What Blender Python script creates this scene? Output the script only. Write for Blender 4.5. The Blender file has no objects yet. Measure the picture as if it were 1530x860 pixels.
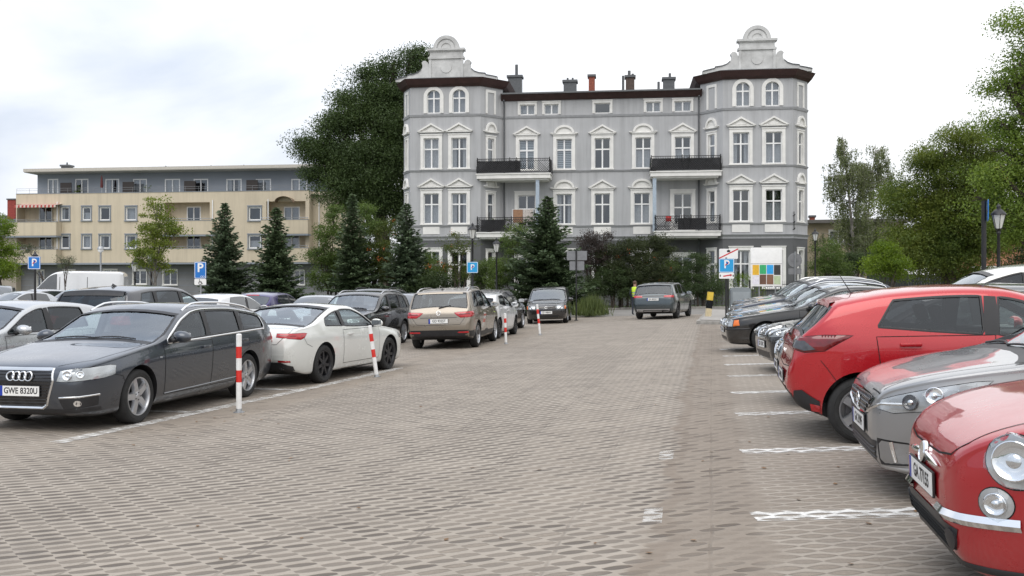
import bpy, bmesh, math, random
import numpy as np
from math import sin, cos, pi, radians, sqrt, hypot, atan2
from mathutils import Vector, Matrix
from mathutils.bvhtree import BVHTree
from mathutils.geometry import delaunay_2d_cdt

random.seed(11)
rng = np.random.default_rng(11)
scene = bpy.context.scene
COL = scene.collection
F = 1400.0          # focal length in photo pixels (photo 1530 wide)
CX, CY = 765.0, 430.0
EYE = 1.58
LANE = (sin(radians(12)), cos(radians(12)))   # direction of the driving lane


def lerp(a, b, t):
    return a + (b - a) * t


def pch(pts):
    """monotone cubic through points -> numpy function"""
    x = np.array([p[0] for p in pts], float)
    y = np.array([p[1] for p in pts], float)
    h = np.diff(x)
    d = np.diff(y) / h
    m = np.zeros(len(x))
    for i in range(1, len(x) - 1):
        if d[i - 1] * d[i] > 0:
            w1, w2 = 2 * h[i] + h[i - 1], h[i] + 2 * h[i - 1]
            m[i] = (w1 + w2) / (w1 / d[i - 1] + w2 / d[i])
    m[0], m[-1] = d[0], d[-1]

    def f(q):
        q = np.clip(np.asarray(q, float), x[0], x[-1])
        i = np.clip(np.searchsorted(x, q) - 1, 0, len(h) - 1)
        t = (q - x[i]) / h[i]
        return ((1 + 2 * t) * (1 - t) ** 2 * y[i] + t * (1 - t) ** 2 * h[i] * m[i]
                + t * t * (3 - 2 * t) * y[i + 1] + t * t * (t - 1) * h[i] * m[i + 1])
    return f


_gx = pch([(-400, .2), (-60, .1), (-14, 0), (-8, -.09), (-4, -.09), (0, 0), (5, .14), (9, .24), (20, .32), (60, .36), (400, .4)])


def ground_z(x, y=0):
    return float(_gx(x))


def G(px, py):
    """where the ray of a photo pixel meets the ground"""
    z = 0.0
    for _ in range(30):
        Y = F * (EYE - z) / (py - CY)
        X = (px - CX) * Y / F
        z = ground_z(X, Y)
    return Vector((X, Y, z))


def at(px, py, Y):
    return Vector(((px - CX) * Y / F, Y, EYE - (py - CY) * Y / F))


def ghat(x, y):
    return Vector((x, y, ground_z(x, y)))


def colat(px, Y):
    X = (px - CX) * Y / F
    return Vector((X, Y, ground_z(X, Y)))


# ---------------------------------------------------------------- materials
MATS = {}


def newmat(name):
    m = bpy.data.materials.new(name)
    m.use_nodes = True
    MATS[name] = m
    nt = m.node_tree
    return m, nt, nt.nodes['Principled BSDF']


def node(nt, typ, **kw):
    n = nt.nodes.new(typ)
    ins = kw.pop('ins', {})
    for k, v in kw.items():
        setattr(n, k, v)
    for k, v in ins.items():
        n.inputs[k].default_value = v
    return n


def rgba(c):
    return (c[0], c[1], c[2], 1.0)


def plain(name, c, rough=.6, metal=0.0, coat=0.0, vary=0.12, scale=6.0, bump=0.0, spec=.5, emis=None, coords='Object', detail=5):
    """Principled with mottled colour and roughness"""
    if name in MATS:
        return MATS[name]
    m, nt, b = newmat(name)
    L = nt.links.new
    b.inputs['Roughness'].default_value = rough
    b.inputs['Metallic'].default_value = metal
    b.inputs['Coat Weight'].default_value = coat
    b.inputs['Coat Roughness'].default_value = .03
    b.inputs['Specular IOR Level'].default_value = spec
    tc = node(nt, 'ShaderNodeTexCoord')
    n1 = node(nt, 'ShaderNodeTexNoise', ins={'Scale': scale, 'Detail': detail, 'Roughness': .6})
    L(tc.outputs[coords], n1.inputs['Vector'])
    mr = node(nt, 'ShaderNodeMapRange', ins={'From Min': .3, 'From Max': .7, 'To Min': 1 - vary, 'To Max': 1 + vary})
    L(n1.outputs['Fac'], mr.inputs['Value'])
    mx = node(nt, 'ShaderNodeVectorMath', operation='SCALE')
    mx.inputs[0].default_value = c
    L(mr.outputs['Result'], mx.inputs['Scale'])
    L(mx.outputs['Vector'], b.inputs['Base Color'])
    if bump:
        bp = node(nt, 'ShaderNodeBump', ins={'Strength': .6, 'Distance': bump})
        n2 = node(nt, 'ShaderNodeTexNoise', ins={'Scale': scale * 9, 'Detail': 4})
        L(tc.outputs[coords], n2.inputs['Vector'])
        L(n2.outputs['Fac'], bp.inputs['Height'])
        L(bp.outputs['Normal'], b.inputs['Normal'])
    if emis:
        b.inputs['Emission Color'].default_value = rgba(c)
        b.inputs['Emission Strength'].default_value = emis
    return m


def paint(name, c, metal=.35, rough=.32, flake=.05, dirt=.25):
    """car lacquer: coat over base with dust low on the body"""
    if name in MATS:
        return MATS[name]
    m, nt, b = newmat(name)
    L = nt.links.new
    b.inputs['Metallic'].default_value = metal
    b.inputs['Coat Weight'].default_value = 1.0
    b.inputs['Coat Roughness'].default_value = .02
    b.inputs['Coat IOR'].default_value = 1.55
    tc = node(nt, 'ShaderNodeTexCoord')
    n1 = node(nt, 'ShaderNodeTexNoise', ins={'Scale': 3.5, 'Detail': 8, 'Roughness': .7})
    L(tc.outputs['Object'], n1.inputs['Vector'])
    sep = node(nt, 'ShaderNodeSeparateXYZ')
    L(tc.outputs['Object'], sep.inputs[0])
    low = node(nt, 'ShaderNodeMapRange', ins={'From Min': .65, 'From Max': .15, 'To Min': 0.0, 'To Max': 1.0})
    L(sep.outputs['Z'], low.inputs['Value'])
    mul = node(nt, 'ShaderNodeMath', operation='MULTIPLY')
    L(low.outputs[0], mul.inputs[0])
    nr = node(nt, 'ShaderNodeMapRange', ins={'From Min': .35, 'From Max': .75, 'To Min': 0.1, 'To Max': dirt * 1.1})
    L(n1.outputs['Fac'], nr.inputs['Value'])
    L(nr.outputs[0], mul.inputs[1])
    mx = node(nt, 'ShaderNodeMix', data_type='RGBA')
    mx.inputs['A'].default_value = rgba(c)
    mx.inputs['B'].default_value = (.16, .14, .12, 1)
    L(mul.outputs[0], mx.inputs['Factor'])
    L(mx.outputs['Result'], b.inputs['Base Color'])
    r = node(nt, 'ShaderNodeMapRange', ins={'From Min': .3, 'From Max': .8, 'To Min': rough * .8, 'To Max': rough * 1.3})
    L(n1.outputs['Fac'], r.inputs['Value'])
    L(r.outputs[0], b.inputs['Roughness'])
    cr = node(nt, 'ShaderNodeMapRange', ins={'From Min': 0, 'From Max': .5, 'To Min': .025, 'To Max': .3})
    L(mul.outputs[0], cr.inputs['Value'])
    L(cr.outputs[0], b.inputs['Coat Roughness'])
    return m


def glassmat(name, tint, trans=.55, refl=1.35, rough=.01, base=(.01, .012, .014)):
    """pane: partly clear tinted sheet with a fresnel gloss"""
    if name in MATS:
        return MATS[name]
    m, nt, b = newmat(name)
    nt.nodes.remove(b)
    L = nt.links.new
    out = [n for n in nt.nodes if n.type == 'OUTPUT_MATERIAL'][0]
    tr = node(nt, 'ShaderNodeBsdfTransparent', ins={'Color': rgba(tint)})
    df = node(nt, 'ShaderNodeBsdfDiffuse', ins={'Color': rgba(base)})
    mx = node(nt, 'ShaderNodeMixShader', ins={0: trans})
    L(df.outputs[0], mx.inputs[1])
    L(tr.outputs[0], mx.inputs[2])
    gl = node(nt, 'ShaderNodeBsdfGlossy', ins={'Roughness': rough, 'Color': (.9, .95, 1, 1)})
    # Schlick reflectance, the same from both sides of the sheet
    lw = node(nt, 'ShaderNodeLayerWeight', ins={'Blend': .5})
    pw = node(nt, 'ShaderNodeMath', operation='POWER', ins={1: 5.0})
    L(lw.outputs['Facing'], pw.inputs[0])
    f0 = ((refl - 1) / (refl + 1)) ** 2
    fr = node(nt, 'ShaderNodeMapRange', ins={'To Min': f0, 'To Max': 1.0})
    L(pw.outputs[0], fr.inputs['Value'])
    m2 = node(nt, 'ShaderNodeMixShader')
    L(fr.outputs[0], m2.inputs[0])
    L(mx.outputs[0], m2.inputs[1])
    L(gl.outputs[0], m2.inputs[2])
    L(m2.outputs[0], out.inputs[0])
    return m


# ---------------------------------------------------------------- mesh builder
class MB:
    def __init__(self):
        self.v = []
        self.f = []
        self.mi = []
        self.sm = []

    def add(self, verts, faces, mi=0, smooth=False, M=None):
        o = len(self.v)
        if M is not None:
            verts = [M @ Vector(p) for p in verts]
        self.v += [tuple(p) for p in verts]
        for f in faces:
            self.f.append([i + o for i in f])
            self.mi.append(mi)
            self.sm.append(smooth)
        return self

    def box(self, x0, x1, y0, y1, z0, z1, mi=0, M=None):
        v = [(x, y, z) for x in (x0, x1) for y in (y0, y1) for z in (z0, z1)]
        f = [(0, 1, 3, 2), (4, 6, 7, 5), (0, 4, 5, 1), (2, 3, 7, 6), (0, 2, 6, 4), (1, 5, 7, 3)]
        return self.add(v, f, mi, False, M)

    def bbox(self, x0, x1, y0, y1, z0, z1, b=.01, mi=0, M=None):
        """box with chamfered edges"""
        bm = bmesh.new()
        bmesh.ops.create_cube(bm, size=1.0)
        for v in bm.verts:
            v.co = Vector((lerp(x0, x1, v.co.x + .5), lerp(y0, y1, v.co.y + .5), lerp(z0, z1, v.co.z + .5)))
        bmesh.ops.bevel(bm, geom=bm.edges[:], offset=b, segments=2, profile=.6, affect='EDGES')
        self.bm(bm, mi, True, M)
        return self

    def bm(self, bm, mi=0, smooth=False, M=None):
        bm.verts.index_update()
        self.add([v.co.copy() for v in bm.verts], [[v.index for v in f.verts] for f in bm.faces], mi, smooth, M)
        bm.free()

    def tube(self, pts, rad, n=8, mi=0, caps=True, smooth=True, M=None):
        pts = [Vector(p) for p in pts]
        if not hasattr(rad, '__len__'):
            rad = [rad] * len(pts)
        V, Fc = [], []
        prev = None
        for i, p in enumerate(pts):
            d = (pts[min(i + 1, len(pts) - 1)] - pts[max(i - 1, 0)])
            d = d.normalized() if d.length > 1e-9 else Vector((0, 0, 1))
            if prev is None:
                a = d.orthogonal().normalized()
            else:
                a = (prev - d * prev.dot(d))
                a = a.normalized() if a.length > 1e-6 else d.orthogonal().normalized()
            prev = a
            b = d.cross(a)
            for k in range(n):
                t = 2 * pi * k / n
                V.append(p + (a * cos(t) + b * sin(t)) * rad[i])
        for i in range(len(pts) - 1):
            for k in range(n):
                Fc.append((i * n + k, i * n + (k + 1) % n, (i + 1) * n + (k + 1) % n, (i + 1) * n + k))
        if caps:
            Fc.append(tuple(range(n))[::-1])
            Fc.append(tuple((len(pts) - 1) * n + k for k in range(n)))
        return self.add(V, Fc, mi, smooth, M)

    def lathe(self, prof, n=24, mi=0, smooth=True, M=None):
        """(r, z) profile turned about z"""
        V, Fc = [], []
        for r, z in prof:
            for k in range(n):
                t = 2 * pi * k / n
                V.append((r * cos(t), r * sin(t), z))
        for i in range(len(prof) - 1):
            for k in range(n):
                Fc.append((i * n + k, i * n + (k + 1) % n, (i + 1) * n + (k + 1) % n, (i + 1) * n + k))
        return self.add(V, Fc, mi, smooth, M)

    def prism(self, poly, d0, d1, fn, mi=0, smooth=False):
        """2-D outline extruded between depths; fn(a, b, d) -> point"""
        n = len(poly)
        V = [fn(p[0], p[1], d0) for p in poly] + [fn(p[0], p[1], d1) for p in poly]
        Fc = [tuple(range(n)), tuple(range(n, 2 * n))[::-1]]
        Fc += [(i, i + n, (i + 1) % n + n, (i + 1) % n) for i in range(n)]
        return self.add(V, Fc, mi, smooth)

    def build(self, name, mats, parent=None, loc=None, rz=None, sharp=40):
        me = bpy.data.meshes.new(name)
        me.from_pydata(self.v, [], self.f)
        if not isinstance(mats, (list, tuple)):
            mats = [mats]
        for m in mats:
            me.materials.append(m)
        if any(self.mi):
            me.polygons.foreach_set('material_index', self.mi)
        if any(self.sm):
            me.polygons.foreach_set('use_smooth', self.sm)
        me.validate()
        if any(self.sm):
            me.set_sharp_from_angle(angle=radians(sharp))
        me.update()
        o = bpy.data.objects.new(name, me)
        COL.objects.link(o)
        if parent is not None:
            o.parent = parent
        if loc is not None:
            o.location = loc
        if rz is not None:
            o.rotation_euler = (0, 0, rz)
        return o


def fix_normals(o):
    bm = bmesh.new()
    bm.from_mesh(o.data)
    bmesh.ops.recalc_face_normals(bm, faces=bm.faces[:])
    bm.to_mesh(o.data)
    bm.free()
    return o


def tag(o, label=None, cat=None, group=None, kind=None):
    if label:
        o['label'] = label
    if cat:
        o['category'] = cat
    if group:
        o['group'] = group
    if kind:
        o['kind'] = kind
    return o


def empty(name, loc=(0, 0, 0), rz=0, label=None, cat=None, group=None):
    o = bpy.data.objects.new(name, None)
    o.empty_display_size = .2
    COL.objects.link(o)
    o.location = loc
    o.rotation_euler = (0, 0, rz)
    return tag(o, label, cat, group)


CHILD = {}


def copy_tree(o, parent=None):
    kids = [c for c in bpy.data.objects if c.parent == o]
    c = o.copy()
    COL.objects.link(c)
    if parent is not None:
        c.parent = parent
    for k in kids:
        copy_tree(k, c)
    return c


def text_mesh(name, body, size, mat, parent=None, M=None, depth=.002, align='CENTER', bold=0.0, sx=1.0):
    cu = bpy.data.curves.new(name, 'FONT')
    cu.body = body
    cu.size = size
    cu.align_x = align
    cu.align_y = 'CENTER'
    cu.extrude = depth
    cu.offset = bold
    cu.resolution_u = 3
    tmp = bpy.data.objects.new(name + '_curve', cu)
    COL.objects.link(tmp)
    dg = bpy.context.evaluated_depsgraph_get()
    me = bpy.data.meshes.new_from_object(tmp.evaluated_get(dg))
    bpy.data.objects.remove(tmp)
    bpy.data.curves.remove(cu)
    me.name = name
    me.materials.clear()
    me.materials.append(mat)
    for v in me.vertices:
        v.co.x *= sx
    o = bpy.data.objects.new(name, me)
    COL.objects.link(o)
    if M is not None:
        me.transform(M)
    if parent is not None:
        o.parent = parent
    return o


# common materials
M_black = plain('black_plastic', (.018, .018, .02), .45, vary=.2)
M_seam = plain('dark_gap', (.004, .004, .004), .9, vary=.1)
M_rubber = plain('tyre_rubber', (.018, .018, .018), .82, vary=.35, scale=14)
M_chrome = plain('chrome', (.78, .79, .8), .12, 1.0, vary=.04)
M_alloy = plain('alloy', (.52, .53, .55), .3, .85, vary=.08)
M_darkalloy = plain('dark_alloy', (.03, .03, .033), .38, .5, vary=.1)
M_disc = plain('brake_steel', (.16, .16, .17), .45, .8)
M_interior = plain('cabin_trim', (.05, .05, .052), .8, vary=.3)
M_seat = plain('seat_cloth', (.075, .075, .08), .9, vary=.3)
M_glossblack = plain('gloss_black', (.008, .008, .009), .12, coat=.6)
M_plate = plain('plate_white', (.78, .78, .76), .35, vary=.05)
M_ink = plain('plate_ink', (.01, .01, .012), .5)
M_blue = plain('plate_blue', (.01, .04, .35), .4)
M_red = plain('lamp_red', (.42, .006, .012), .12, coat=1.0, vary=.25, scale=40)
M_reddark = plain('lamp_red_dark', (.12, .003, .006), .12, coat=1.0, vary=.25, scale=40)
M_amber = plain('lamp_amber', (.75, .16, .008), .15, coat=1.0, vary=.2, scale=50)
M_lampclear = plain('lamp_clear', (.43, .44, .45), .10, .45, coat=1.0, vary=.35, scale=6, detail=0)
M_lampdark = plain('lamp_bezel', (.07, .07, .075), .15, .6, coat=1.0, vary=.5, scale=12, detail=2)
M_reflector = plain('lamp_reflector', (.85, .86, .88), .05, 1.0, coat=1.0, vary=.1)
M_cargls = glassmat('car_glass', (.80, .90, .87), .96, 1.7)
M_carwind = glassmat('car_windscreen', (.80, .88, .88), .93, 2.8, base=(.10, .11, .12))
M_cartint = glassmat('car_glass_tinted', (.25, .26, .27), .85, 1.65)
M_farglass = plain('car_glass_far', (.03, .036, .04), .03, 0, coat=1.0, spec=1.0, vary=.3)
M_lens = glassmat('lamp_lens', (.94, .95, .95), .985, 1.6, base=(.3, .3, .3))
# ---------------------------------------------------------------- cars
def catmull(P, subs):
    """centripetal Catmull-Rom through control points; P (n,2)"""
    P = np.asarray(P, float)
    Q = np.vstack([2 * P[0] - P[1], P, 2 * P[-1] - P[-2]])
    out = []
    for i in range(len(P) - 1):
        p0, p1, p2, p3 = Q[i], Q[i + 1], Q[i + 2], Q[i + 3]
        t0 = 0
        t1 = t0 + max(np.linalg.norm(p1 - p0), 1e-5) ** .5
        t2 = t1 + max(np.linalg.norm(p2 - p1), 1e-5) ** .5
        t3 = t2 + max(np.linalg.norm(p3 - p2), 1e-5) ** .5
        for k in range(subs[i]):
            t = t1 + (t2 - t1) * k / subs[i]
            a1 = (t1 - t) / (t1 - t0) * p0 + (t - t0) / (t1 - t0) * p1
            a2 = (t2 - t) / (t2 - t1) * p1 + (t - t1) / (t2 - t1) * p2
            a3 = (t3 - t) / (t3 - t2) * p2 + (t - t2) / (t3 - t2) * p3
            b1 = (t2 - t) / (t2 - t0) * a1 + (t - t0) / (t2 - t0) * a2
            b2 = (t3 - t) / (t3 - t1) * a2 + (t - t1) / (t3 - t1) * a3
            out.append((t2 - t) / (t2 - t1) * b1 + (t - t1) / (t2 - t1) * b2)
    out.append(P[-1])
    return np.array(out)


SUBS_HI = [2, 2, 3, 4, 4, 4, 4, 4, 4, 5, 5, 4, 5]
SUBS_LO = [1, 1, 1, 2, 2, 2, 2, 2, 2, 3, 3, 2, 3]


class Car:
    def __init__(self, name, label, sp, body_mat, hi=True, group=None, cat='car'):
        self.sp, self.hi, self.mat = sp, hi, body_mat
        self.L, self.W = sp['L'], sp['W']
        self.top, self.bot = pch(sp['top']), pch(sp['bot'])
        self.belt, self.plan = pch(sp['belt']), pch([(s, w * self.W / 2) for s, w in sp['plan']])
        self.tum = sp.get('tum', .30)
        self.crownf = pch(sp['crown'])
        self.R = sp['R']
        self.root = empty(name, label=label, cat=cat, group=group)
        self.make_body()

    def X(self, s):
        return self.L / 2 - s

    def sec_par(self, s):
        zb, zt, w = float(self.bot(s)), float(self.top(s)), float(self.plan(s))
        zt = max(zt, zb + .12)
        zs = min(float(self.belt(s)), zt - .03)
        zs = max(zs, zb + .06)
        g = zt - zs
        cr = min(float(self.crownf(s)), .5 * g)
        ze = zt - cr
        we = max(w * .962 - self.tum * max(0, ze - zs - .02), .3 * w)
        return zb, zt, zs, w, cr, ze, we

    def ze(self, s):
        return self.sec_par(s)[5]

    def we(self, s):
        return self.sec_par(s)[6]

    def ctrl(self, zb, zt, zs, w, cr, ze, we):
        hh = zs - zb
        g = ze - zs
        r = min(.035, .3 * max(g, .004))
        tk = self.sp.get('tuck', .03)
        ws = w * .963
        return [(0, zb), (.55 * w, zb), (w * (.90 - tk), zb + .004), (w * (.965 - tk), zb + .07 * hh), (w * (.99 - tk * .4), zb + .28 * hh),
                (w * .998, zb + .60 * hh), (w * .995, zb + .84 * hh), (ws, zs + min(.004, .1 * g)),
                (lerp(ws, we, .36) + .006 * min(1, g * 4), lerp(zs, ze, .36)), (lerp(ws, we, .80) + .006 * min(1, g * 4), lerp(zs, ze, .80)),
                (we - r * .15, ze - r * .25), (we - r * 1.6, ze + min(.3 * cr, .02)), (we * .5, zt - .22 * cr), (0, zt)]

    def loft(self, stations, par, subs):
        rows = []
        for s in stations:
            h = catmull(self.ctrl(*par(s)), subs)
            ring = [(self.X(s), y, z) for y, z in h] + [(self.X(s), -y, z) for y, z in h[-2:0:-1]]
            rows.append(ring)
        n = len(rows[0])
        V = [p for r in rows for p in r]
        Fc = []
        for i in range(len(rows) - 1):
            for k in range(n):
                a, b = i * n + k, i * n + (k + 1) % n
                Fc.append((a, b, b + n, a + n))
        for i, flip in ((0, True), (len(rows) - 1, False)):
            c = len(V)
            V.append(tuple(np.mean(rows[i], axis=0)))
            for k in range(n):
                a, b = i * n + k, i * n + (k + 1) % n
                Fc.append((b, a, c) if flip else (a, b, c))
        return V, [f[::-1] for f in Fc]

    def make_body(self):
        sp, hi = self.sp, self.hi
        q = np.linspace(0, self.L, 900)
        arc = np.concatenate([[0], np.cumsum(np.sqrt(np.diff(q) ** 2 + np.diff(self.top(q)) ** 2 + .5 * np.diff(self.bot(q)) ** 2 + np.diff(self.plan(q)) ** 2))])
        mid = sp.get('mid')
        N = (62 if mid else 104) if hi else 44
        st = np.interp(np.linspace(0, arc[-1], N), arc, q)
        V, Fc = self.loft(st, self.sec_par, SUBS_LO if mid or not hi else SUBS_HI)
        self.bvh = BVHTree.FromPolygons([Vector(p) for p in V], Fc)
        mb = MB()
        mb.add(V, Fc, 0, True)
        if hi:
            c0, c1 = sp['cav']
            stc = np.linspace(c0, c1, 26)
            fl = sp.get('floor', .36)

            def par(s):
                zb, zt, zs, w, cr, ze, we = self.sec_par(s)
                zt2 = max(zt - .05, fl + .16)
                zs2 = min(zs, zt2 - .03)
                ze2 = zt2 - min(cr, .5 * (zt2 - zs2))
                return fl, zt2, zs2, w - .07, min(cr, .5 * (zt2 - zs2)), ze2, min(we - .05, w - .08)
            V2, F2 = self.loft(stc, par, SUBS_LO)
            mb.add(V2, [f[::-1] for f in F2], 1, True)
        self.cut = MB()
        body = mb.build('body', [self.mat, M_interior, M_black], self.root, sharp=32)
        fix = bmesh.new()
        fix.from_mesh(body.data)
        if not hi:
            bmesh.ops.recalc_face_normals(fix, faces=fix.faces[:])
        fix.to_mesh(body.data)
        fix.free()
        self.body = body
        # wheel arches
        Ra = self.R + sp.get('gap', .045)
        for sw in (sp['wf'], sp['wr']):
            for sd in (1, -1):
                w = float(self.plan(sw))
                self.cyl(self.X(sw), sd * (w - .30), sd * (w + .25), self.R + .01, Ra)

    def cyl(self, x, y0, y1, z, r, n=40):
        if y0 > y1:
            y0, y1 = y1, y0
        V = [(x + r * cos(2 * pi * k / n), y, z + r * sin(2 * pi * k / n)) for y in (y0, y1) for k in range(n)]
        Fc = [tuple(range(n)), tuple(range(2 * n - 1, n - 1, -1))] + [(k, k + n, (k + 1) % n + n, (k + 1) % n) for k in range(n)]
        self.cut.add(V, Fc, 2)

    # ---- projection on the body
    def hit(self, p, d):
        p, d = Vector(p), Vector(d)
        q = p - d * (p.dot(d)) - d * 6
        loc, nrm, i, dist = self.bvh.ray_cast(q, d)
        if loc is None:
            loc, nrm, i, dist = self.bvh.find_nearest(p)
        if nrm.dot(d) > 0:
            nrm = -nrm
        return loc, nrm

    def P(self, *a):
        """('f', y, z) on the front, ('r', y, z) on the rear, ('s', s, z) on the left flank, ('t', s, y) from above"""
        k = a[0]
        if k == 'f':
            return self.hit((0, a[1], a[2]), (-1, 0, 0))[0]
        if k == 'r':
            return self.hit((0, a[1], a[2]), (1, 0, 0))[0]
        if k == 's':
            return self.hit((self.X(a[1]), 0, a[2]), (0, -1, 0))[0]
        return self.hit((self.X(a[1]), a[2], 0), (0, 0, -1))[0]

    def frame(self, d):
        d = Vector(d).normalized()
        e1 = Vector((0, 0, 1)).cross(d)
        e1 = e1.normalized() if e1.length > .01 else Vector((1, 0, 0))
        e2 = d.cross(e1)
        return d, e1, e2

    def fill(self, pts, d, spacing=.06, grow=0):
        d, e1, e2 = self.frame(d)
        pl = [Vector((Vector(p).dot(e1), Vector(p).dot(e2))) for p in pts]
        if grow:
            pl = offset2(pl, grow)
        den = []
        n = len(pl)
        for i in range(n):
            a, b = pl[i], pl[(i + 1) % n]
            k = max(1, int((b - a).length / spacing + .5))
            for j in range(k):
                den.append(a.lerp(b, j / k))
        xs, ys = [p.x for p in den], [p.y for p in den]
        extra = []
        A = np.array([(p.x, p.y) for p in den])
        for gx in np.arange(min(xs) + spacing * .5, max(xs), spacing):
            for gy in np.arange(min(ys) + spacing * .5, max(ys), spacing):
                if inside(A, gx, gy) and np.min(np.hypot(A[:, 0] - gx, A[:, 1] - gy)) > spacing * .45:
                    extra.append(Vector((gx, gy)))
        v, e, f, *_ = delaunay_2d_cdt(den + extra, [], [list(range(len(den)))], 1, 1e-5)
        hits = [self.hit(e1 * p.x + e2 * p.y, d) for p in v]
        return hits, f, d

    def bedges(self, f):
        E = {}
        for t in f:
            for i in range(len(t)):
                a, b = t[i], t[(i + 1) % len(t)]
                if (b, a) in E:
                    del E[(b, a)]
                else:
                    E[(a, b)] = 1
        return list(E)

    def patch(self, name, pts, d, mat, off=.002, thick=.0, parent=None, spacing=.06, grow=0, mb=None, mi=0, build=True, dome=0):
        hits, f, dv = self.fill(pts, d, spacing, grow)
        mb = mb or MB()
        be = self.bedges(f)
        bset = {a for a, b in be}
        V = []
        for i, (p, n) in enumerate(hits):
            o = off + (dome if i not in bset else 0)
            V.append(p + n * o)
        # keep the outward winding
        if f:
            a, b, c = (V[i] for i in f[0][:3])
            if (b - a).cross(c - a).dot(dv) > 0:
                f = [t[::-1] for t in f]
                be = self.bedges(f)
        if thick:
            nV = len(V)
            V2 = V + [p + n * (off - thick) for p, n in hits]
            F2 = [list(t) for t in f] + [[a + nV, b + nV, b, a][::1] for a, b in be]
            mb.add(V2, F2, mi, True)
        else:
            mb.add(V, [list(t) for t in f], mi, True)
        if build:
            return mb.build(name, mat, parent or self.root, sharp=35)
        return mb

    def cutter(self, pts, d, a=.10, b=.16, spacing=.07):
        hits, f, dv = self.fill(pts, d, spacing)
        n = len(hits)
        V = [p - dv * a for p, _ in hits] + [p + dv * b for p, _ in hits]
        t = f[0]
        if (V[t[1]] - V[t[0]]).cross(V[t[2]] - V[t[0]]).dot(dv) > 0:
            f = [x[::-1] for x in f]
        be = self.bedges(f)
        Fc = [list(x) for x in f] + [[i + n for i in x][::-1] for x in f] + [[j, i, i + n, j + n] for i, j in be]
        self.cut.add(V, Fc, 2)

    def ribbon(self, mb, pts, d, width, off=.001, h=0.0, closed=False, mi=0, spacing=.05):
        d, e1, e2 = self.frame(d)
        pl = [Vector((Vector(p).dot(e1), Vector(p).dot(e2))) for p in pts]
        den = []
        n = len(pl)
        for i in range(n if closed else n - 1):
            a, b = pl[i], pl[(i + 1) % n]
            k = max(1, int((b - a).length / spacing + .5))
            for j in range(k):
                den.append(a.lerp(b, j / k))
        if not closed:
            den.append(pl[-1])
        m = len(den)
        V, Fc = [], []
        for i in range(m):
            a = den[(i - 1) % m] if closed or i > 0 else den[i]
            b = den[(i + 1) % m] if closed or i < m - 1 else den[i]
            t = b - a
            t = t.normalized() if t.length > 1e-7 else Vector((1, 0))
            nn = Vector((-t.y, t.x))
            for k, o in ((-1, off), (0, off + h), (1, off)):
                q = den[i] + nn * (k * width / 2)
                p, nv = self.hit(e1 * q.x + e2 * q.y, d)
                V.append(p + nv * o)
        for i in range(m if closed else m - 1):
            j = (i + 1) % m
            for k in (0, 1):
                Fc.append((i * 3 + k, i * 3 + k + 1, j * 3 + k + 1, j * 3 + k))
        mb.add(V, Fc, mi, True)

    # ---- window outlines
    def win(self, sa, sb, la=0, lb=0, up=.05, lo=.03, step=.025):
        zb0 = float(self.belt((sa + sb) / 2)) + lo
        low, upp = [], []
        for s in np.arange(sa - .5, sb + .6, step):
            l = float(self.belt(s)) + lo
            u = self.ze(s) - up
            if la > 0:
                u = min(u, zb0 + (s - sa) / la)
            elif la < 0:
                l = max(l, zb0 + (sa - s) / -la) if s < sa else l
            elif s < sa:
                continue
            if lb < 0:
                u = min(u, zb0 + (sb - s) / -lb)
            elif lb > 0:
                l = max(l, zb0 + (s - sb) / lb) if s > sb else l
            elif s > sb:
                continue
            if u - l > .012:
                low.append((s, l))
                upp.append((s, u))
        pts = low + upp[::-1]
        return [Vector((self.X(s), 0, z)) for s, z in pts]

    def screen(self, s0, s1, rear=False, inset=.055, dz=.0):
        """outline of windscreen (s0 = foot, s1 = top) as points on the body"""
        side = []
        for s in np.linspace(s0, s1, 9):
            zb, zt, zs, w, cr, ze, we = self.sec_par(s)
            side.append((we - inset, ze + cr * .12))
        z0 = float(self.top(s0)) + .012
        z1 = float(self.top(s1)) - .012
        L = [(0, y, z) for y, z in side]
        yb, yt = side[0][0], side[-1][0]
        pts = [(0, yb * f, lerp(z0, side[0][1] + .0, f * f)) for f in (-1, -.8, -.5, -.2, .2, .5, .8)]
        pts = pts + L
        pts += [(0, yt * f, lerp(z1, side[-1][1], f * f)) for f in (.7, .35, 0, -.35, -.7)]
        pts += [(0, -y, z) for _, y, z in L[::-1]]
        # drop duplicates at corners
        out = []
        for p in pts:
            if not out or (Vector(p) - Vector(out[-1])).length > .01:
                out.append(p)
        if (Vector(out[0]) - Vector(out[-1])).length < .01:
            out.pop()
        return [Vector(p) for p in out]

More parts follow.
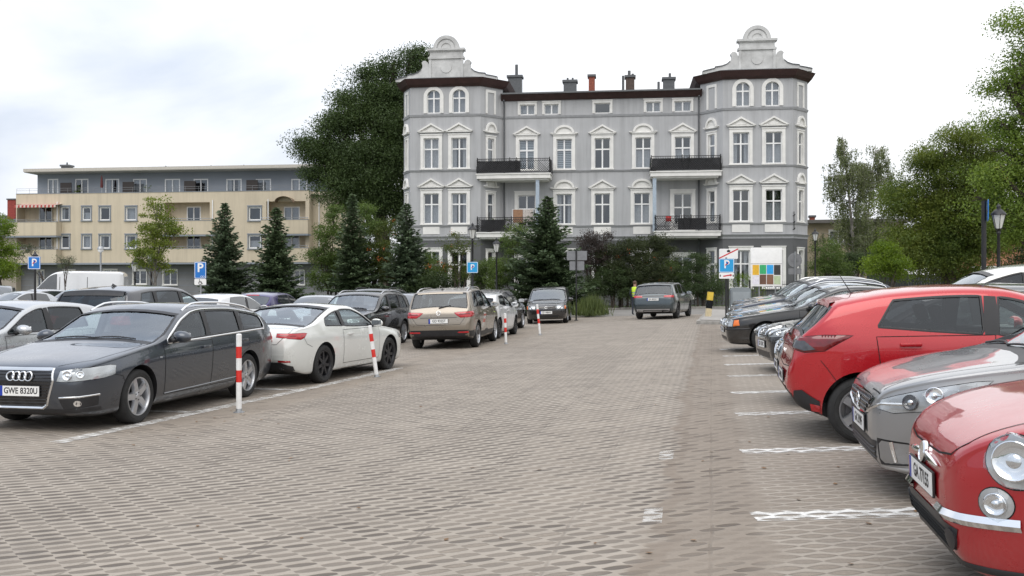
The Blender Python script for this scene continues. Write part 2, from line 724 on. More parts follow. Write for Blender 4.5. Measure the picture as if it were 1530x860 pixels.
    def glaze(self, chrome=False, frame_w=.022):
        sp, hi = self.sp, self.hi
        self.winpolys = []
        gl = M_cargls if hi else M_farglass
        fr = MB()
        for side in (1, -1):
            d = (0, -side, 0)
            for i, wsp in enumerate(sp['win']):
                pts = self.win(*wsp[:4])
                if len(pts) < 4:
                    continue
                m = gl
                if hi and (i >= sp.get('tint_from', 9)):
                    m = M_cartint
                if hi:
                    self.cutter(pts, d, .08, .14)
                    self.patch('side_window', pts, d, m, off=-.010, grow=.006, spacing=.09)
                else:
                    self.patch('side_window', pts, d, m, off=.006, spacing=.1)
                self.ribbon(fr, pts, d, frame_w, off=.001, h=.002, closed=True, spacing=.08)
            # black pillar panels between the windows
            for (a, b) in zip(sp['win'][:-1], sp['win'][1:]):
                pts = self.win(a[1], b[0], a[3], b[2], up=.05, lo=.03, step=.012)
                if len(pts) >= 4:
                    self.patch('pillar', pts, d, M_black, off=.002, spacing=.1, grow=.004, mb=fr, build=False)
            if chrome:
                cm = MB()
                pts = self.win(sp['win'][0][0], sp['win'][-1][1], sp['win'][0][2], sp['win'][-1][3])
                self.ribbon(cm, offset3(pts, .020), d, .02, off=.003, h=.004, closed=True, spacing=.06)
                cm.build('window_trim', M_chrome, self.root)
        s0, s1, r0, r1 = sp['screens']
        ws = self.screen(s0, s1)
        rw = self.screen(r1, r0, True)
        for nm, pts, d in (('windscreen', ws, (-1, 0, 0)), ('rear_window', rw, (1, 0, 0))):
            m = (M_carwind if nm == 'windscreen' else (M_cartint if sp.get('tint_from', 9) < 5 else M_carwind)) if hi else M_farglass
            if sp.get('no_rear') and nm == 'rear_window':
                continue
            if hi:
                self.cutter(pts, d, .12, sp.get('cutb', .30), spacing=.09)
                self.patch(nm, pts, d, m, off=-.008, grow=.008, spacing=.09)
            else:
                self.patch(nm, pts, d, m, off=.007, spacing=.1)
            self.ribbon(fr, pts, d, .026, off=.001, h=.001, closed=True, spacing=.08)
        fr.build('window_surround', M_black, self.root)

    def finish_body(self):
        """cut arches and windows out of the shell"""
        me = bpy.data.meshes.new('cutter')
        me.from_pydata(self.cut.v, [], self.cut.f)
        for m in (self.mat, M_interior, M_black):
            me.materials.append(m)
        me.polygons.foreach_set('material_index', [2] * len(me.polygons))
        bm = bmesh.new()
        bm.from_mesh(me)
        bmesh.ops.recalc_face_normals(bm, faces=bm.faces[:])
        bm.to_mesh(me)
        bm.free()
        co = bpy.data.objects.new('cutter', me)
        COL.objects.link(co)
        md = self.body.modifiers.new('cut', 'BOOLEAN')
        md.operation = 'DIFFERENCE'
        md.object = co
        md.solver = 'EXACT'
        md.material_mode = 'INDEX'
        md.use_self = True
        dg = bpy.context.evaluated_depsgraph_get()
        new = bpy.data.meshes.new_from_object(self.body.evaluated_get(dg))
        if len(new.polygons) > 500:
            self.body.modifiers.clear()
            old = self.body.data
            self.body.data = new
            new.name = 'body'
            bpy.data.meshes.remove(old)
            for pg in new.polygons:      # underbody is bare black, not lacquer
                if pg.material_index == 0 and pg.normal.z < -.75 and pg.center.z < .45:
                    pg.material_index = 2
            new.set_sharp_from_angle(angle=radians(32))
        else:
            print('BOOLEAN FAILED', self.root.name, len(new.polygons))
            self.body.modifiers.clear()
        bpy.data.objects.remove(co)

    # ---- parts
    def wheels(self, style='five', mat=None, wd=.205, rimr=None):
        mat = mat or M_alloy
        R = self.R
        Rr = rimr or R - .10
        n = 40 if self.hi else 20
        ty, rm = MB(), MB()
        My = Matrix.Rotation(-pi / 2, 4, 'X')      # z -> +y
        h = wd / 2
        ty.lathe([(Rr - .01, -h + .02), (Rr + .03, -h), (R - .03, -h), (R - .008, -h + .018), (R, -h + .045), (R, h - .045), (R - .008, h - .018), (R - .03, h - .002),
                  (Rr + .03, h), (Rr + .004, h - .008), (Rr - .008, h - .02)], n, 0, True, My)
        ty.lathe([(R - .045, h + .0), (R - .05, h + .003), (R - .055, h + .0)], n, 0, True, My)
        rm.lathe([(Rr + .003, h - .014), (Rr + .001, h - .004), (Rr - .012, h - .006), (Rr - .022, h - .03), (Rr - .035, -h * .6), (0, -h * .6)], n, 0, True, My)
        o = h - .022
        if self.hi:
            rm.lathe([(.145, -.01), (.145, .006), (.06, .006)], 28, 2, True, My)
        rm.lathe([(.062, o - .06), (.062, o - .004), (.05, o), (.034, o + .001), (.030, o + .006), (0, o + .007)], 20, 0, True, My)
        if style == 'five':
            ns, w0, w1, tw = 5, .052, .038, 1
        elif style == 'ten':
            ns, w0, w1, tw = 10, .024, .016, 1
        elif style == 'seven':
            ns, w0, w1, tw = 7, .040, .024, 1
        elif style == 'twin':
            ns, w0, w1, tw = 5, .022, .020, 2
        else:
            ns, w0, w1, tw = 12, .026, .02, 1
        for k in range(ns):
            for j in range(tw):
                a = 2 * pi * k / ns + (0 if tw == 1 else (j - .5) * .38)
                r0, r1 = .04, Rr - .012
                z0, z1 = o - .004, o + .002
                V = []
                for r, w, z in ((r0, w0, z0), (lerp(r0, r1, .5), lerp(w0, w1, .6), z0 + .006), (r1, w1 * 1.25, z1 - .004)):
                    c, s_ = cos(a), sin(a)
                    for u, dz in ((-w, -.035), (-w * .8, 0), (w * .8, 0), (w, -.035)):
                        V.append((r * c - u * s_, r * s_ + u * c, z + dz))
                Fc = []
                for q in (0, 1):
                    for u in (0, 1, 2):
                        Fc.append((q * 4 + u, q * 4 + 4 + u, q * 4 + 5 + u, q * 4 + u + 1))
                rm.add(V, Fc, 0, False, My)
        if style != 'cover' and self.hi:
            for k in range(5):
                a = 2 * pi * (k + .5) / 5
                rm.lathe([(.009, 0), (.009, .006), (0, .006)], 8, 1, True, My @ Matrix.Translation((.047 * cos(a), .047 * sin(a), o - .002)))
        first = None
        for sw in (self.sp['wf'], self.sp['wr']):
            w = float(self.plan(sw)) - .022 - h
            for sd in (1, -1):
                if first is None:
                    wo = ty.build('wheel', [M_rubber], self.root, sharp=50)
                    ro = rm.build('rim', [mat, M_black, M_disc], wo, sharp=30)
                    for p in ro.data.polygons:
                        pass
                    first = (wo, ro)
                else:
                    wo = first[0].copy()
                    COL.objects.link(wo)
                    ro = first[1].copy()
                    COL.objects.link(ro)
                    ro.parent = wo
                wo.location = (self.X(sw), sd * w, R)
                wo.rotation_euler = (0, sw * 1.3, 0) if sd > 0 else (0, sw * 1.3, pi)

    def mirrors(self, s, mat=None, dz=.075, size=1.0):
        mat = mat or self.mat
        for sd in (1, -1):
            z = float(self.belt(s)) + dz
            p, n = self.hit((self.X(s), 0, z - .05), (0, -sd, 0))
            mb = MB()
            bm = bmesh.new()
            bmesh.ops.create_uvsphere(bm, u_segments=14, v_segments=10, radius=1)
            for v in bm.verts:
                c = v.co
                c.x = c.x if c.x > -.35 else -.35
                v.co = Vector((c.x * .085 * size, c.y * .125 * size, c.z * .078 * size - .012 * c.y * sd * size))
            y = abs(p.y) + .13
            Mx = Matrix.Translation((p.x - .02, sd * y, z + .01))
            mb.bm(bm, 0, True, Mx)
            mb.tube([(p.x, sd * (abs(p.y) - .03), z - .05), (p.x - .005, sd * (y - .04), z - .02)], [.035, .03], 8, 1)
            mb.box(p.x - .052 * size, p.x - .0505 * size, sd * y - .1 * size, sd * y + .1 * size, z - .045 * size, z + .06 * size, 2)
            mb.build('wing_mirror', [mat, M_black, M_chrome], self.root)

    def plate(self, front, text, z, y=0, w=.52, h=.114, side_ink=True):
        d = (-1, 0, 0) if front else (1, 0, 0)
        p, n = self.hit((0, y, z), d)
        sg = 1 if front else -1
        x = p.x + sg * .014
        mb = MB()
        mb.bbox(-.006, .006, y - w / 2 - .008, y + w / 2 + .008, z - h / 2 - .008, z + h / 2 + .008, .004, 1)
        mb.box(.0065, .0085, y - w / 2, y + w / 2, z - h / 2, z + h / 2, 0)
        yb = -w / 2 if front else -w / 2
        mb.box(.0088, .0094, -w / 2, -w / 2 + .042, z - h / 2, z + h / 2, 2)
        R_ = Matrix.Translation((x, 0, 0)) @ (Matrix.Identity(4) if front else Matrix.Rotation(pi, 4, 'Z'))
        o = MB()
        o.add([Vector(v) for v in mb.v], mb.f, 0, False, R_)
        o.mi = mb.mi
        ob = o.build('number_plate', [M_plate, M_black, M_blue], self.root)
        if text:
            base = Matrix(((0, 0, 1, .0098), (1, 0, 0, .02), (0, 1, 0, z), (0, 0, 0, 1)))
            t = text_mesh('lettering', text, .098, M_ink, None, R_ @ base, .0004, bold=.0016, sx=.86 * w / .52)
            t.parent = ob
        return ob

    def lamp(self, name, pts, d, mat, off=.004, thick=.03, dome=.006, both=True, inner=None, spacing=.04):
        """lamp body on the shell; with bowls it also gets a clear cover"""
        out = []
        for sd in ((1, -1) if both else (1,)):
            q = [Vector((p.x, p.y * sd, p.z)) for p in pts]
            dd = Vector((d[0], d[1] * sd, d[2])).normalized()
            ob = self.patch(name, q, dd, [mat], off=.003 if inner else off, thick=thick, dome=0 if inner else dome, spacing=spacing)
            mb = MB()
            self.ribbon(mb, q, dd, .010, off=.0015, h=.001, closed=True, spacing=.04)
            mb.build('lamp_seal', M_seam, ob)
            if inner:
                for (pp, r, m) in inner:
                    c, n = self.hit(Vector((pp.x, pp.y * sd, pp.z)), dd)
                    m2 = MB()
                    T = Matrix.Translation(c + n * .004) @ n.to_track_quat('Z', 'Y').to_matrix().to_4x4()
                    m2.lathe([(r, 0), (r, .012), (r * .95, .014), (r * .88, .008), (r * .62, .001), (r * .36, .0005)], 26, 0, True, T)
                    m2.lathe([(r * .36, 0), (r * .33, .011), (r * .2, .016), (0, .017)], 18, 1, True, T)
                    m2.build('lamp_bowl', [m, M_chrome], ob)
                self.patch('lamp_cover', q, dd, [M_lens], off=.010, dome=dome + .010, thick=.006, spacing=spacing, parent=ob)
            out.append(ob)
        return out

    def strip(self, name, pts, d, width, mat, off=.002, h=.006, both=True, parent=None, spacing=.04, closed=False):
        o = None
        for sd in ((1, -1) if both else (1,)):
            mb = MB()
            q = [Vector((p.x, p.y * sd, p.z)) for p in map(Vector, pts)]
            self.ribbon(mb, q, (d[0], d[1] * sd, d[2]), width, off, h, spacing=spacing, closed=closed)
            o = mb.build(name, mat, parent or self.root, sharp=80)
        return o

    def door_outline(self, sa, sb, ta=0, tb=0, z0=None):
        z0 = z0 if z0 is not None else float(self.bot((sa + sb) / 2)) + .13
        z1 = float(self.belt((sa + sb) / 2)) - .012
        lo, hi_ = [], []
        Rr = self.R + .085
        for z in np.linspace(z0, z1, 14):
            a = sa + ta * (z - z0)
            b = sb + tb * (z - z0)
            for sw in (self.sp['wf'], self.sp['wr']):
                dz = z - self.R
                if abs(dz) < Rr:
                    k = sqrt(Rr * Rr - dz * dz)
                    if sw < a and sw + k > a:
                        a = sw + k
                    if sw > a and sw - k < b:
                        b = sw - k
            lo.append((a, z))
            hi_.append((b, z))
        pts = lo + hi_[::-1]
        return [Vector((self.X(s), 0, z)) for s, z in pts]

    def doors(self, lst, handle=True, handle_mat=None):
        """lst of (s_front, s_rear, tilt_front, tilt_rear, s_handle)"""
        for side in (1, -1):
            d = (0, -side, 0)
            for (sa, sb, ta, tb, sh) in lst:
                pts = self.door_outline(sa, sb, ta, tb)
                seam = MB()
                dr = self.patch('door', pts, d, self.mat, off=.0022, spacing=.07, grow=-.003)
                self.ribbon(seam, pts, d, .008, off=.0026, closed=True, spacing=.05)
                seam.build('seam', M_seam, dr)
                if handle:
                    z = float(self.belt(sh)) - .115
                    p, n = self.hit((self.X(sh), 0, z), d)
                    mb = MB()
                    mb.bbox(-.095, .095, -.012, .014, -.017, .017, .008, 0, Matrix.Translation(p + n * .022))
                    mb.bbox(-.085, -.06, -.02, .01, -.012, .012, .004, 0, Matrix.Translation(p + n * .01))
                    mb.bbox(.06, .085, -.02, .01, -.012, .012, .004, 0, Matrix.Translation(p + n * .01))
                    mb.build('door_handle', handle_mat or self.mat, dr)

    def seats(self):
        s0 = self.sp['screens'][0]
        s1 = self.sp['screens'][1]
        W = self.W
        zr = float(self.top(s1)) - .05
        fl = self.sp.get('floor', .36)
        sf = s1 + .35
        for y in (.36, -.36):
            mb = MB()
            mb.bbox(self.X(sf + .18), self.X(sf - .35), y - .24, y + .24, fl, fl + .22, .05)
            T = Matrix.Translation((self.X(sf + .22), y, fl + .15)) @ Matrix.Rotation(radians(-18), 4, 'Y')
            mb.bbox(-.07, .07, -.24, .24, 0, .60, .05, 0, T)
            mb.bbox(-.045, .05, -.13, .13, .64, .82, .04, 0, T)
            mb.tube([T @ Vector((0, .05, .58)), T @ Vector((0, .05, .68))], .008, 6)
            mb.tube([T @ Vector((0, -.05, .58)), T @ Vector((0, -.05, .68))], .008, 6)
            mb.build('front_seat', M_seat, self.root)
        mb = MB()
        sr = self.sp.get('rear_seat', sf + .95)
        T = Matrix.Translation((self.X(sr), 0, fl + .15)) @ Matrix.Rotation(radians(-22), 4, 'Y')
        mb.bbox(-.08, .08, -.6, .6, 0, .55, .05, 0, T)
        for y in (-.38, .38):
            mb.bbox(-.04, .04, y - .12, y + .12, .56, .70, .03, 0, T)
        mb.build('rear_seat', M_seat, self.root)
        mb = MB()
        zd = float(self.top(s0)) - .04
        mb.bbox(self.X(s0 + .75), self.X(s0 + .3), -W / 2 + .14, W / 2 - .14, fl + .25, zd, .06)
        mb.build('dashboard', M_interior, self.root)
        mb = MB()
        T = Matrix.Translation((self.X(s0 + .9), .36, zd - .05)) @ Matrix.Rotation(radians(-65), 4, 'Y')
        pts = [T @ Vector((.18 * cos(a), .18 * sin(a), 0)) for a in np.linspace(0, 2 * pi, 25)]
        mb.tube(pts, .014, 6, caps=False)
        mb.box(-.012, .012, -.17, .17, -.01, .01, 0, T)
        mb.build('steering_wheel', M_interior, self.root)

    def wipers(self):
        s0 = self.sp['screens'][0]
        mb = MB()
        for y0, y1 in ((.55, -.05), (-.05, -.62)):
            pts = []
            for t in np.linspace(0, 1, 8):
                y = lerp(y0, y1, t)
                p, n = self.hit((self.X(s0 + .05 + .04 * sin(t * pi)), y, 0), (0, 0, -1))
                pts.append(p + n * .012)
            mb.tube(pts, .009, 5)
        mb.build('wiper', M_black, self.root)

    def rails(self, s0, s1, mat=None, inset=.07, hgt=.045):
        for sd in (1, -1):
            pts = []
            for t in np.linspace(0, 1, 16):
                s = lerp(s0, s1, t)
                y = self.we(s) - inset
                p, n = self.hit((self.X(s), sd * y, 0), (0, 0, -1))
                pts.append(p + Vector((0, 0, hgt * min(1, 7 * t, 7 * (1 - t)) - .005)))
            mb = MB()
            mb.tube(pts, .016, 8)
            mb.build('roof_rail', mat or M_chrome, self.root)

    def antenna(self, s, ln=.18, back=.6, fin=False):
        p, n = self.hit((self.X(s), 0, 0), (0, 0, -1))
        mb = MB()
        if fin:
            mb.add([p + Vector((.09, -.02, 0)), p + Vector((.09, .02, 0)), p + Vector((-.07, .025, 0)), p + Vector((-.07, -.025, 0)), p + Vector((-.05, 0, .06))],
                   [(0, 1, 4), (1, 2, 4), (2, 3, 4), (3, 0, 4)])
        else:
            mb.tube([p - Vector((0, 0, .01)), p + Vector((-ln * back, 0, ln))], [.006, .003], 6)
            mb.lathe([(.018, 0), (.014, .012), (0, .016)], 10, 0, True, Matrix.Translation(p))
        mb.build('antenna', M_black, self.root)

    def emblem_disc(self, front, z, r, mat, h=.008):
        p, n = self.hit((0, 0, z), (-1, 0, 0) if front else (1, 0, 0))
        T = Matrix.Translation(p + n * .003) @ n.to_track_quat('Z', 'Y').to_matrix().to_4x4()
        mb = MB()
        ring = [T @ Vector((r * cos(a), r * sin(a), h)) for a in np.linspace(0, 2 * pi, 25)]
        mb.tube(ring, r * .09, 6, caps=False)
        return mb, T

    def place(self, pos, heading):
        """pos on ground, heading = direction of travel in plan (x, y); tilt with the ground"""
        x, y = pos[0], pos[1]
        hx, hy = Vector((heading[0], heading[1])).normalized()
        e = .8
        g = Vector((-(ground_z(x + e) - ground_z(x - e)) / (2 * e), 0, 1)).normalized()
        fw = Vector((hx, hy, 0))
        fw = (fw - g * fw.dot(g)).normalized()
        lf = g.cross(fw)
        M = Matrix((fw, lf, g)).transposed().to_4x4()
        M.translation = Vector((x, y, ground_z(x, y)))
        self.root.matrix_world = M
        return self

    def by_wheels(self, pf, pr, side=1, anchor='m', heading=None):
        """near wheels touch ground at photo pixels pf (front), pr (rear); side=+1 when that is the car's left"""
        a = G(*pf) if pf else None
        b = G(*pr) if pr else None
        hd = Vector(heading[:2]).normalized() if heading else Vector((a.x - b.x, a.y - b.y)).normalized()
        lf = Vector((-hd.y, hd.x))
        wf, wr, h = self.sp['wf'], self.sp['wr'], self.L / 2
        if anchor == 'm':
            c = Vector((a.x + b.x, a.y + b.y)) / 2 + hd * ((wf + wr) / 2 - h)
        elif anchor == 'r':
            c = Vector((b.x, b.y)) + hd * (wr - h)
        else:
            c = Vector((a.x, a.y)) + hd * (wf - h)
        c -= lf * side * (self.W / 2 - .05)
        return self.place((c.x, c.y), (hd.x, hd.y))


    def nose(self, px, Y, heading=(-.978, .208)):
        """nose tip at a photo column and depth, parked across the lane"""
        h = Vector(heading).normalized()
        X = (px - CX) * Y / F
        return self.place((X - h.x * self.L / 2, Y - h.y * self.L / 2), h)


def inside(A, x, y):
    x0, y0 = A[:, 0], A[:, 1]
    x1, y1 = np.roll(x0, -1), np.roll(y0, -1)
    c = ((y0 > y) != (y1 > y)) & (x < (x1 - x0) * (y - y0) / (y1 - y0 + 1e-12) + x0)
    return bool(np.sum(c) % 2)


def offset2(pl, g):
    n = len(pl)
    area = sum(pl[i].x * pl[(i + 1) % n].y - pl[(i + 1) % n].x * pl[i].y for i in range(n))
    sg = 1 if area > 0 else -1
    out = []
    for i in range(n):
        t1 = (pl[i] - pl[i - 1])
        t2 = (pl[(i + 1) % n] - pl[i])
        if t1.length < 1e-7 or t2.length < 1e-7:
            out.append(pl[i].copy())
            continue
        n1 = Vector((t1.y, -t1.x)).normalized()
        n2 = Vector((t2.y, -t2.x)).normalized()
        m = n1 + n2
        m = m.normalized() if m.length > .1 else n1
        out.append(pl[i] + m * (sg * g / max(.5, m.dot(n1))))
    return out


def offset3(pts, g):
    """offset of an outline that lies in the x-z plane"""
    pl = offset2([Vector((p.x, p.z)) for p in pts], g)
    return [Vector((q.x, 0, q.y)) for q in pl]
# ---------------------------------------------------------------- big cars of the front rows
PL = [(0, .60), (.03, .70), (.08, .78), (.2, .88), (.38, .95), (.65, .99), (1.0, 1.0)]


def plan(L, nose=PL, tail=((.8, 1.0), (.45, .97), (.22, .92), (.1, .86), (.04, .80), (0, .74))):
    return list(nose) + [(L - a, w) for a, w in tail]


SPECS = {}


def audi():
    L = 4.93
    sp = dict(L=L, W=1.855, R=.335, wf=.95, wr=3.79,
              top=[(0, .64), (.015, .70), (.06, .755), (.16, .79), (.5, .86), (.95, .93), (1.32, .985), (1.75, 1.20), (2.12, 1.375), (2.4, 1.44), (2.8, 1.462), (3.3, 1.455), (3.9, 1.40), (4.3, 1.335), (4.42, 1.30), (4.72, 1.05), (4.86, .92), (4.91, .80), (4.93, .66)],
              bot=[(0, .40), (.03, .27), (.1, .20), (.4, .17), (1.0, .17), (4.2, .18), (4.65, .24), (4.86, .32), (4.93, .46)],
              belt=[(0, .60), (.1, .715), (.4, .79), (.9, .865), (1.4, .93), (2.5, .965), (3.6, 1.0), (4.4, 1.02), (4.7, .98), (4.93, .70)],
              plan=plan(L, [(0, .64), (.02, .72), (.07, .80), (.18, .88), (.36, .95), (.65, .99), (1.0, 1.0)]),
              crown=[(0, .03), (.3, .05), (1.25, .05), (1.5, .10), (2.1, .085), (2.6, .06), (4.1, .06), (4.5, .08), (4.93, .03)],
              tum=.36, cav=(1.55, 4.62), screens=(1.36, 2.14, 4.40, 4.74), rear_seat=3.35,
              win=[(1.55, 2.62, 0, .05), (2.70, 3.58, .05, .02), (3.66, 4.40, .05, -.62)], tint_from=1)
    SPECS['estate'] = sp
    pm = paint('paint_graphite', (.048, .058, .075), .6, .3)
    c = Car('estate_car', 'graphite grey estate car with chrome framed grille, facing the camera beside a striped bollard', sp, pm)
    c.glaze(chrome=True)
    c.finish_body()
    c.wheels('five')
    c.doors([(1.50, 2.66, -.02, .06, 2.50), (2.67, 3.78, .06, .04, 3.62)])
    c.mirrors(1.72)
    c.seats()
    c.wipers()
    c.rails(2.25, 4.25)
    # single frame grille
    gp = [(0, -.40, .735), (0, .40, .735), (0, .42, .60), (0, .34, .33), (0, .28, .29), (0, -.28, .29), (0, -.34, .33), (0, -.42, .60)]
    gp = [Vector(p) for p in gp]
    g = c.patch('grille', gp, (-1, 0, 0), M_glossblack, off=.004)
    mb = MB()
    for z in np.arange(.32, .73, .035):
        w = .39 if z > .5 else .34
        c.ribbon(mb, [Vector((0, -w, z)), Vector((0, w, z))], (-1, 0, 0), .010, .006, .006)
    mb.build('grille_slats', M_black, g)
    mb = MB()
    c.ribbon(mb, gp, (-1, 0, 0), .032, .004, .012, closed=True)
    mb.build('grille_frame', M_chrome, g)
    mb = MB()
    for k in range(4):
        ring = []
        for a in np.linspace(0, 2 * pi, 25):
            p, n = c.hit((0, (k - 1.5) * .078 + .05 * cos(a), .655 + .05 * sin(a)), (-1, 0, 0))
            ring.append(p + Vector((.022, 0, 0)))
        mb.tube(ring, .0085, 6, caps=False)
    mb.build('emblem', M_chrome, g)
    c.plate(True, 'GWE 8320U', .485)
    # lamps
    hp = [c.P('f', .50, .715), c.P('f', .62, .735), c.P('s', .42, .765), c.P('s', .50, .755), c.P('s', .47, .655), c.P('s', .30, .625), c.P('f', .60, .595), c.P('f', .47, .60)]
    c.lamp('headlight', hp, (-.86, -.5, 0), M_lampclear, inner=[(c.P('f', .60, .665), .055, M_reflector), (c.P('f', .72, .672), .045, M_reflector)])
    ip = [c.P('f', .50, .40), c.P('s', .24, .43), c.P('s', .25, .32), c.P('f', .55, .28)]
    ob = c.lamp('air_intake', ip, (-.86, -.5, 0), M_black, thick=.0, dome=0)
    c.strip('bumper_trim', [c.P('f', .50, .41), c.P('f', .72, .42), c.P('s', .26, .435)], (-.86, -.5, 0), .022, M_chrome)
    c.lamp('fog_lamp', [c.P('f', .70 + .035 * cos(a), .345 + .035 * sin(a)) for a in np.linspace(0, 2 * pi, 12)[:-1]], (-.86, -.5, 0), M_reflector)
    c.strip('splitter', [c.P('f', .0, .255), c.P('f', .5, .255), c.P('s', .30, .27)], (-.9, -.4, 0), .05, M_black, h=.004)
    for sd in (1,):
        c.strip('bonnet_seam', [c.P('f', .42, .765), c.P('t', .35, .72), c.P('t', .8, .80), c.P('t', 1.3, .83)], (0, 0, -1), .008, M_seam, h=0)
    c.strip('bumper_seam', [c.P('s', .47, .65), c.P('s', .60, .62), c.P('s', .63, .56)], (0, -1, 0), .007, M_seam, h=0)
    c.strip('sill_crease', [c.P('s', 1.5, .31), c.P('s', 2.5, .33), c.P('s', 3.4, .35)], (0, -1, 0), .018, pm, h=.010)
    c.lamp('side_repeater', [c.P('s', 1.36, .80), c.P('s', 1.42, .80), c.P('s', 1.42, .775), c.P('s', 1.36, .775)], (0, -1, 0), M_lampclear, thick=0)
    tp = [c.P('s', 4.62, .96), c.P('r', .86, .95), c.P('r', .62, .93), c.P('r', .62, .80), c.P('r', .84, .79), c.P('s', 4.66, .80)]
    c.lamp('tail_light', tp, (.75, -.66, 0), M_red)
    c.plate(False, 'GWE 8320U', .88)
    c.by_wheels((206, 632), (368, 593), 1)
    return c


def coupe():
    L = 4.65
    sp = dict(L=L, W=1.81, R=.335, wf=.96, wr=3.65,
              top=[(0, .60), (.015, .66), (.06, .71), (.2, .76), (.6, .83), (1.05, .89), (1.36, .93), (1.8, 1.17), (2.12, 1.315), (2.45, 1.385), (2.8, 1.395), (3.15, 1.36), (3.6, 1.235), (4.05, 1.06), (4.25, 1.0), (4.48, .975), (4.56, .945), (4.60, .88), (4.64, .74), (4.65, .62)],
              bot=[(0, .40), (.03, .27), (.1, .20), (.4, .17), (1.0, .17), (4.1, .18), (4.4, .24), (4.58, .31), (4.65, .45)],
              belt=[(0, .57), (.1, .68), (.4, .75), (.9, .83), (1.4, .89), (2.5, .925), (3.4, .965), (4.0, .975), (4.4, .95), (4.65, .7)],
              plan=plan(L, PL, ((1.0, 1.0), (.55, .975), (.3, .94), (.15, .89), (.06, .82), (0, .74))),
              crown=[(0, .03), (.3, .05), (1.25, .05), (1.5, .10), (2.1, .085), (2.6, .07), (3.2, .08), (4.0, .06), (4.65, .03)],
              tum=.40, cav=(1.60, 4.0), screens=(1.40, 2.16, 3.12, 4.12), rear_seat=3.05, cutb=.42,
              win=[(1.60, 2.86, 0, .18), (2.96, 3.62, .18, -.5)])
    SPECS['coupe'] = sp
    pm = paint('paint_pearl_white', (.68, .69, .66), .05, .25)
    c = Car('coupe', 'white coupe with black wheels, rear towards the camera, behind a leaning striped bollard', sp, pm)
    c.glaze()
    c.finish_body()
    c.wheels('seven', M_darkalloy)
    c.doors([(1.48, 2.95, -.02, .05, 2.72)])
    c.mirrors(1.76)
    c.seats()
    tp = [c.P('s', 4.22, .90), c.P('r', .84, .905), c.P('r', .50, .905), c.P('r', .50, .845), c.P('r', .84, .80), c.P('s', 4.30, .83)]
    tl = c.lamp('tail_light', tp, (.75, -.66, 0), M_red)
    for ob, sd in zip(tl, (1, -1)):
        mb = MB()
        c.ribbon(mb, [Vector((0, sd * .52, .872)), Vector((0, sd * .84, .862))], (1, 0, 0), .012, .012, .002)
        mb.build('lamp_band', M_reddark, ob)
    lp = [c.P('r', -.62, .40), c.P('r', .62, .40), c.P('r', .80, .42), c.P('s', 4.42, .42), c.P('s', 4.40, .27), c.P('r', .7, .27), c.P('r', -.7, .27)]
    low = [Vector((0, y, z)) for y, z in ((-.76, .285), (-.76, .36), (-.6, .43), (.6, .43), (.76, .36), (.76, .285))]
    c.patch('rear_diffuser', low, (1, 0, 0), M_black, off=.010, spacing=.02)
    c.lamp('rear_reflector', [c.P('r', .55, .46), c.P('r', .74, .45), c.P('r', .74, .425), c.P('r', .55, .435)], (1, 0, 0), M_red, thick=0)
    for sd in (1, -1):
        mb = MB()
        p = c.P('r', .60, .335)
        T = Matrix.Translation((p.x, sd * .60, .335)) @ Matrix.Rotation(-pi / 2, 4, 'Y')
        mb.lathe([(.03, -.05), (.034, .016), (.042, .016), (.042, -.05)], 18, 0, True, T)
        mb.lathe([(.032, -.01), (0, -.01)], 18, 1, True, T)
        mb.build('exhaust_pipe', [M_chrome, M_seam], c.root)
    c.plate(False, 'GD 3412H', .60)
    bl = [Vector((0, y, z)) for y, z in ((-.42, .70), (-.42, .55), (.42, .55), (.42, .70))]
    c.strip('plate_recess', [Vector((0, -.38, .69)), Vector((0, .38, .69))], (1, 0, 0), .02, M_black, both=False)
    c.strip('boot_seam', [c.P('t', 4.1, .72), c.P('r', .72, .93), c.P('r', .60, .80), c.P('r', .52, .725), c.P('r', 0, .715)], (.8, 0, -.6), .008, M_seam, h=0)
    c.strip('bumper_seam', [c.P('s', 4.31, .82), c.P('s', 4.24, .72), c.P('s', 4.08, .66)], (0, -1, 0), .007, M_seam, h=0)
    c.lamp('fuel_flap', [c.P('s', 3.72 + .08 * cos(a), .83 + .08 * sin(a)) for a in np.linspace(0, 2 * pi, 16)[:-1]], (0, -1, 0), pm, off=.002, thick=0, dome=0, both=False)
    hp = [c.P('f', .55, .62), c.P('s', .55, .74), c.P('s', .5, .66), c.P('f', .6, .54)]
    c.lamp('headlight', hp, (-.8, -.6, 0), M_lampclear)
    c.by_wheels((578, 552), (487, 571), -1)
    return c


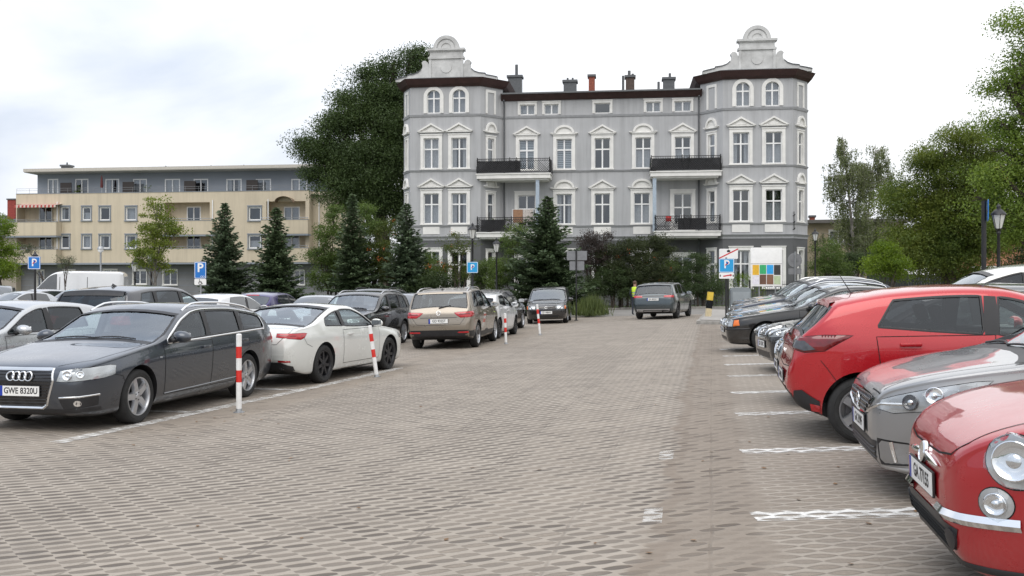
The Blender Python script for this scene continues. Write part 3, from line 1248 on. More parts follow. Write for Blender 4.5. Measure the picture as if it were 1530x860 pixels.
def beige_suv():
    L = 4.49
    sp = dict(L=L, W=1.84, R=.345, wf=.92, wr=3.60,
              top=[(0, .72), (.015, .82), (.06, .90), (.16, .95), (.5, 1.0), (.95, 1.06), (1.22, 1.09), (1.6, 1.33), (1.98, 1.54), (2.25, 1.615), (2.7, 1.645), (3.3, 1.635), (3.85, 1.585), (4.12, 1.545), (4.17, 1.50), (4.30, 1.24), (4.38, 1.10), (4.42, 1.04), (4.455, .95), (4.475, .80), (4.49, .70)],
              bot=[(0, .52), (.03, .34), (.1, .25), (.4, .22), (1.0, .22), (4.0, .24), (4.3, .30), (4.45, .36), (4.49, .52)],
              belt=[(0, .70), (.1, .87), (.4, .94), (.9, 1.0), (1.4, 1.03), (2.5, 1.055), (3.6, 1.08), (4.2, 1.08), (4.35, 1.02), (4.49, .72)],
              plan=plan(L, PL, ((.9, 1.0), (.4, .985), (.2, .96), (.08, .92), (.03, .87), (0, .80))),
              crown=[(0, .03), (.3, .05), (1.2, .05), (1.5, .10), (2.0, .085), (2.5, .06), (3.9, .06), (4.2, .06), (4.49, .03)],
              tum=.30, cav=(1.45, 4.30), screens=(1.26, 2.0, 4.14, 4.365), rear_seat=3.2, gap=.055,
              win=[(1.45, 2.38, 0, .03), (2.46, 3.30, .03, .02), (3.36, 3.98, .04, -.55)], tint_from=1)
    SPECS['suv'] = sp
    pm = paint('paint_beige', (.27, .232, .185), .55, .3)
    c = Car('suv', 'beige compact SUV with dark lower bumper seen from behind, chrome roof rails', sp, pm)
    c.glaze()
    c.finish_body()
    c.wheels('ten')
    c.doors([(1.40, 2.42, -.02, .03, 2.28), (2.43, 3.50, .03, .03, 3.36)])
    c.mirrors(1.62)
    c.seats()
    c.rails(2.1, 4.0)
    c.antenna(3.9, fin=True)
    tp = [c.P('s', 4.10, 1.0), c.P('r', .85, 1.0), c.P('r', .52, .985), c.P('r', .42, .97), c.P('r', .50, .90), c.P('r', .60, .84), c.P('r', .85, .85), c.P('s', 4.14, .88)]
    tl = c.lamp('tail_light', tp, (.8, -.6, 0), M_red)
    for ob, sd in zip(tl, (1, -1)):
        mb = MB()
        c.ribbon(mb, [Vector((0, sd * .56, .93)), Vector((0, sd * .84, .935))], (1, 0, 0), .03, .012, .002)
        mb.build('lamp_band', M_reddark, ob)
    low = [Vector((0, y, z)) for y, z in ((-.90, .27), (-.91, .46), (-.80, .515), (.80, .515), (.91, .46), (.90, .27))]
    c.patch('lower_bumper', low, (1, 0, 0), M_black, off=.005, spacing=.06)
    for q in (1, -1):
        pts = [c.P('s', s, z) for s, z in ((4.42, .47), (4.08, .50), (4.03, .42), (4.02, .26), (4.36, .30))]
        pts = [Vector((p.x, q * abs(p.y), p.z)) for p in pts]
        c.patch('bumper_corner', pts, (0, -q, 0), M_black, off=.005, spacing=.06)
    c.lamp('rear_reflector', [c.P('r', .50, .475), c.P('r', .80, .475), c.P('r', .80, .43), c.P('r', .50, .43)], (1, 0, 0), M_red, thick=0)
    for q in (1, -1):
        pts = [(c.X(s), 0, z) for s, z in ((1.36, .42), (3.2, .42), (3.15, .30), (1.40, .30))]
        c.patch('sill_cladding', [Vector(p) for p in pts], (0, -q, 0), M_black, off=.006, spacing=.12)
    c.plate(False, 'GD 9325T', .755)
    c.strip('tailgate_seam', [c.P('r', .80, 1.02), c.P('r', .70, .82), c.P('r', .58, .66), c.P('r', 0, .645)], (1, 0, 0), .008, M_seam, h=0)
    c.strip('tailgate_crease', [c.P('r', .5, .845), c.P('r', 0, .845)], (1, 0, 0), .014, M_black, h=.002)
    mb, T = c.emblem_disc(False, .965, .058, M_chrome)
    for pts in ([(-.045, .035), (-.018, -.045), (0, -.005), (.018, -.045), (.045, .035)], [(-.02, .05), (0, .008), (.02, .05)]):
        mb.tube([T @ Vector((a, b, .008)) for a, b in pts], .005, 5)
    mb.build('emblem', M_chrome, c.root)
    c.strip('spoiler', [c.P('t', 4.15, .62), c.P('t', 4.16, 0)], (0, 0, -1), .05, pm, h=.02)
    mb = MB()
    a = c.hit((0, 0, 1.10), (1, 0, 0))[0]
    b = c.hit((0, -.32, 1.17), (1, 0, 0))[0]
    mb.tube([a + Vector((-.02, 0, 0)), b + Vector((-.02, 0, 0))], [.014, .008], 6)
    mb.build('wiper', M_black, c.root)
    p = c.P('r', 0, .30)
    c.by_wheels((740, 510), (714, 518), -1, 'r', (.16, 1))
    return c


def red_hatch():
    L = 4.06
    sp = dict(L=L, W=1.70, R=.315, wf=.82, wr=3.39,
              top=[(0, .62), (.015, .70), (.06, .77), (.2, .84), (.5, .92), (.85, .985), (1.02, 1.02), (1.5, 1.27), (1.8, 1.41), (2.1, 1.478), (2.5, 1.495), (3.0, 1.475), (3.45, 1.415), (3.60, 1.385), (3.635, 1.35), (3.80, 1.17), (3.90, 1.065), (3.955, 1.005), (3.985, .93), (4.01, .81), (4.045, .71), (4.06, .62)],
              bot=[(0, .42), (.03, .28), (.1, .20), (.4, .18), (1.0, .18), (3.6, .19), (3.75, .25), (3.95, .34), (4.06, .50)],
              belt=[(0, .59), (.1, .74), (.4, .83), (.8, .91), (1.2, .945), (2.0, .98), (2.7, 1.03), (3.3, 1.085), (3.6, 1.10), (3.85, 1.03), (3.95, .95), (4.06, .64)],
              plan=plan(L, PL, ((.75, 1.0), (.5, .985), (.28, .94), (.16, .89), (.08, .83), (.03, .76), (0, .68))),
              crown=[(0, .03), (.3, .05), (1.0, .05), (1.3, .10), (1.8, .085), (2.3, .06), (3.3, .06), (3.65, .07), (4.06, .03)],
              tum=.33, cav=(1.25, 3.72), screens=(1.06, 1.82, 3.63, 3.90), rear_seat=2.85, gap=.05,
              win=[(1.30, 2.18, 0, -.06), (2.30, 3.26, -.08, -.62)], tint_from=1)
    SPECS['hatch'] = sp
    pm = paint('paint_soul_red', (.44, .004, .011), .25, .28, dirt=.1)
    c = Car('hatchback', 'bright red hatchback with tinted rear windows, parked rear first in the right row', sp, pm)
    c.glaze()
    c.finish_body()
    c.wheels('five')
    c.doors([(1.20, 2.24, -.03, -.06, 2.12), (2.25, 3.18, -.06, .10, 2.95)])
    c.mirrors(1.52)
    c.seats()
    c.antenna(3.35, .20)
    tp = [c.P('s', 3.46, 1.035), c.P('s', 3.72, 1.04), c.P('r', .66, 1.02), c.P('r', .52, 1.01), c.P('r', .56, .92), c.P('s', 3.90, .875), c.P('s', 3.72, .89)]
    tl = c.lamp('tail_light', tp, (.62, -.78, 0), plain('lamp_wine_red', (.16, .003, .006), .08, coat=1.0, vary=.3, scale=14), dome=.010, spacing=.025)
    ii = [c.P('s', 3.89, .985), c.P('r', .60, .985), c.P('r', .60, .93), c.P('s', 3.90, .89), c.P('s', 3.80, .905)]
    for ob, sd in zip(tl, (1, -1)):
        mb = MB()
        q = [Vector((p.x, p.y * sd, p.z)) for p in ii]
        c.patch('lamp_lens', q, (.62, -.78 * sd, 0), M_lampdark, off=.022, thick=.014, parent=ob, spacing=.02)
        q = [c.P('r', .62 + .028 * cos(a), .99 + .026 * sin(a)) for a in np.linspace(0, 2 * pi, 12)[:-1]]
        q = [Vector((p.x, p.y * sd, p.z)) for p in q]
        c.patch('reversing_lens', q, (.62, -.78 * sd, 0), M_lampclear, off=.027, thick=.01, parent=ob, spacing=.015)
    for q in (1, -1):
        pts = [c.P('s', s, z) for s, z in ((3.775, .29), (3.77, .40), (3.85, .45), (3.93, .51), (4.0, .50), (3.985, .38), (3.88, .31))]
        pts = [Vector((p.x, q * abs(p.y), p.z)) for p in pts]
        c.patch('lower_bumper', pts, (.3, -q, 0), M_black, off=.009, spacing=.02)
        pts = [c.P('s', s, z) for s, z in ((3.77, .36), (3.86, .38), (3.84, .31), (3.77, .30))]
        pts = [Vector((p.x, q * abs(p.y), p.z)) for p in pts]
        c.patch('rear_reflector', pts, (.3, -q, 0), M_red, off=.014, spacing=.02)
    low = [Vector((0, y, z)) for y, z in ((-.60, .30), (-.62, .46), (-.45, .50), (.45, .50), (.62, .46), (.60, .30))]
    c.patch('rear_skirt', low, (1, 0, 0), M_black, off=.005, spacing=.06)
    c.plate(False, 'GA 41906', .60)
    c.strip('tailgate_seam', [c.P('r', .60, 1.08), c.P('r', .545, 1.0), c.P('r', .58, .86), c.P('r', .56, .73), c.P('r', 0, .70)], (1, 0, 0), .008, M_seam, h=0)
    c.strip('spoiler', [c.P('t', 3.62, .60), c.P('t', 3.63, 0)], (0, 0, -1), .07, pm, h=.022)
    mb = MB()
    a = c.hit((0, 0, 1.02), (1, 0, 0))[0]
    b = c.hit((0, .30, 1.06), (1, 0, 0))[0]
    mb.tube([a + Vector((-.03, 0, 0)), b + Vector((-.02, 0, 0))], [.016, .009], 6)
    mb.build('wiper', M_black, c.root)
    text_mesh('badge', 'mazda', .06, M_chrome, c.root, Matrix.Translation((c.P('r', .36, .83).x - .006, .36, .83)) @ Matrix(((0, 0, -1, 0), (-1, 0, 0, 0), (0, 1, 0, 0), (0, 0, 0, 1))), .003)
    c.strip('bumper_seam', [c.P('s', 3.76, .80), c.P('s', 3.70, .72), c.P('s', 3.62, .60)], (0, -1, 0), .006, M_seam, h=0)
    c.by_wheels(None, (1290, 663), -1, 'r', (.978, -.208))
    return c


def grey_hatch():
    L = 3.995
    sp = dict(L=L, W=1.745, R=.31, wf=.84, wr=3.36,
              top=[(0, .66), (.015, .72), (.05, .775), (.12, .82), (.3, .885), (.65, .955), (.98, 1.01), (1.4, 1.23), (1.75, 1.395), (2.05, 1.46), (2.5, 1.475), (3.0, 1.455), (3.5, 1.39), (3.65, 1.33), (3.82, 1.05), (3.93, .90), (3.98, .75), (3.995, .62)],
              bot=[(0, .38), (.03, .27), (.1, .215), (.3, .18), (.6, .17), (3.6, .19), (3.8, .26), (3.995, .45)],
              belt=[(0, .62), (.08, .75), (.2, .80), (.45, .86), (.8, .905), (1.2, .94), (2.0, .96), (2.8, .99), (3.6, 1.02), (3.85, .92), (3.995, .66)],
              plan=plan(L, [(0, .56), (.03, .66), (.08, .74), (.18, .83), (.36, .925), (.6, .98), (.95, 1.0)]),
              crown=[(0, .03), (.15, .06), (.5, .07), (.95, .06), (1.3, .10), (1.7, .085), (2.3, .06), (3.3, .06), (3.65, .07), (3.995, .03)],
              tum=.33, cav=(1.22, 3.70), screens=(1.02, 1.78, 3.62, 3.85), rear_seat=2.8,
              win=[(1.26, 2.14, 0, -.04), (2.24, 3.10, -.06, -.3)], tint_from=1)
    SPECS['hatch2'] = sp
    pm = paint('paint_mid_grey', (.29, .294, .30), .55, .3)
    c = Car('hatchback', 'metallic grey hatchback facing the lane between the two red cars', sp, pm)
    c.glaze()
    c.finish_body()
    c.wheels('five')
    c.doors([(1.18, 2.18, -.03, -.04, 2.05), (2.19, 3.10, -.04, .1, 2.95)])
    c.mirrors(1.48)
    c.seats()
    c.wipers()
    # grille: chrome wings, mesh
    gp = [Vector((0, y, z)) for y, z in ((-.52, .72), (-.30, .735), (0, .745), (.30, .735), (.52, .72), (.44, .655), (.30, .60), (0, .575), (-.30, .60), (-.44, .655))]
    g = c.patch('grille', gp, (-1, 0, 0), M_glossblack, off=.004, spacing=.05)
    mb = MB()
    for r in range(4):
        for k in range(-8, 9):
            y = (k + .5 * (r % 2)) * .052
            z = .71 - r * .034
            if abs(y) < .45 - r * .06:
                ring = []
                for a in np.linspace(0, 2 * pi, 7):
                    p, n = c.hit((0, y + .024 * cos(a), z + .016 * sin(a)), (-1, 0, 0))
                    ring.append(p + n * .009)
                mb.tube(ring, .0045, 4, caps=False)
    mb.build('grille_mesh', M_lampdark, g)
    for q in (1, -1):
        c.strip('grille_trim', [c.P('f', .0, .565), c.P('f', .30, .59), c.P('f', .50, .655), c.P('f', .60, .69), c.P('s', .20, .70)], (-.8, -.6, 0), .022, M_chrome, h=.012)
        break
    mb, T = c.emblem_disc(True, .655, .055, M_chrome, .014)
    mb.tube([T @ Vector((a, b, .014)) for a, b in ((.03, .03), (-.03, .012), (.03, -.012), (-.03, -.03))], .008, 5)
    mb.build('emblem', M_chrome, g)
    hp = [c.P('f', .56, .655), c.P('f', .60, .72), c.P('s', .30, .80), c.P('s', .62, .862), c.P('s', .72, .868), c.P('s', .66, .83), c.P('s', .44, .74), c.P('s', .30, .66), c.P('f', .68, .635)]
    c.lamp('headlight', hp, (-.55, -.80, -.2), M_lampclear, off=.005, dome=.012, inner=[(c.P('s', .22, .715), .055, M_lampdark), (c.P('s', .36, .765), .06, M_reflector)])
    low = [Vector((0, y, z)) for y, z in ((-.55, .42), (.55, .42), (.50, .27), (-.50, .27))]
    li = c.patch('air_intake', low, (-1, 0, 0), M_black, off=.004, spacing=.06)
    mb = MB()
    for z in (.30, .335, .37):
        c.ribbon(mb, [Vector((0, -.52, z)), Vector((0, .52, z))], (-1, 0, 0), .012, .005, .008)
    mb.build('intake_slats', M_black, li)
    ip = [c.P('f', .56, .44), c.P('s', .20, .43), c.P('s', .36, .33), c.P('s', .30, .285), c.P('f', .55, .26)]
    c.lamp('fog_lamp_recess', ip, (-.75, -.65, 0), M_black, off=.003, thick=0, dome=-.012)
    c.strip('running_light', [c.P('f', .655, .43), c.P('f', .66, .29)], (-.8, -.6, 0), .030, M_reflector, h=.012)
    c.strip('splitter', [c.P('f', 0, .235), c.P('f', .5, .235), c.P('s', .30, .24), c.P('s', .52, .25)], (-.8, -.6, 0), .03, M_alloy, h=.010)
    c.plate(True, 'GA 2194F', .505)
    c.strip('bonnet_seam', [c.P('f', .30, .765), c.P('f', .56, .755), c.P('t', .35, .64), c.P('t', .62, .70), c.P('t', .98, .745)], (-.1, 0, -1), .008, M_seam, h=0)
    c.strip('bumper_seam', [c.P('s', .45, .735), c.P('s', .60, .70), c.P('s', .64, .62), c.P('s', .56, .52)], (0, -1, 0), .007, M_seam, h=0)
    c.lamp('tail_light', [c.P('s', 3.6, .92), c.P('r', .6, .92), c.P('r', .6, .78), c.P('s', 3.75, .78)], (.7, -.7, 0), M_red)
    c.nose(1289, 7.2)
    return c


def red_city_car():
    L = 3.55
    sp = dict(L=L, W=1.63, R=.29, wf=.70, wr=3.0,
              top=[(0, .63), (.012, .70), (.04, .765), (.10, .82), (.22, .88), (.45, .945), (.80, 1.01), (1.15, 1.22), (1.45, 1.39), (1.75, 1.47), (2.1, 1.488), (2.6, 1.455), (2.95, 1.385), (3.1, 1.30), (3.30, 1.05), (3.42, .92), (3.50, .78), (3.55, .60)],
              bot=[(0, .40), (.03, .29), (.09, .215), (.25, .18), (.6, .17), (3.0, .19), (3.4, .26), (3.55, .42)],
              belt=[(0, .59), (.06, .72), (.16, .80), (.35, .87), (.7, .925), (1.1, .95), (1.8, .955), (2.8, .965), (3.2, .95), (3.45, .8), (3.55, .62)],
              plan=plan(L, [(0, .50), (.03, .61), (.08, .70), (.17, .80), (.33, .905), (.55, .97), (.85, 1.0)], ((.8, 1.0), (.45, .96), (.22, .88), (.1, .80), (.04, .72), (0, .62))),
              crown=[(0, .05), (.1, .10), (.3, .13), (.7, .10), (.95, .08), (1.2, .11), (1.5, .085), (2.1, .06), (2.9, .07), (3.55, .05)],
              tum=.36, cav=(1.0, 3.15), screens=(.84, 1.48, 3.02, 3.34), rear_seat=2.5, gap=.05,
              win=[(1.0, 2.05, 0, .05), (2.14, 2.85, .05, -.3)])
    SPECS['city'] = sp
    pm = paint('paint_dark_red', (.36, .006, .012), .2, .3, dirt=.2)
    c = Car('city_car', 'dark red rounded city car with round headlights and chrome moustache emblem, nearest on the right', sp, pm)
    c.glaze()
    c.finish_body()
    c.wheels('seven')
    c.doors([(.98, 2.08, -.03, .05, 1.95)])
    c.mirrors(1.22)
    c.seats()
    # round lamps
    def ring3(y, z, r, k=20):
        return [c.P('f', y + r * cos(a) * .8, z + r * sin(a)) for a in np.linspace(0, 2 * pi, k + 1)[:-1]]
    pc = c.P('s', .36, .77)
    dd = Vector((-.62, -.70, -.35)).normalized()
    def disc(center, r, rx=1.0):
        e1 = Vector((0, 0, 1)).cross(dd).normalized()
        e2 = dd.cross(e1)
        return [center + e1 * (r * rx * cos(a)) + e2 * (r * sin(a)) for a in np.linspace(0, 2 * pi, 25)[:-1]]
    hc = c.P('f', .62, .745)
    hc = (hc + c.P('s', .33, .755)) / 2
    c.lamp('headlight', disc(hc, .118), dd, M_lampclear, off=.007, thick=.04, dome=.022, inner=[(hc, .09, M_reflector)], spacing=.03)
    dd = Vector((-.80, -.60, 0)).normalized()
    fc = c.P('f', .645, .555)
    c.lamp('fog_lamp', disc(fc, .072), dd, M_lampclear, off=.006, thick=.03, dome=.014, inner=[(fc, .05, M_reflector)], spacing=.03)
    # moustache emblem
    mb = MB()
    for sd in (1, -1):
        pts, rr = [], []
        for t in np.linspace(0, 1, 9):
            p, n = c.hit((0, sd * lerp(.055, .30, t), .672 - .018 * t), (-1, 0, 0))
            pts.append(p + n * .010)
            rr.append(.015 * sin(pi * (.18 + .8 * t)) + .004)
        mb.tube(pts, rr, 8)
    p, n = c.hit((0, 0, .675), (-1, 0, 0))
    T = Matrix.Translation(p + n * .012) @ n.to_track_quat('Z', 'Y').to_matrix().to_4x4()
    mb.lathe([(.056, -.01), (.056, .006), (.048, .012), (.046, .008), (0, .010)], 24, 0, True, T)
    mb.build('emblem', M_chrome, c.root)
    c.plate(True, 'GA 77155', .555)
    # chrome bumper bars
    for sd in (1, -1):
        mb = MB()
        pts = [c.P('f', sd * y, z) for y, z in ((.27, .452), (.40, .452), (.52, .455), (.62, .462))]
        pts += [c.P('s', .25, .468)] if sd > 0 else [Vector((c.P('s', .25, .468).x, -c.P('s', .25, .468).y, .468))]
        c.ribbon(mb, pts, (-.85, -.5 * sd, 0), .055, .004, .018)
        mb.build('bumper_bar', M_chrome, c.root)
    low = [Vector((0, y, z)) for y, z in ((-.50, .40), (-.3, .425), (.3, .425), (.50, .40), (.47, .295), (.3, .275), (-.3, .275), (-.47, .295))]
    g = c.patch('lower_grille', low, (-1, 0, 0), M_black, off=.004, spacing=.05)
    mb = MB()
    for z in (.30, .325, .35, .375):
        c.ribbon(mb, [Vector((0, -.44, z)), Vector((0, .44, z))], (-1, 0, 0), .008, .005, .008)
    mb.build('grille_slats', M_seam, g)
    for q in (1, -1):
        pts = [Vector((0, q * (.445 + .042 * cos(a)), .345 + .05 * sin(a))) for a in np.linspace(0, 2 * pi, 16)[:-1]]
        o = c.patch('towing_cover', pts, (-1, 0, 0), M_black, off=.014, thick=.02, spacing=.03)
    c.strip('bonnet_seam', [c.P('f', 0, .715), c.P('f', .25, .715), c.P('f', .42, .735), c.P('f', .50, .80), c.P('t', .45, .60), c.P('t', .7, .70)], (-.7, 0, -.7), .009, M_seam, h=0)
    c.strip('bumper_seam', [c.P('s', .26, .63), c.P('s', .40, .64), c.P('s', .46, .62)], (0, -1, 0), .006, M_seam, h=0)
    c.strip('splitter', [c.P('f', 0, .235), c.P('f', .45, .235), c.P('s', .30, .24), c.P('s', .42, .25)], (-.8, -.6, 0), .035, M_black, h=.010)
    c.lamp('tail_light', [c.P('s', 3.25, .92), c.P('r', .6, .92), c.P('r', .6, .72), c.P('s', 3.35, .72)], (.7, -.7, 0), M_red)
    c.nose(1386, 4.85)
    return c
# ---------------------------------------------------------------- the other cars
SPECS['sedan'] = dict(L=4.775, W=1.80, H=1.435, R=.325, wf=.84, wr=3.67,
    top=[(0, .62), (.015, .69), (.05, .735), (.18, .775), (.7, .85), (1.15, .91), (1.40, .945), (1.85, 1.18), (2.2, 1.345), (2.5, 1.415), (2.85, 1.435), (3.3, 1.41), (3.6, 1.345), (3.95, 1.15), (4.15, 1.05), (4.3, 1.03), (4.6, 1.01), (4.70, .985), (4.74, .90), (4.765, .75), (4.775, .62)],
    bot=[(0, .40), (.03, .27), (.1, .20), (.4, .18), (1.0, .18), (4.1, .19), (4.5, .25), (4.7, .32), (4.775, .46)],
    belt=[(0, .60), (.1, .70), (.4, .78), (.9, .85), (1.4, .90), (2.5, .935), (3.6, .97), (4.3, .985), (4.6, .96), (4.775, .68)],
    plan=[(0, .66), (.02, .74), (.07, .82), (.18, .90), (.36, .96), (.65, .99), (1.0, 1.0), (3.9, 1.0), (4.3, .97), (4.55, .92), (4.68, .87), (4.74, .82), (4.775, .75)],
    crown=[(0, .03), (.3, .05), (1.25, .05), (1.5, .10), (2.1, .085), (2.6, .06), (3.4, .07), (4.1, .05), (4.775, .03)],
    tum=.36, cav=(1.6, 4.0), screens=(1.44, 2.24, 3.50, 4.08), rear_seat=3.3, cutb=.4,
    win=[(1.62, 2.62, 0, .05), (2.70, 3.55, .05, -.45)])
SPECS['mpv'] = dict(L=4.62, W=1.81, H=1.73, R=.315, wf=.92, wr=3.76,
    top=[(0, .66), (.015, .76), (.05, .82), (.12, .86), (.4, .93), (.75, 1.0), (.95, 1.05), (1.5, 1.42), (1.9, 1.62), (2.3, 1.70), (2.8, 1.73), (3.6, 1.705), (4.15, 1.65), (4.26, 1.60), (4.34, 1.48), (4.48, 1.12), (4.54, 1.0), (4.585, .82), (4.61, .72), (4.62, .62)],
    bot=[(0, .42), (.03, .29), (.1, .23), (.4, .20), (1.0, .19), (4.1, .2), (4.4, .27), (4.58, .36), (4.62, .48)],
    belt=[(0, .64), (.1, .80), (.4, .88), (.9, .97), (1.4, 1.0), (2.5, 1.03), (3.6, 1.05), (4.3, 1.05), (4.5, .95), (4.62, .68)],
    plan=[(0, .66), (.02, .74), (.07, .82), (.18, .90), (.36, .96), (.65, .99), (1.0, 1.0), (3.9, 1.0), (4.3, .98), (4.45, .95), (4.54, .90), (4.59, .84), (4.62, .78)],
    crown=[(0, .03), (.3, .05), (.9, .05), (1.3, .10), (1.9, .085), (2.5, .06), (4.2, .06), (4.62, .03)],
    tum=.24, cav=(1.25, 4.4), screens=(.99, 1.92, 4.28, 4.48), rear_seat=3.2,
    win=[(1.15, 2.30, 0, .02), (2.38, 3.30, .02, 0), (3.38, 4.2, 0, -.15)])
SPECS['van'] = dict(L=5.6, W=2.0, H=2.5, R=.34, wf=.95, wr=4.3,
    top=[(0, .8), (.02, .93), (.1, 1.06), (.45, 1.2), (.75, 1.30), (.95, 1.42), (1.5, 2.02), (1.8, 2.32), (2.1, 2.45), (2.6, 2.5), (5.2, 2.48), (5.45, 2.45), (5.54, 2.36), (5.58, 2.0), (5.59, 1.2), (5.6, .7)],
    bot=[(0, .5), (.03, .34), (.1, .26), (.4, .24), (5.0, .26), (5.5, .36), (5.6, .5)],
    belt=[(0, .76), (.1, .98), (.5, 1.1), (.9, 1.22), (1.4, 1.30), (5.4, 1.32), (5.6, .8)],
    plan=[(0, .66), (.02, .74), (.07, .82), (.18, .90), (.36, .96), (.65, .99), (1.0, 1.0), (5.2, 1.0), (5.5, .99), (5.57, .97), (5.6, .92)],
    crown=[(0, .03), (.3, .05), (.9, .05), (1.3, .10), (1.9, .10), (2.5, .07), (5.5, .07), (5.6, .03)],
    tum=.10, cav=(1.3, 2.6), screens=(.9, 1.78, 5.5, 5.52), no_rear=True, win=[(1.12, 2.15, 0, 0)])


def scaled(key, L=None, W=None, H=None, R=None, **kw):
    b = SPECS[key]
    H0 = b.get('H') or max(z for _, z in b['top'])
    L, W, H = L or b['L'], W or b['W'], H or H0
    k, m = L / b['L'], H / H0
    o = dict(b)
    o.update(L=L, W=W, R=R or b['R'], wf=b['wf'] * k, wr=b['wr'] * k, H=H)
    for n in ('top', 'bot', 'belt', 'crown'):
        o[n] = [(s * k, z * m) for s, z in b[n]]
    o['plan'] = [(s * k, w) for s, w in b['plan']]
    o['cav'] = tuple(s * k for s in b['cav'])
    o['screens'] = tuple(s * k for s in b['screens'])
    o['win'] = [(a * k, c * k, la * k / m, lb * k / m) for a, c, la, lb in b['win']]
    if 'rear_seat' in b:
        o['rear_seat'] = b['rear_seat'] * k
    o.update(kw)
    return o


def gen_front(c, hz, s1=.36, hh=.06, amber=False, gr='bars', bowls=True, plate='GD 50184', gw=.46, lo=True, emblem=True, hin=.56):
    w = c.W / 2
    q = (.9, -.45) if False else (-.86, -.5, 0)
    if amber:
        c.lamp('indicator', [c.P('f', .86 * w, hz + hh), c.P('s', s1 * .72, hz + hh), c.P('s', s1 * .75, hz - hh * .7), c.P('f', .87 * w, hz - hh)], q, M_amber)
        hp = [c.P('f', hin * w, hz + hh), c.P('f', .85 * w, hz + hh), c.P('f', .86 * w, hz - hh), c.P('f', hin * w, hz - hh)]
        ib = [(c.P('f', lerp(hin, .8, .3) * w, hz), hh * .75, M_reflector), (c.P('f', lerp(hin, .8, .75) * w, hz), hh * .75, M_reflector)]
    else:
        hp = [c.P('f', hin * w, hz + hh * .7), c.P('f', .74 * w, hz + hh * 1.1), c.P('s', s1, hz + hh * 1.5), c.P('s', s1 + .08, hz + hh), c.P('s', s1 - .06, hz - hh * .6), c.P('f', .76 * w, hz - hh), c.P('f', (hin + .03) * w, hz - hh * .9)]
        ib = [(c.P('f', .70 * w, hz), hh * .75, M_reflector), (c.P('f', .84 * w, hz + hh * .1), hh * .7, M_reflector)]
    c.lamp('headlight', hp, q, M_lampclear, inner=ib if bowls and c.hi else None)
    gp = [Vector((0, y, z)) for y, z in ((-gw * w, hz + hh * .7), (gw * w, hz + hh * .7), (gw * w * .9, hz - hh), (-gw * w * .9, hz - hh))]
    g = c.patch('grille', gp, (-1, 0, 0), M_black, off=.004, spacing=.07)
    mb = MB()
    if gr == 'bars':
        for z in np.linspace(hz - hh * .7, hz + hh * .5, 3):
            c.ribbon(mb, [Vector((0, -gw * w * .9, z)), Vector((0, gw * w * .9, z))], (-1, 0, 0), .014, .005, .008, spacing=.1)
    elif gr == 'kidney':
        for sd in (1, -1):
            c.ribbon(mb, [Vector((0, sd * y, z)) for y, z in ((.03, hz + hh), (.19, hz + hh), (.19, hz - hh), (.03, hz - hh))], (-1, 0, 0), .016, .005, .01, closed=True)
    elif gr == 'tall':
        for z in np.linspace(hz - hh * 1.2, hz + hh * .9, 5):
            c.ribbon(mb, [Vector((0, -.26, z)), Vector((0, .26, z))], (-1, 0, 0), .014, .007, .008)
        c.ribbon(mb, [Vector((0, y, z)) for y, z in ((-.30, hz + hh * 1.2), (.30, hz + hh * 1.2), (.27, hz - hh * 1.5), (-.27, hz - hh * 1.5))], (-1, 0, 0), .025, .006, .012, closed=True)
    mb.build('grille_bars', M_chrome, g)
    if emblem and c.hi:
        mb, T = c.emblem_disc(True, hz, .05, M_chrome, .012)
        mb.build('emblem', M_chrome, g)
    zl = hz * .44
    c.patch('air_intake', [Vector((0, y, z)) for y, z in ((-.6 * w, zl + .06), (.6 * w, zl + .06), (.55 * w, zl - .05), (-.55 * w, zl - .05))], (-1, 0, 0), M_black, off=.003, spacing=.08)
    if plate:
        c.plate(True, plate if c.hi else None, lerp(zl, hz, .46))


def gen_rear(c, tz, th=.09, yin=.62, plate='GD 7719K', pz=None, mat=None, low=True, ds=.22):
    w = c.W / 2
    L = c.L
    tp = [c.P('s', L - ds, tz + th), c.P('r', .82 * w, tz + th), c.P('r', yin * w, tz + th * .8), c.P('r', yin * w, tz - th * .8), c.P('r', .82 * w, tz - th), c.P('s', L - ds, tz - th)]
    c.lamp('tail_light', tp, (.75, -.66, 0), mat or M_red)
    if low:
        zb = float(c.bot(L - .1)) + .02
        c.patch('lower_bumper', [Vector((0, y, z)) for y, z in ((-.8 * w, zb), (-.82 * w, zb + .13), (.82 * w, zb + .13), (.8 * w, zb))], (1, 0, 0), M_black, off=.004, spacing=.08)
    if plate:
        c.plate(False, plate if c.hi else None, pz or tz - .12)


def gen(name, label, key, pm, hi, group=None, cat='car', wheels='ten', wmat=None, mirrors=True, doors=True, rails=None, chrome=False, rear=None, front=None, mmat=None, handles=None, **kw):
    sp = scaled(key, **kw)
    sp['mid'] = True
    c = Car(name, label, sp, pm, hi, group, cat)
    c.glaze(chrome=chrome and hi)
    c.finish_body()
    c.wheels(wheels, wmat)
    if hi and doors:
        ws = sp['win']
        if len(ws) >= 2:
            m1 = (ws[0][1] + ws[1][0]) / 2
            e2 = ws[1][1] + .10
            c.doors([(ws[0][0] - .06, m1 - .005, -.02, .03, m1 - .16), (m1 + .005, e2, .03, .05, e2 - .18)], handle_mat=handles)
        else:
            c.doors([(ws[0][0] - .06, ws[0][1] + .05, -.02, .03, ws[0][1] - .1)])
    if mirrors:
        c.mirrors(sp['win'][0][0] + .16, mmat)
    if hi:
        c.seats()
        c.wipers()
    if rails:
        k = sp['screens']
        c.rails(k[1] + .15, k[2] - .15, rails)
    if front:
        gen_front(c, **front)
    if rear:
        gen_rear(c, **rear)
    return c


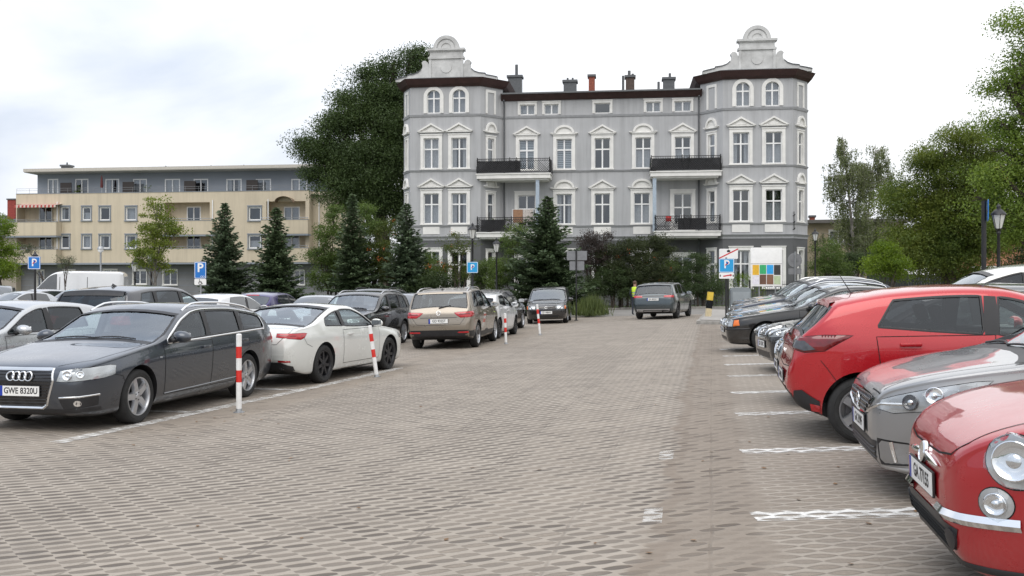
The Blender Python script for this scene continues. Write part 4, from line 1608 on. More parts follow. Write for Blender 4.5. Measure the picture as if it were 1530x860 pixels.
def mid_cars():
    silver = paint('paint_silver', (.46, .475, .49), .6, .28)
    dgrey = paint('paint_dark_grey', (.045, .048, .055), .5, .3)
    black = paint('paint_black', (.008, .008, .009), .2, .25, dirt=.3)
    white = paint('paint_white', (.70, .71, .72), .0, .25)
    navy = paint('paint_navy', (.02, .028, .05), .5, .3)
    purple = paint('paint_violet', (.045, .035, .13), .4, .3)
    lblue = paint('paint_light_blue', (.10, .30, .42), .3, .3)
    slate = paint('paint_slate', (.05, .066, .074), .5, .3)
    back = (-.2, -.98)
    # left rows
    c = gen('hatchback', 'silver hatchback at the left edge, mirror showing in front of the dark SUV tailgate', 'hatch2', silver, True, front=dict(hz=.69), L=4.15, H=1.47)
    c.place((-8.35, 15.2), back)
    c = gen('suv', 'dark grey SUV with black roof spoiler and red tail light behind the silver hatchback', 'suv', dgrey, True, chrome=False, rear=dict(tz=1.03, plate='GKA 2L51'), tint_from=1, L=4.7, W=1.9, H=1.73)
    c.strip('spoiler', [c.P('t', 4.33, .68), c.P('t', 4.34, 0)], (0, 0, -1), .12, M_black, h=.03)
    c.antenna(3.7, fin=True)
    c.place((-7.95, 20.7), LANE)
    c = gen('hatchback', 'white hatchback with dark rear side window behind the estate car roof', 'hatch', white, False, rear=dict(tz=.9, plate=None))
    c.place((-9.2, 30.5), (.3, .95))
    c = gen('hatchback', 'violet hatchback with red roof lamp beyond the white coupe', 'hatch', purple, False, rear=dict(tz=.92, plate=None), H=1.52, L=4.2)
    c.strip('brake_light', [c.P('t', 3.70, .25), c.P('t', 3.71, 0)], (0, 0, -1), .06, M_red, h=.012)
    c.place((-9.2, 36.0), LANE)
    c = gen('sedan', 'silver saloon whose roof shows above the white coupe', 'sedan', silver, False, front=dict(hz=.66))
    c.place((-6.9, 33.5), back)
    c = gen('estate_car', 'black estate car with silver roof rails parked beyond the white coupe', 'suv', black, True, rails=M_alloy, front=dict(hz=.78), rear=dict(tz=.95), L=4.48, H=1.59, W=1.78, tint_from=1)
    c.by_wheels(None, (603, 512), 1, 'r', (-.22, -.975))
    c = gen('suv', 'black SUV with tall roof rails far behind the black estate car', 'suv', black, False, rails=M_black, front=dict(hz=.8), H=1.68)
    c.place((-5.3, 35.5), back)
    c = gen('hatchback', 'pale grey car whose windscreen shows between the black estate car and the beige SUV', 'sedan', paint('paint_pale_grey', (.3, .315, .34), .6, .3), False, front=dict(hz=.66), H=1.5)
    c.place((-3.75, 32.5), back)
    c = gen('hatchback', 'white hatchback with dark wheels beside the beige SUV', 'hatch', white, True, wheels='ten', wmat=M_darkalloy, rear=dict(tz=.93, yin=.55), L=4.05, H=1.46, tint_from=1)
    c.by_wheels((770, 499), None, -1, 'f', (.2, .98))
    c = gen('estate_car', 'black car with roof rails mostly hidden behind the white hatchback with dark wheels', 'estate', black, False, rails=M_black, rear=dict(tz=.95, plate=None), H=1.56)
    c.place((-.75, 35.5), LANE)
    c = gen('minivan', 'black minivan with amber indicators facing the camera in front of the fir tree', 'mpv', black, True, wheels='five', front=dict(hz=.70, amber=True, hh=.075, plate='GD 448HN', hin=.50, gw=.44), L=4.5, H=1.62)
    c.place((1.72, 42.3), (-.11, -.99))
    # the moving SUV
    c = gen('suv', 'slate blue SUV driving away towards the hedge at the far end of the lane', 'suv', slate, True, wheels='ten', wmat=M_darkalloy, L=4.80, W=1.93, H=1.665, R=.365, rear=dict(tz=1.02, th=.05, yin=.50, plate='GA 882WY', pz=.90), tint_from=0, gap=.05)
    c.strip('rear_band', [c.P('r', -.60, 1.04), c.P('r', .60, 1.04)], (1, 0, 0), .05, M_glossblack, h=.004, both=False)
    c.patch('skid_plate', [Vector((0, y, z)) for y, z in ((-.72, .36), (-.75, .47), (.75, .47), (.72, .36), (.35, .33), (-.35, .33))], (1, 0, 0), M_alloy, off=.009, spacing=.07)
    c.patch('tow_panel', [Vector((0, y, z)) for y, z in ((-.45, .31), (-.45, .42), (.45, .42), (.45, .31))], (1, 0, 0), M_black, off=.014, spacing=.07)
    c.by_wheels(None, (1013, 475.5), -1, 'r', (.36, .93))
    # right rows
    c = gen('hatchback', 'grey car with bright grille peeping out behind the bright red hatchback', 'hatch2', paint('paint_pewter', (.14, .145, .15), .6, .3), True, front=dict(hz=.70, gr='tall', plate='GD 606LT'), L=4.1)
    c.nose(1163, 12.3)
    c = gen('sedan', 'black saloon with slatted chrome grille, second nose beyond the red hatchback', 'sedan', paint('paint_charcoal', (.02, .022, .026), .4, .28), True, front=dict(hz=.70, gr='tall', plate='GD 135VC', hh=.07), L=4.53, H=1.43)
    c.lamp('headlight_glass', [], (0, 0, 0), M_lampclear) if False else None
    c.nose(1140, 16.4, (-1, .06))
    c = gen('sedan', 'black saloon with amber indicators and spoked wheels in the right row', 'sedan', black, True, wheels='twin', front=dict(hz=.66, gr='kidney', amber=True, plate=None, hh=.07, hin=.40, gw=.28), L=4.775)
    c.strip('bumper_strip', [c.P('f', 0, .52), c.P('f', .62, .52), c.P('s', .30, .53), c.P('s', .48, .53)], (-.8, -.6, 0), .035, M_black, h=.012)
    c.plate(True, 'GD 27K4', .50)
    c.by_wheels((1146, 527), None, 1, 'f', (-.99, .12))
    for lab, k, pm, X, Y, H, L in (('silver blue saloon just beyond the black saloon with amber indicators', 'sedan', paint('paint_ice_blue', (.30, .34, .39), .6, .28), 1094, 24.6, 1.5, 4.6),
                                   ('dark navy estate car third from the far end of the right row', 'estate', navy, 1096, 27.2, 1.62, 4.7),
                                   ('dark grey SUV last in the right row, by the grey cabinet', 'suv', dgrey, 1099, 29.9, 1.68, 4.5)):
        c = gen(('sedan' if k == 'sedan' else 'estate_car' if k == 'estate' else 'suv'), lab, k, pm, True, front=dict(hz=.66 * H / 1.45, plate=None), L=L, H=H, rails=M_chrome if k != 'sedan' else None, chrome=True)
        c.nose(X, Y, (-1, .03))
    c = gen('minivan', 'white minivan whose roof and windows rise behind the bright red hatchback', 'mpv', paint('paint_cream', (.60, .60, .56), .1, .28), True, front=dict(hz=.72), H=1.74, W=1.84, tint_from=0)
    c.place((7.6, 14.3), (-.978, .208))
    # far left of the car park
    far = (('suv', 'grey SUV at the left edge by the lime green tree', 'suv', paint('paint_grey', (.22, .22, .22), .5, .3), -25.4, 46.0, (.4, -.9), 1.68, 4.6),
           ('sedan', 'silver saloon parked below the blue parking sign at the left', 'sedan', silver, -22.0, 41.5, (-.5, -.86), 1.42, 4.5),
           ('hatchback', 'silver hatchback beyond the silver saloon below the blue sign', 'hatch2', silver, -23.2, 45.5, (-.55, -.83), 1.5, 4.1),
           ('estate_car', 'light blue estate car in front of the white van', 'estate', lblue, -20.1, 43.5, (-.35, -.93), 1.52, 4.3),
           ('sedan', 'black saloon directly in front of the white van', 'sedan', black, -22.6, 49.0, (-.3, -.95), 1.45, 4.5),
           ('hatchback', 'dark hatchback right of the light blue estate car', 'hatch2', navy, -18.2, 48.0, (-.3, -.95), 1.5, 4.1))
    for nm, lab, k, pm, X, Y, hd, H, L in far:
        c = gen(nm, lab, k, pm, False, front=dict(hz=.66 * H / 1.45, plate=None), H=H, L=L)
        c.place((X, Y), hd)
    c = gen('van', 'tall white delivery van by the beige apartment building', 'van', white, False, cat='van', front=dict(hz=.85, plate=None, gr='none'))
    for s_ in (2.3, 3.7):
        c.strip('panel_seam', [c.P('s', s_, .6), c.P('s', s_, 2.15)], (0, -1, 0), .03, M_seam, h=0)
    c.strip('side_strip', [c.P('s', 1.5, .75), c.P('s', 3.6, .75)], (0, -1, 0), .12, M_black, h=.02)
    c.place((-24.6, 52.5), (-.97, -.25))
    return
# ---------------------------------------------------------------- sky, sun, camera
SUN_EL, SUN_AZ = radians(52), radians(205)    # azimuth from +y clockwise: behind the camera, slightly left


def make_world():
    w = bpy.data.worlds.new('World')
    scene.world = w
    w.use_nodes = True
    nt = w.node_tree
    L = nt.links.new
    bg = nt.nodes['Background']
    sky = node(nt, 'ShaderNodeTexSky', sky_type='NISHITA')
    sky.sun_disc = False
    sky.sun_elevation = SUN_EL
    sky.sun_rotation = SUN_AZ
    sky.air_density = 1.2
    sky.dust_density = 2.0
    tc = node(nt, 'ShaderNodeTexCoord')
    sep = node(nt, 'ShaderNodeSeparateXYZ')
    L(tc.outputs['Generated'], sep.inputs[0])
    # cloud sheet: direction divided by height
    add = node(nt, 'ShaderNodeMath', operation='ADD', ins={1: .32})
    mxz = node(nt, 'ShaderNodeMath', operation='MAXIMUM', ins={1: 0.0})
    L(sep.outputs['Z'], mxz.inputs[0])
    L(mxz.outputs[0], add.inputs[0])
    comb = node(nt, 'ShaderNodeCombineXYZ')
    for k in ('X', 'Y'):
        d = node(nt, 'ShaderNodeMath', operation='DIVIDE')
        L(sep.outputs[k], d.inputs[0])
        L(add.outputs[0], d.inputs[1])
        L(d.outputs[0], comb.inputs[k])
    n1 = node(nt, 'ShaderNodeTexNoise', ins={'Scale': 1.15, 'Detail': 6.0, 'Roughness': .5, 'Distortion': .4})
    mp = node(nt, 'ShaderNodeMapping')
    mp.inputs['Location'].default_value = (2.35, 4.1, 0.0)
    L(comb.outputs[0], mp.inputs['Vector'])
    L(mp.outputs[0], n1.inputs['Vector'])
    # thicker, greyer cloud towards the west (left)
    wst = node(nt, 'ShaderNodeMapRange', ins={'From Min': -.55, 'From Max': .15, 'To Min': .20, 'To Max': -.14})
    L(sep.outputs['X'], wst.inputs['Value'])
    sm = node(nt, 'ShaderNodeMath', operation='ADD')
    L(n1.outputs['Fac'], sm.inputs[0])
    L(wst.outputs[0], sm.inputs[1])
    rp = node(nt, 'ShaderNodeValToRGB')
    e = rp.color_ramp.elements
    e[0].position, e[0].color = .38, (9.0, 9.0, 9.05, 1)
    e[1].position, e[1].color = .68, (5.6, 6.1, 7.0, 1)
    x = rp.color_ramp.elements.new(.52)
    x.color = (8.0, 8.2, 8.7, 1)
    L(sm.outputs[0], rp.inputs[0])
    # a little blue sky through thin places
    mx = node(nt, 'ShaderNodeMix', data_type='RGBA')
    mx.inputs['Factor'].default_value = .90
    L(sky.outputs[0], mx.inputs['A'])
    L(rp.outputs[0], mx.inputs['B'])
    # overcast: brighter overhead than near the horizon
    zen = node(nt, 'ShaderNodeMapRange', ins={'From Min': .0, 'From Max': 1.0, 'To Min': .93, 'To Max': 1.55})
    L(sep.outputs['Z'], zen.inputs['Value'])
    vs = node(nt, 'ShaderNodeVectorMath', operation='SCALE')
    L(mx.outputs['Result'], vs.inputs[0])
    L(zen.outputs[0], vs.inputs['Scale'])
    L(vs.outputs[0], bg.inputs['Color'])
    bg.inputs['Strength'].default_value = .116


def make_sun_camera():
    s = bpy.data.lights.new('sun', 'SUN')
    s.energy = 1.2
    s.angle = radians(50)
    s.color = (1, .96, .90)
    o = bpy.data.objects.new('sun', s)
    COL.objects.link(o)
    d = Vector((sin(SUN_AZ) * cos(SUN_EL), cos(SUN_AZ) * cos(SUN_EL), sin(SUN_EL)))
    o.rotation_euler = d.to_track_quat('Z', 'Y').to_euler()
    o.location = (0, 0, 40)
    cam = bpy.data.cameras.new('camera')
    co = bpy.data.objects.new('camera', cam)
    COL.objects.link(co)
    cam.sensor_width = 36
    cam.lens = F / 1530 * 36
    cam.clip_end = 3000
    cam.clip_start = .05
    co.location = (0, 0, EYE)
    co.rotation_euler = (pi / 2, 0, 0)
    scene.camera = co
    v = scene.view_settings
    v.view_transform = 'Standard'
    v.look = 'None'
    v.exposure = .22
    v.gamma = 1
    v.use_curve_mapping = False
    scene.render.engine = 'CYCLES'
    scene.cycles.use_denoising = True
    scene.cycles.max_bounces = 8
    scene.cycles.transparent_max_bounces = 12


# ---------------------------------------------------------------- ground
def paver_nodes(nt, b, line=False):
    """wavy pierced pavers: rhombic pockets in staggered rows, worn smooth where wheels roll"""
    L = nt.links.new
    tc = node(nt, 'ShaderNodeTexCoord')
    sep = node(nt, 'ShaderNodeSeparateXYZ')
    L(tc.outputs['Object'], sep.inputs[0])

    def M(op, a, b_=None, c=None):
        n = node(nt, 'ShaderNodeMath', operation=op)
        for i, v in enumerate((a, b_, c)):
            if v is None:
                continue
            if isinstance(v, (int, float)):
                n.inputs[i].default_value = v
            else:
                L(v, n.inputs[i])
        return n.outputs[0]
    X, Y = sep.outputs['X'], sep.outputs['Y']
    wob = node(nt, 'ShaderNodeTexNoise', ins={'Scale': 2.2, 'Detail': 3.0})
    L(tc.outputs['Object'], wob.inputs['Vector'])
    wv = M('MULTIPLY', M('SUBTRACT', wob.outputs['Fac'], .5), .05)
    cr = M('SUBTRACT', M('MULTIPLY', X, LANE[1]), M('MULTIPLY', Y, LANE[0]))     # distance across the lane
    ib = node(nt, 'ShaderNodeMapRange', ins={'From Min': .16, 'From Max': .34, 'To Min': 0.0, 'To Max': 1.0})
    L(cr, ib.inputs['Value'])
    inbay = ib.outputs[0]
    u = M('ADD', M('SUBTRACT', X, M('MULTIPLY', Y, .2126)), wv)
    v = M('ADD', Y, wv)
    PU, PV = .208, .21
    p = M('ADD', M('DIVIDE', u, PU), M('DIVIDE', v, PV))
    q = M('SUBTRACT', M('DIVIDE', u, PU), M('DIVIDE', v, PV))
    fp, fq = M('SUBTRACT', M('FRACT', p), .5), M('SUBTRACT', M('FRACT', q), .5)
    du = M('MULTIPLY', M('ADD', fp, fq), .5 * PU)
    dv = M('MULTIPLY', M('SUBTRACT', fp, fq), .5 * PV)
    dv = M('SUBTRACT', dv, M('MULTIPLY', M('MULTIPLY', du, .26), M('SUBTRACT', 1.0, inbay)))     # lane pockets sit askew
    # lens shape between two wavy ribs
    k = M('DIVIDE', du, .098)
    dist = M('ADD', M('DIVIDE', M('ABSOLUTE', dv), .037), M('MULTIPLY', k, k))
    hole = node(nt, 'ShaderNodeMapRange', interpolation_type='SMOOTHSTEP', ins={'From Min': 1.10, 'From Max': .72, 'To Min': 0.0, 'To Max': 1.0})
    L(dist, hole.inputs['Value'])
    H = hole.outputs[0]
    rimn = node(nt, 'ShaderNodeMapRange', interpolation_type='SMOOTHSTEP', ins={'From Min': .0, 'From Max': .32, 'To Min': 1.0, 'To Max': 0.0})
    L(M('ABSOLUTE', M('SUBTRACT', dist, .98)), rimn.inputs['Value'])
    rim = rimn.outputs[0]  # dark pocket outline: shade of the pocket wall, put into the colour
    # how full of sand each pocket is
    cell = node(nt, 'ShaderNodeCombineXYZ')
    L(M('FLOOR', p), cell.inputs[0])
    L(M('FLOOR', q), cell.inputs[1])
    wn = node(nt, 'ShaderNodeTexWhiteNoise', noise_dimensions='2D')
    L(cell.outputs[0], wn.inputs['Vector'])
    big = node(nt, 'ShaderNodeTexNoise', ins={'Scale': .23, 'Detail': 5.0, 'Roughness': .6})
    L(tc.outputs['Object'], big.inputs['Vector'])
    mid = node(nt, 'ShaderNodeTexNoise', ins={'Scale': 1.1, 'Detail': 6.0, 'Roughness': .65})
    L(tc.outputs['Object'], mid.inputs['Vector'])
    # bands along the lane

    def band(c, w, soft):
        d = M('ABSOLUTE', M('SUBTRACT', M('ADD', cr, M('MULTIPLY', M('SUBTRACT', mid.outputs['Fac'], .5), .7)), c))
        n = node(nt, 'ShaderNodeMapRange', interpolation_type='SMOOTHSTEP', ins={'From Min': w, 'From Max': w + soft, 'To Min': 1.0, 'To Max': 0.0})
        L(d, n.inputs['Value'])
        return n.outputs[0]
    sandL = band(-6.35, .38, .35)
    nearn = node(nt, 'ShaderNodeMapRange', interpolation_type='SMOOTHSTEP', ins={'From Min': 9.2, 'From Max': 12.0, 'To Min': 0.0, 'To Max': 1.0})
    L(Y, nearn.inputs['Value'])
    sandL = M('MULTIPLY', sandL, nearn.outputs[0])
    bays = node(nt, 'ShaderNodeMapRange', ins={'From Min': -6.6, 'From Max': -6.9, 'To Min': 0.0, 'To Max': .8})
    L(cr, bays.inputs['Value'])
    sandR = band(-.02, .27, .2)
    wheelR = band(-1.15, .45, .5)
    wheelL = band(-3.3, .35, .6)
    fillm = node(nt, 'ShaderNodeMapRange', ins={'From Min': .36, 'From Max': .66, 'To Min': 0.05, 'To Max': .72})
    L(big.outputs['Fac'], fillm.inputs['Value'])
    fill = M('MAXIMUM', fillm.outputs[0], M('MULTIPLY', sandL, .97))
    fill = M('MAXIMUM', fill, M('MULTIPLY', sandR, .72))
    fill = M('MAXIMUM', fill, bays.outputs[0])
    fill = M('MAXIMUM', fill, M('MULTIPLY', wheelR, .74))
    fill = M('MAXIMUM', fill, M('MULTIPLY', wheelL, .50))
    fill = M('MAXIMUM', fill, M('MULTIPLY', inbay, .84))
    w3 = M('POWER', wn.outputs['Value'], 1.8)
    fill = M('MINIMUM', M('ADD', fill, M('SUBTRACT', .22, M('MULTIPLY', w3, M('SUBTRACT', 1.0, M('MULTIPLY', inbay, .65))))), .98)
    fill = M('MAXIMUM', fill, 0.0)
    empt = M('SUBTRACT', 1.0, fill)
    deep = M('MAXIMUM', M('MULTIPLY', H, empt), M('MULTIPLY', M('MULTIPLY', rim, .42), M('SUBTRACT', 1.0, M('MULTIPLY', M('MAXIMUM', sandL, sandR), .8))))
    # joints between paver blocks along the lane
    jt = M('ABSOLUTE', M('SUBTRACT', M('FRACT', M('DIVIDE', u, .94)), .5))
    jm = node(nt, 'ShaderNodeMapRange', ins={'From Min': .484, 'From Max': .497, 'To Min': 0.0, 'To Max': .5})
    L(jt, jm.inputs['Value'])
    deep = M('MAXIMUM', deep, M('MULTIPLY', jm.outputs[0], M('SUBTRACT', 1.0, M('MULTIPLY', fill, .8))))
    if line:
        return M, L, H, fill, mid, big, wn, deep
    # colours
    stone = node(nt, 'ShaderNodeValToRGB')
    e = stone.color_ramp.elements
    e[0].position, e[0].color = .25, (.235, .205, .172, 1)
    e[1].position, e[1].color = .75, (.400, .354, .300, 1)
    fine = node(nt, 'ShaderNodeTexNoise', ins={'Scale': 38.0, 'Detail': 6.0, 'Roughness': .75})
    L(tc.outputs['Object'], fine.inputs['Vector'])
    blk = node(nt, 'ShaderNodeCombineXYZ')
    L(M('FLOOR', M('DIVIDE', u, .94)), blk.inputs[0])
    L(M('FLOOR', M('DIVIDE', v, .52)), blk.inputs[1])
    wb = node(nt, 'ShaderNodeTexWhiteNoise', noise_dimensions='2D')
    L(blk.outputs[0], wb.inputs['Vector'])
    tone = M('ADD', M('MULTIPLY', mid.outputs['Fac'], .42), M('ADD', M('MULTIPLY', fine.outputs['Fac'], .38), M('ADD', M('MULTIPLY', wb.outputs['Value'], .10), M('MULTIPLY', big.outputs['Fac'], .16))))
    L(M('SUBTRACT', tone, .03), stone.inputs[0])
    sand = node(nt, 'ShaderNodeValToRGB')
    e = sand.color_ramp.elements
    e[0].position, e[0].color = .3, (.165, .138, .112, 1)
    e[1].position, e[1].color = .7, (.31, .265, .215, 1)
    L(M('ADD', M('MULTIPLY', fine.outputs['Fac'], .6), M('MULTIPLY', mid.outputs['Fac'], .4)), sand.inputs[0])
    m1 = node(nt, 'ShaderNodeMix', data_type='RGBA')
    cover = M('MAXIMUM', M('MULTIPLY', sandL, .8), M('MULTIPLY', sandR, .6))
    infill = M('MULTIPLY', H, .9)
    L(M('MINIMUM', M('MAXIMUM', cover, M('MULTIPLY', infill, fill)), .95), m1.inputs['Factor'])
    L(stone.outputs[0], m1.inputs['A'])
    L(sand.outputs[0], m1.inputs['B'])
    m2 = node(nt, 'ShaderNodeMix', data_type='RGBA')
    m2.inputs['B'].default_value = (.085, .070, .058, 1)  # dark soil and joints, plus the pockets' inner shade painted as colour
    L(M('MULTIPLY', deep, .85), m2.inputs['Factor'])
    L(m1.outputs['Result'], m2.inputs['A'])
    # brown trodden strip between lane and bays, rut on its left edge
    strip = band(-.03, .22, .22)
    rut = band(-.30, .03, .07)
    mb_ = node(nt, 'ShaderNodeMix', data_type='RGBA')
    mb_.inputs['B'].default_value = (.155, .118, .088, 1)
    L(M('MULTIPLY', M('MAXIMUM', M('MULTIPLY', strip, .32), M('MULTIPLY', rut, .6)), M('ADD', -.25, M('MULTIPLY', M('ADD', fine.outputs['Fac'], mid.outputs['Fac']), .95))), mb_.inputs['Factor'])
    L(m2.outputs['Result'], mb_.inputs['A'])
    # oil and damp stains
    st = node(nt, 'ShaderNodeTexNoise', ins={'Scale': .55, 'Detail': 4.0, 'Roughness': .7, 'Distortion': .6})
    L(tc.outputs['Object'], st.inputs['Vector'])
    sr = node(nt, 'ShaderNodeMapRange', ins={'From Min': .60, 'From Max': .78, 'To Min': 0.0, 'To Max': .45})
    L(st.outputs['Fac'], sr.inputs['Value'])
    m3 = node(nt, 'ShaderNodeMix', data_type='RGBA')
    m3.inputs['B'].default_value = (.12, .105, .095, 1)
    L(sr.outputs[0], m3.inputs['Factor'])
    L(mb_.outputs['Result'], m3.inputs['A'])
    L(m3.outputs['Result'], b.inputs['Base Color'])
    b.inputs['Roughness'].default_value = .82
    b.inputs['Specular IOR Level'].default_value = .35
    hgt = M('ADD', M('MULTIPLY', deep, -1.0), M('MULTIPLY', fine.outputs['Fac'], .10))
    bp = node(nt, 'ShaderNodeBump', ins={'Strength': 1.0, 'Distance': .016})
    L(hgt, bp.inputs['Height'])
    L(bp.outputs['Normal'], b.inputs['Normal'])


def sheet(name, quad, dz, mat, nx=None, ny=None, kind='structure', parent=None):
    """quad (4 plan points) laid on the ground"""
    a, b, c, d = [Vector(p) for p in quad]
    nx = nx or max(1, int(max((b - a).length, (c - d).length) / .9))
    ny = ny or max(1, int(max((d - a).length, (c - b).length) / 6))
    V, Fc = [], []
    for j in range(ny + 1):
        for i in range(nx + 1):
            p = a.lerp(b, i / nx).lerp(d.lerp(c, i / nx), j / ny)
            V.append((p.x, p.y, ground_z(p.x, p.y) + dz))
    for j in range(ny):
        for i in range(nx):
            k = j * (nx + 1) + i
            Fc.append((k, k + 1, k + nx + 2, k + nx + 1))
    mb = MB()
    mb.add(V, Fc, 0, True)
    o = mb.build(name, mat, parent)
    if kind:
        o['kind'] = kind
    return o


def lane_pt(c, t):
    """c across the lane, t along it"""
    return (c * LANE[1] + t * LANE[0], -c * LANE[0] + t * LANE[1])


def kerb(name, pts, w=.12, h=.12, mat=None, kind='structure'):
    """raised stone edge along plan points, split in stones"""
    mb = MB()
    for (a, b) in zip(pts[:-1], pts[1:]):
        a, b = Vector(a), Vector(b)
        L = (b - a).length
        n = max(1, int(L / 1.0))
        d = (b - a) / L
        ang = atan2(d.y, d.x)
        for i in range(n):
            p = a + d * (L * i / n)
            m = a + d * (L * (i + .5) / n)
            T = Matrix.Translation((p.x, p.y, ground_z(m.x, m.y))) @ Matrix.Rotation(ang, 4, 'Z')
            mb.bbox(.004, L / n - .004, -w / 2, w / 2, -.15, h + random.uniform(-.006, .006), .012, 0, T)
    o = mb.build(name, mat or M_kerb)
    o['kind'] = kind
    return o


def make_ground():
    global M_kerb
    M_kerb = plain('kerb_concrete', (.30, .285, .26), .85, vary=.25, scale=4, bump=.004)
    xs = [-400, -200, -100, -60] + list(np.arange(-40, 40.1, 1)) + [60, 100, 200, 400]
    ys = [-30, 0, 20, 40, 60, 80, 100, 150, 300, 900]
    V = [(x, y, ground_z(x, y) - .012) for y in ys for x in xs]
    n = len(xs)
    Fc = [(j * n + i, j * n + i + 1, (j + 1) * n + i + 1, (j + 1) * n + i) for j in range(len(ys) - 1) for i in range(n - 1)]
    mb = MB()
    mb.add(V, Fc, 0, True)
    g = mb.build('ground', plain('ground_turf', (.06, .075, .03), .9, vary=.5, scale=.8, bump=.02))
    g['kind'] = 'structure'
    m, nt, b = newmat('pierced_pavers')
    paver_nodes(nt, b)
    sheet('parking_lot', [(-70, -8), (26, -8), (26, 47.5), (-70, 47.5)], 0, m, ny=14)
    asph = plain('road_surface', (.20, .19, .175), .85, vary=.22, scale=1.2, bump=.004)
    sheet('road', [(-90, 47.5), (60, 47.5), (60, 60.4), (-90, 60.4)], .0, asph)
    kerb('kerb', [(3.0, 60.5), (34, 60.5)], .15, .12)
    kerb('kerb', [(-70, 60.5), (-2, 60.5)], .15, .12)
    # painted lines: worn paint that only holds on the raised ribs
    m, nt, b = newmat('worn_white_paint')
    M, L, H, fill, mid, big, wn, deep = paver_nodes(nt, b, line=True)
    b.inputs['Base Color'].default_value = (.74, .73, .70, 1)
    b.inputs['Roughness'].default_value = .7
    tr = node(nt, 'ShaderNodeBsdfTransparent')
    mx = node(nt, 'ShaderNodeMixShader')
    out = [x for x in nt.nodes if x.type == 'OUTPUT_MATERIAL'][0]
    tc = node(nt, 'ShaderNodeTexCoord')
    wear = node(nt, 'ShaderNodeTexNoise', ins={'Scale': 5.0, 'Detail': 8.0, 'Roughness': .75})
    L(tc.outputs['Object'], wear.inputs['Vector'])
    wr = node(nt, 'ShaderNodeMapRange', ins={'From Min': .36, 'From Max': .56, 'To Min': .12, 'To Max': .92})
    L(wear.outputs['Fac'], wr.inputs['Value'])
    al = M('MULTIPLY', wr.outputs[0], M('SUBTRACT', 1.0, M('MULTIPLY', H, .88)))
    L(al, mx.inputs[0])
    L(tr.outputs[0], mx.inputs[1])
    L(b.outputs[0], mx.inputs[2])
    L(mx.outputs[0], out.inputs[0])
    mfaint = m.copy()
    mfaint.name = 'faded_white_paint'
    for n_ in mfaint.node_tree.nodes:
        if n_.type == 'MAP_RANGE' and abs(n_.inputs['To Max'].default_value - .92) < .01:
            n_.inputs['To Max'].default_value, n_.inputs['To Min'].default_value = .55, 0
    rows = [(1125, 772), (1108, 675), (1100, 619), (1093, 587), (1088, 562), (1083, 545), (1080, 532), (1076, 522)]
    for px, py in rows:
        p = G(px, py)
        sheet('bay_line', [(p.x, p.y - .13), (p.x + 4.6, p.y - .13), (p.x + 4.6, p.y + .13), (p.x, p.y + .13)], .004, m, ny=1)
        # faint remains of the line on the sandy strip
    for px, py in ((968, 770), (990, 680)):
        p = G(px, py)
        sheet('bay_line', [(p.x - .07, p.y - .22), (p.x + .06, p.y - .22), (p.x + .14, p.y + .22), (p.x + .01, p.y + .22)], .004, mfaint, ny=1)
    a, b2 = G(85, 661), G(480, 576)
    d = (b2 - a).normalized()
    nrm = Vector((-d.y, d.x, 0)) * .10
    e = a + d * 9.5
    sheet('edge_line', [(a - nrm)[:2], (e - nrm)[:2], (e + nrm)[:2], (a + nrm)[:2]], .004, m, nx=12, ny=1)
    for t in (0.35, 3.2, 6.4):
        p = a + d * (t + 2.2)
        q = Vector((-.978, .208, 0))
        sheet('bay_line', [(p - d * .08)[:2], (p + d * .08)[:2], (p + q * 4.4 + d * .08)[:2], (p + q * 4.4 - d * .08)[:2]], .004, m, nx=6, ny=5)
    # island with kerb at the end of the right row
    isl = plain('island_paving', (.33, .31, .285), .85, vary=.2, scale=3, bump=.003)
    c = [G(1043, 484), G(1150, 486), G(1150, 466), G(1062, 464)]
    c = [(p.x, p.y) for p in c]
    mb = MB()
    cen = Vector((sum(p[0] for p in c) / 4, sum(p[1] for p in c) / 4))
    inn = [Vector(p).lerp(cen, .05) for p in c]
    z = ground_z(cen.x) + .12
    mb.prism([tuple(p) for p in inn], -.3, z - .01, lambda a_, b_, d_: (a_, b_, d_))
    o = fix_normals(mb.build('traffic_island', isl))
    o['kind'] = 'structure'
    kerb('island_kerb', c + [c[0]], .14, .12)
    # lawn strip in front of the grey house
    lawn = plain('lawn', (.05, .075, .022), .95, vary=.5, scale=3, bump=.02)
    sheet('lawn', [(-4, 60.6), (32, 60.6), (32, 66), (-4, 66)], .08, lawn)
    sheet('planting_bed', [(-40, 53), (3.4, 49.2), (2.8, 60.3), (-40, 60.3)], .006, plain('bed_soil', (.06, .045, .03), .95, vary=.5, scale=3, bump=.02))
    p = G(882, 474)
    kerb('bed_kerb', [(p.x - .2, 60), (p.x - .2, 47.7), (p.x - 3.0, 47.4), (-14, 49.6)], .14, .12)


def mesh_np(name, V, Q, mats, parent=None, mi=None, smooth=False):
    V = np.asarray(V, np.float32)
    Q = np.asarray(Q, np.int32)
    me = bpy.data.meshes.new(name)
    me.vertices.add(len(V))
    me.vertices.foreach_set('co', V.ravel())
    k = Q.shape[1]
    me.loops.add(Q.size)
    me.loops.foreach_set('vertex_index', Q.ravel())
    me.polygons.add(len(Q))
    me.polygons.foreach_set('loop_start', np.arange(0, Q.size, k, dtype=np.int32))
    me.polygons.foreach_set('loop_total', np.full(len(Q), k, np.int32))
    for m in (mats if isinstance(mats, (list, tuple)) else [mats]):
        me.materials.append(m)
    if mi is not None:
        me.polygons.foreach_set('material_index', np.asarray(mi, np.int32))
    me.update()
    me.validate()
    o = bpy.data.objects.new(name, me)
    COL.objects.link(o)
    if parent is not None:
        o.parent = parent
    return o


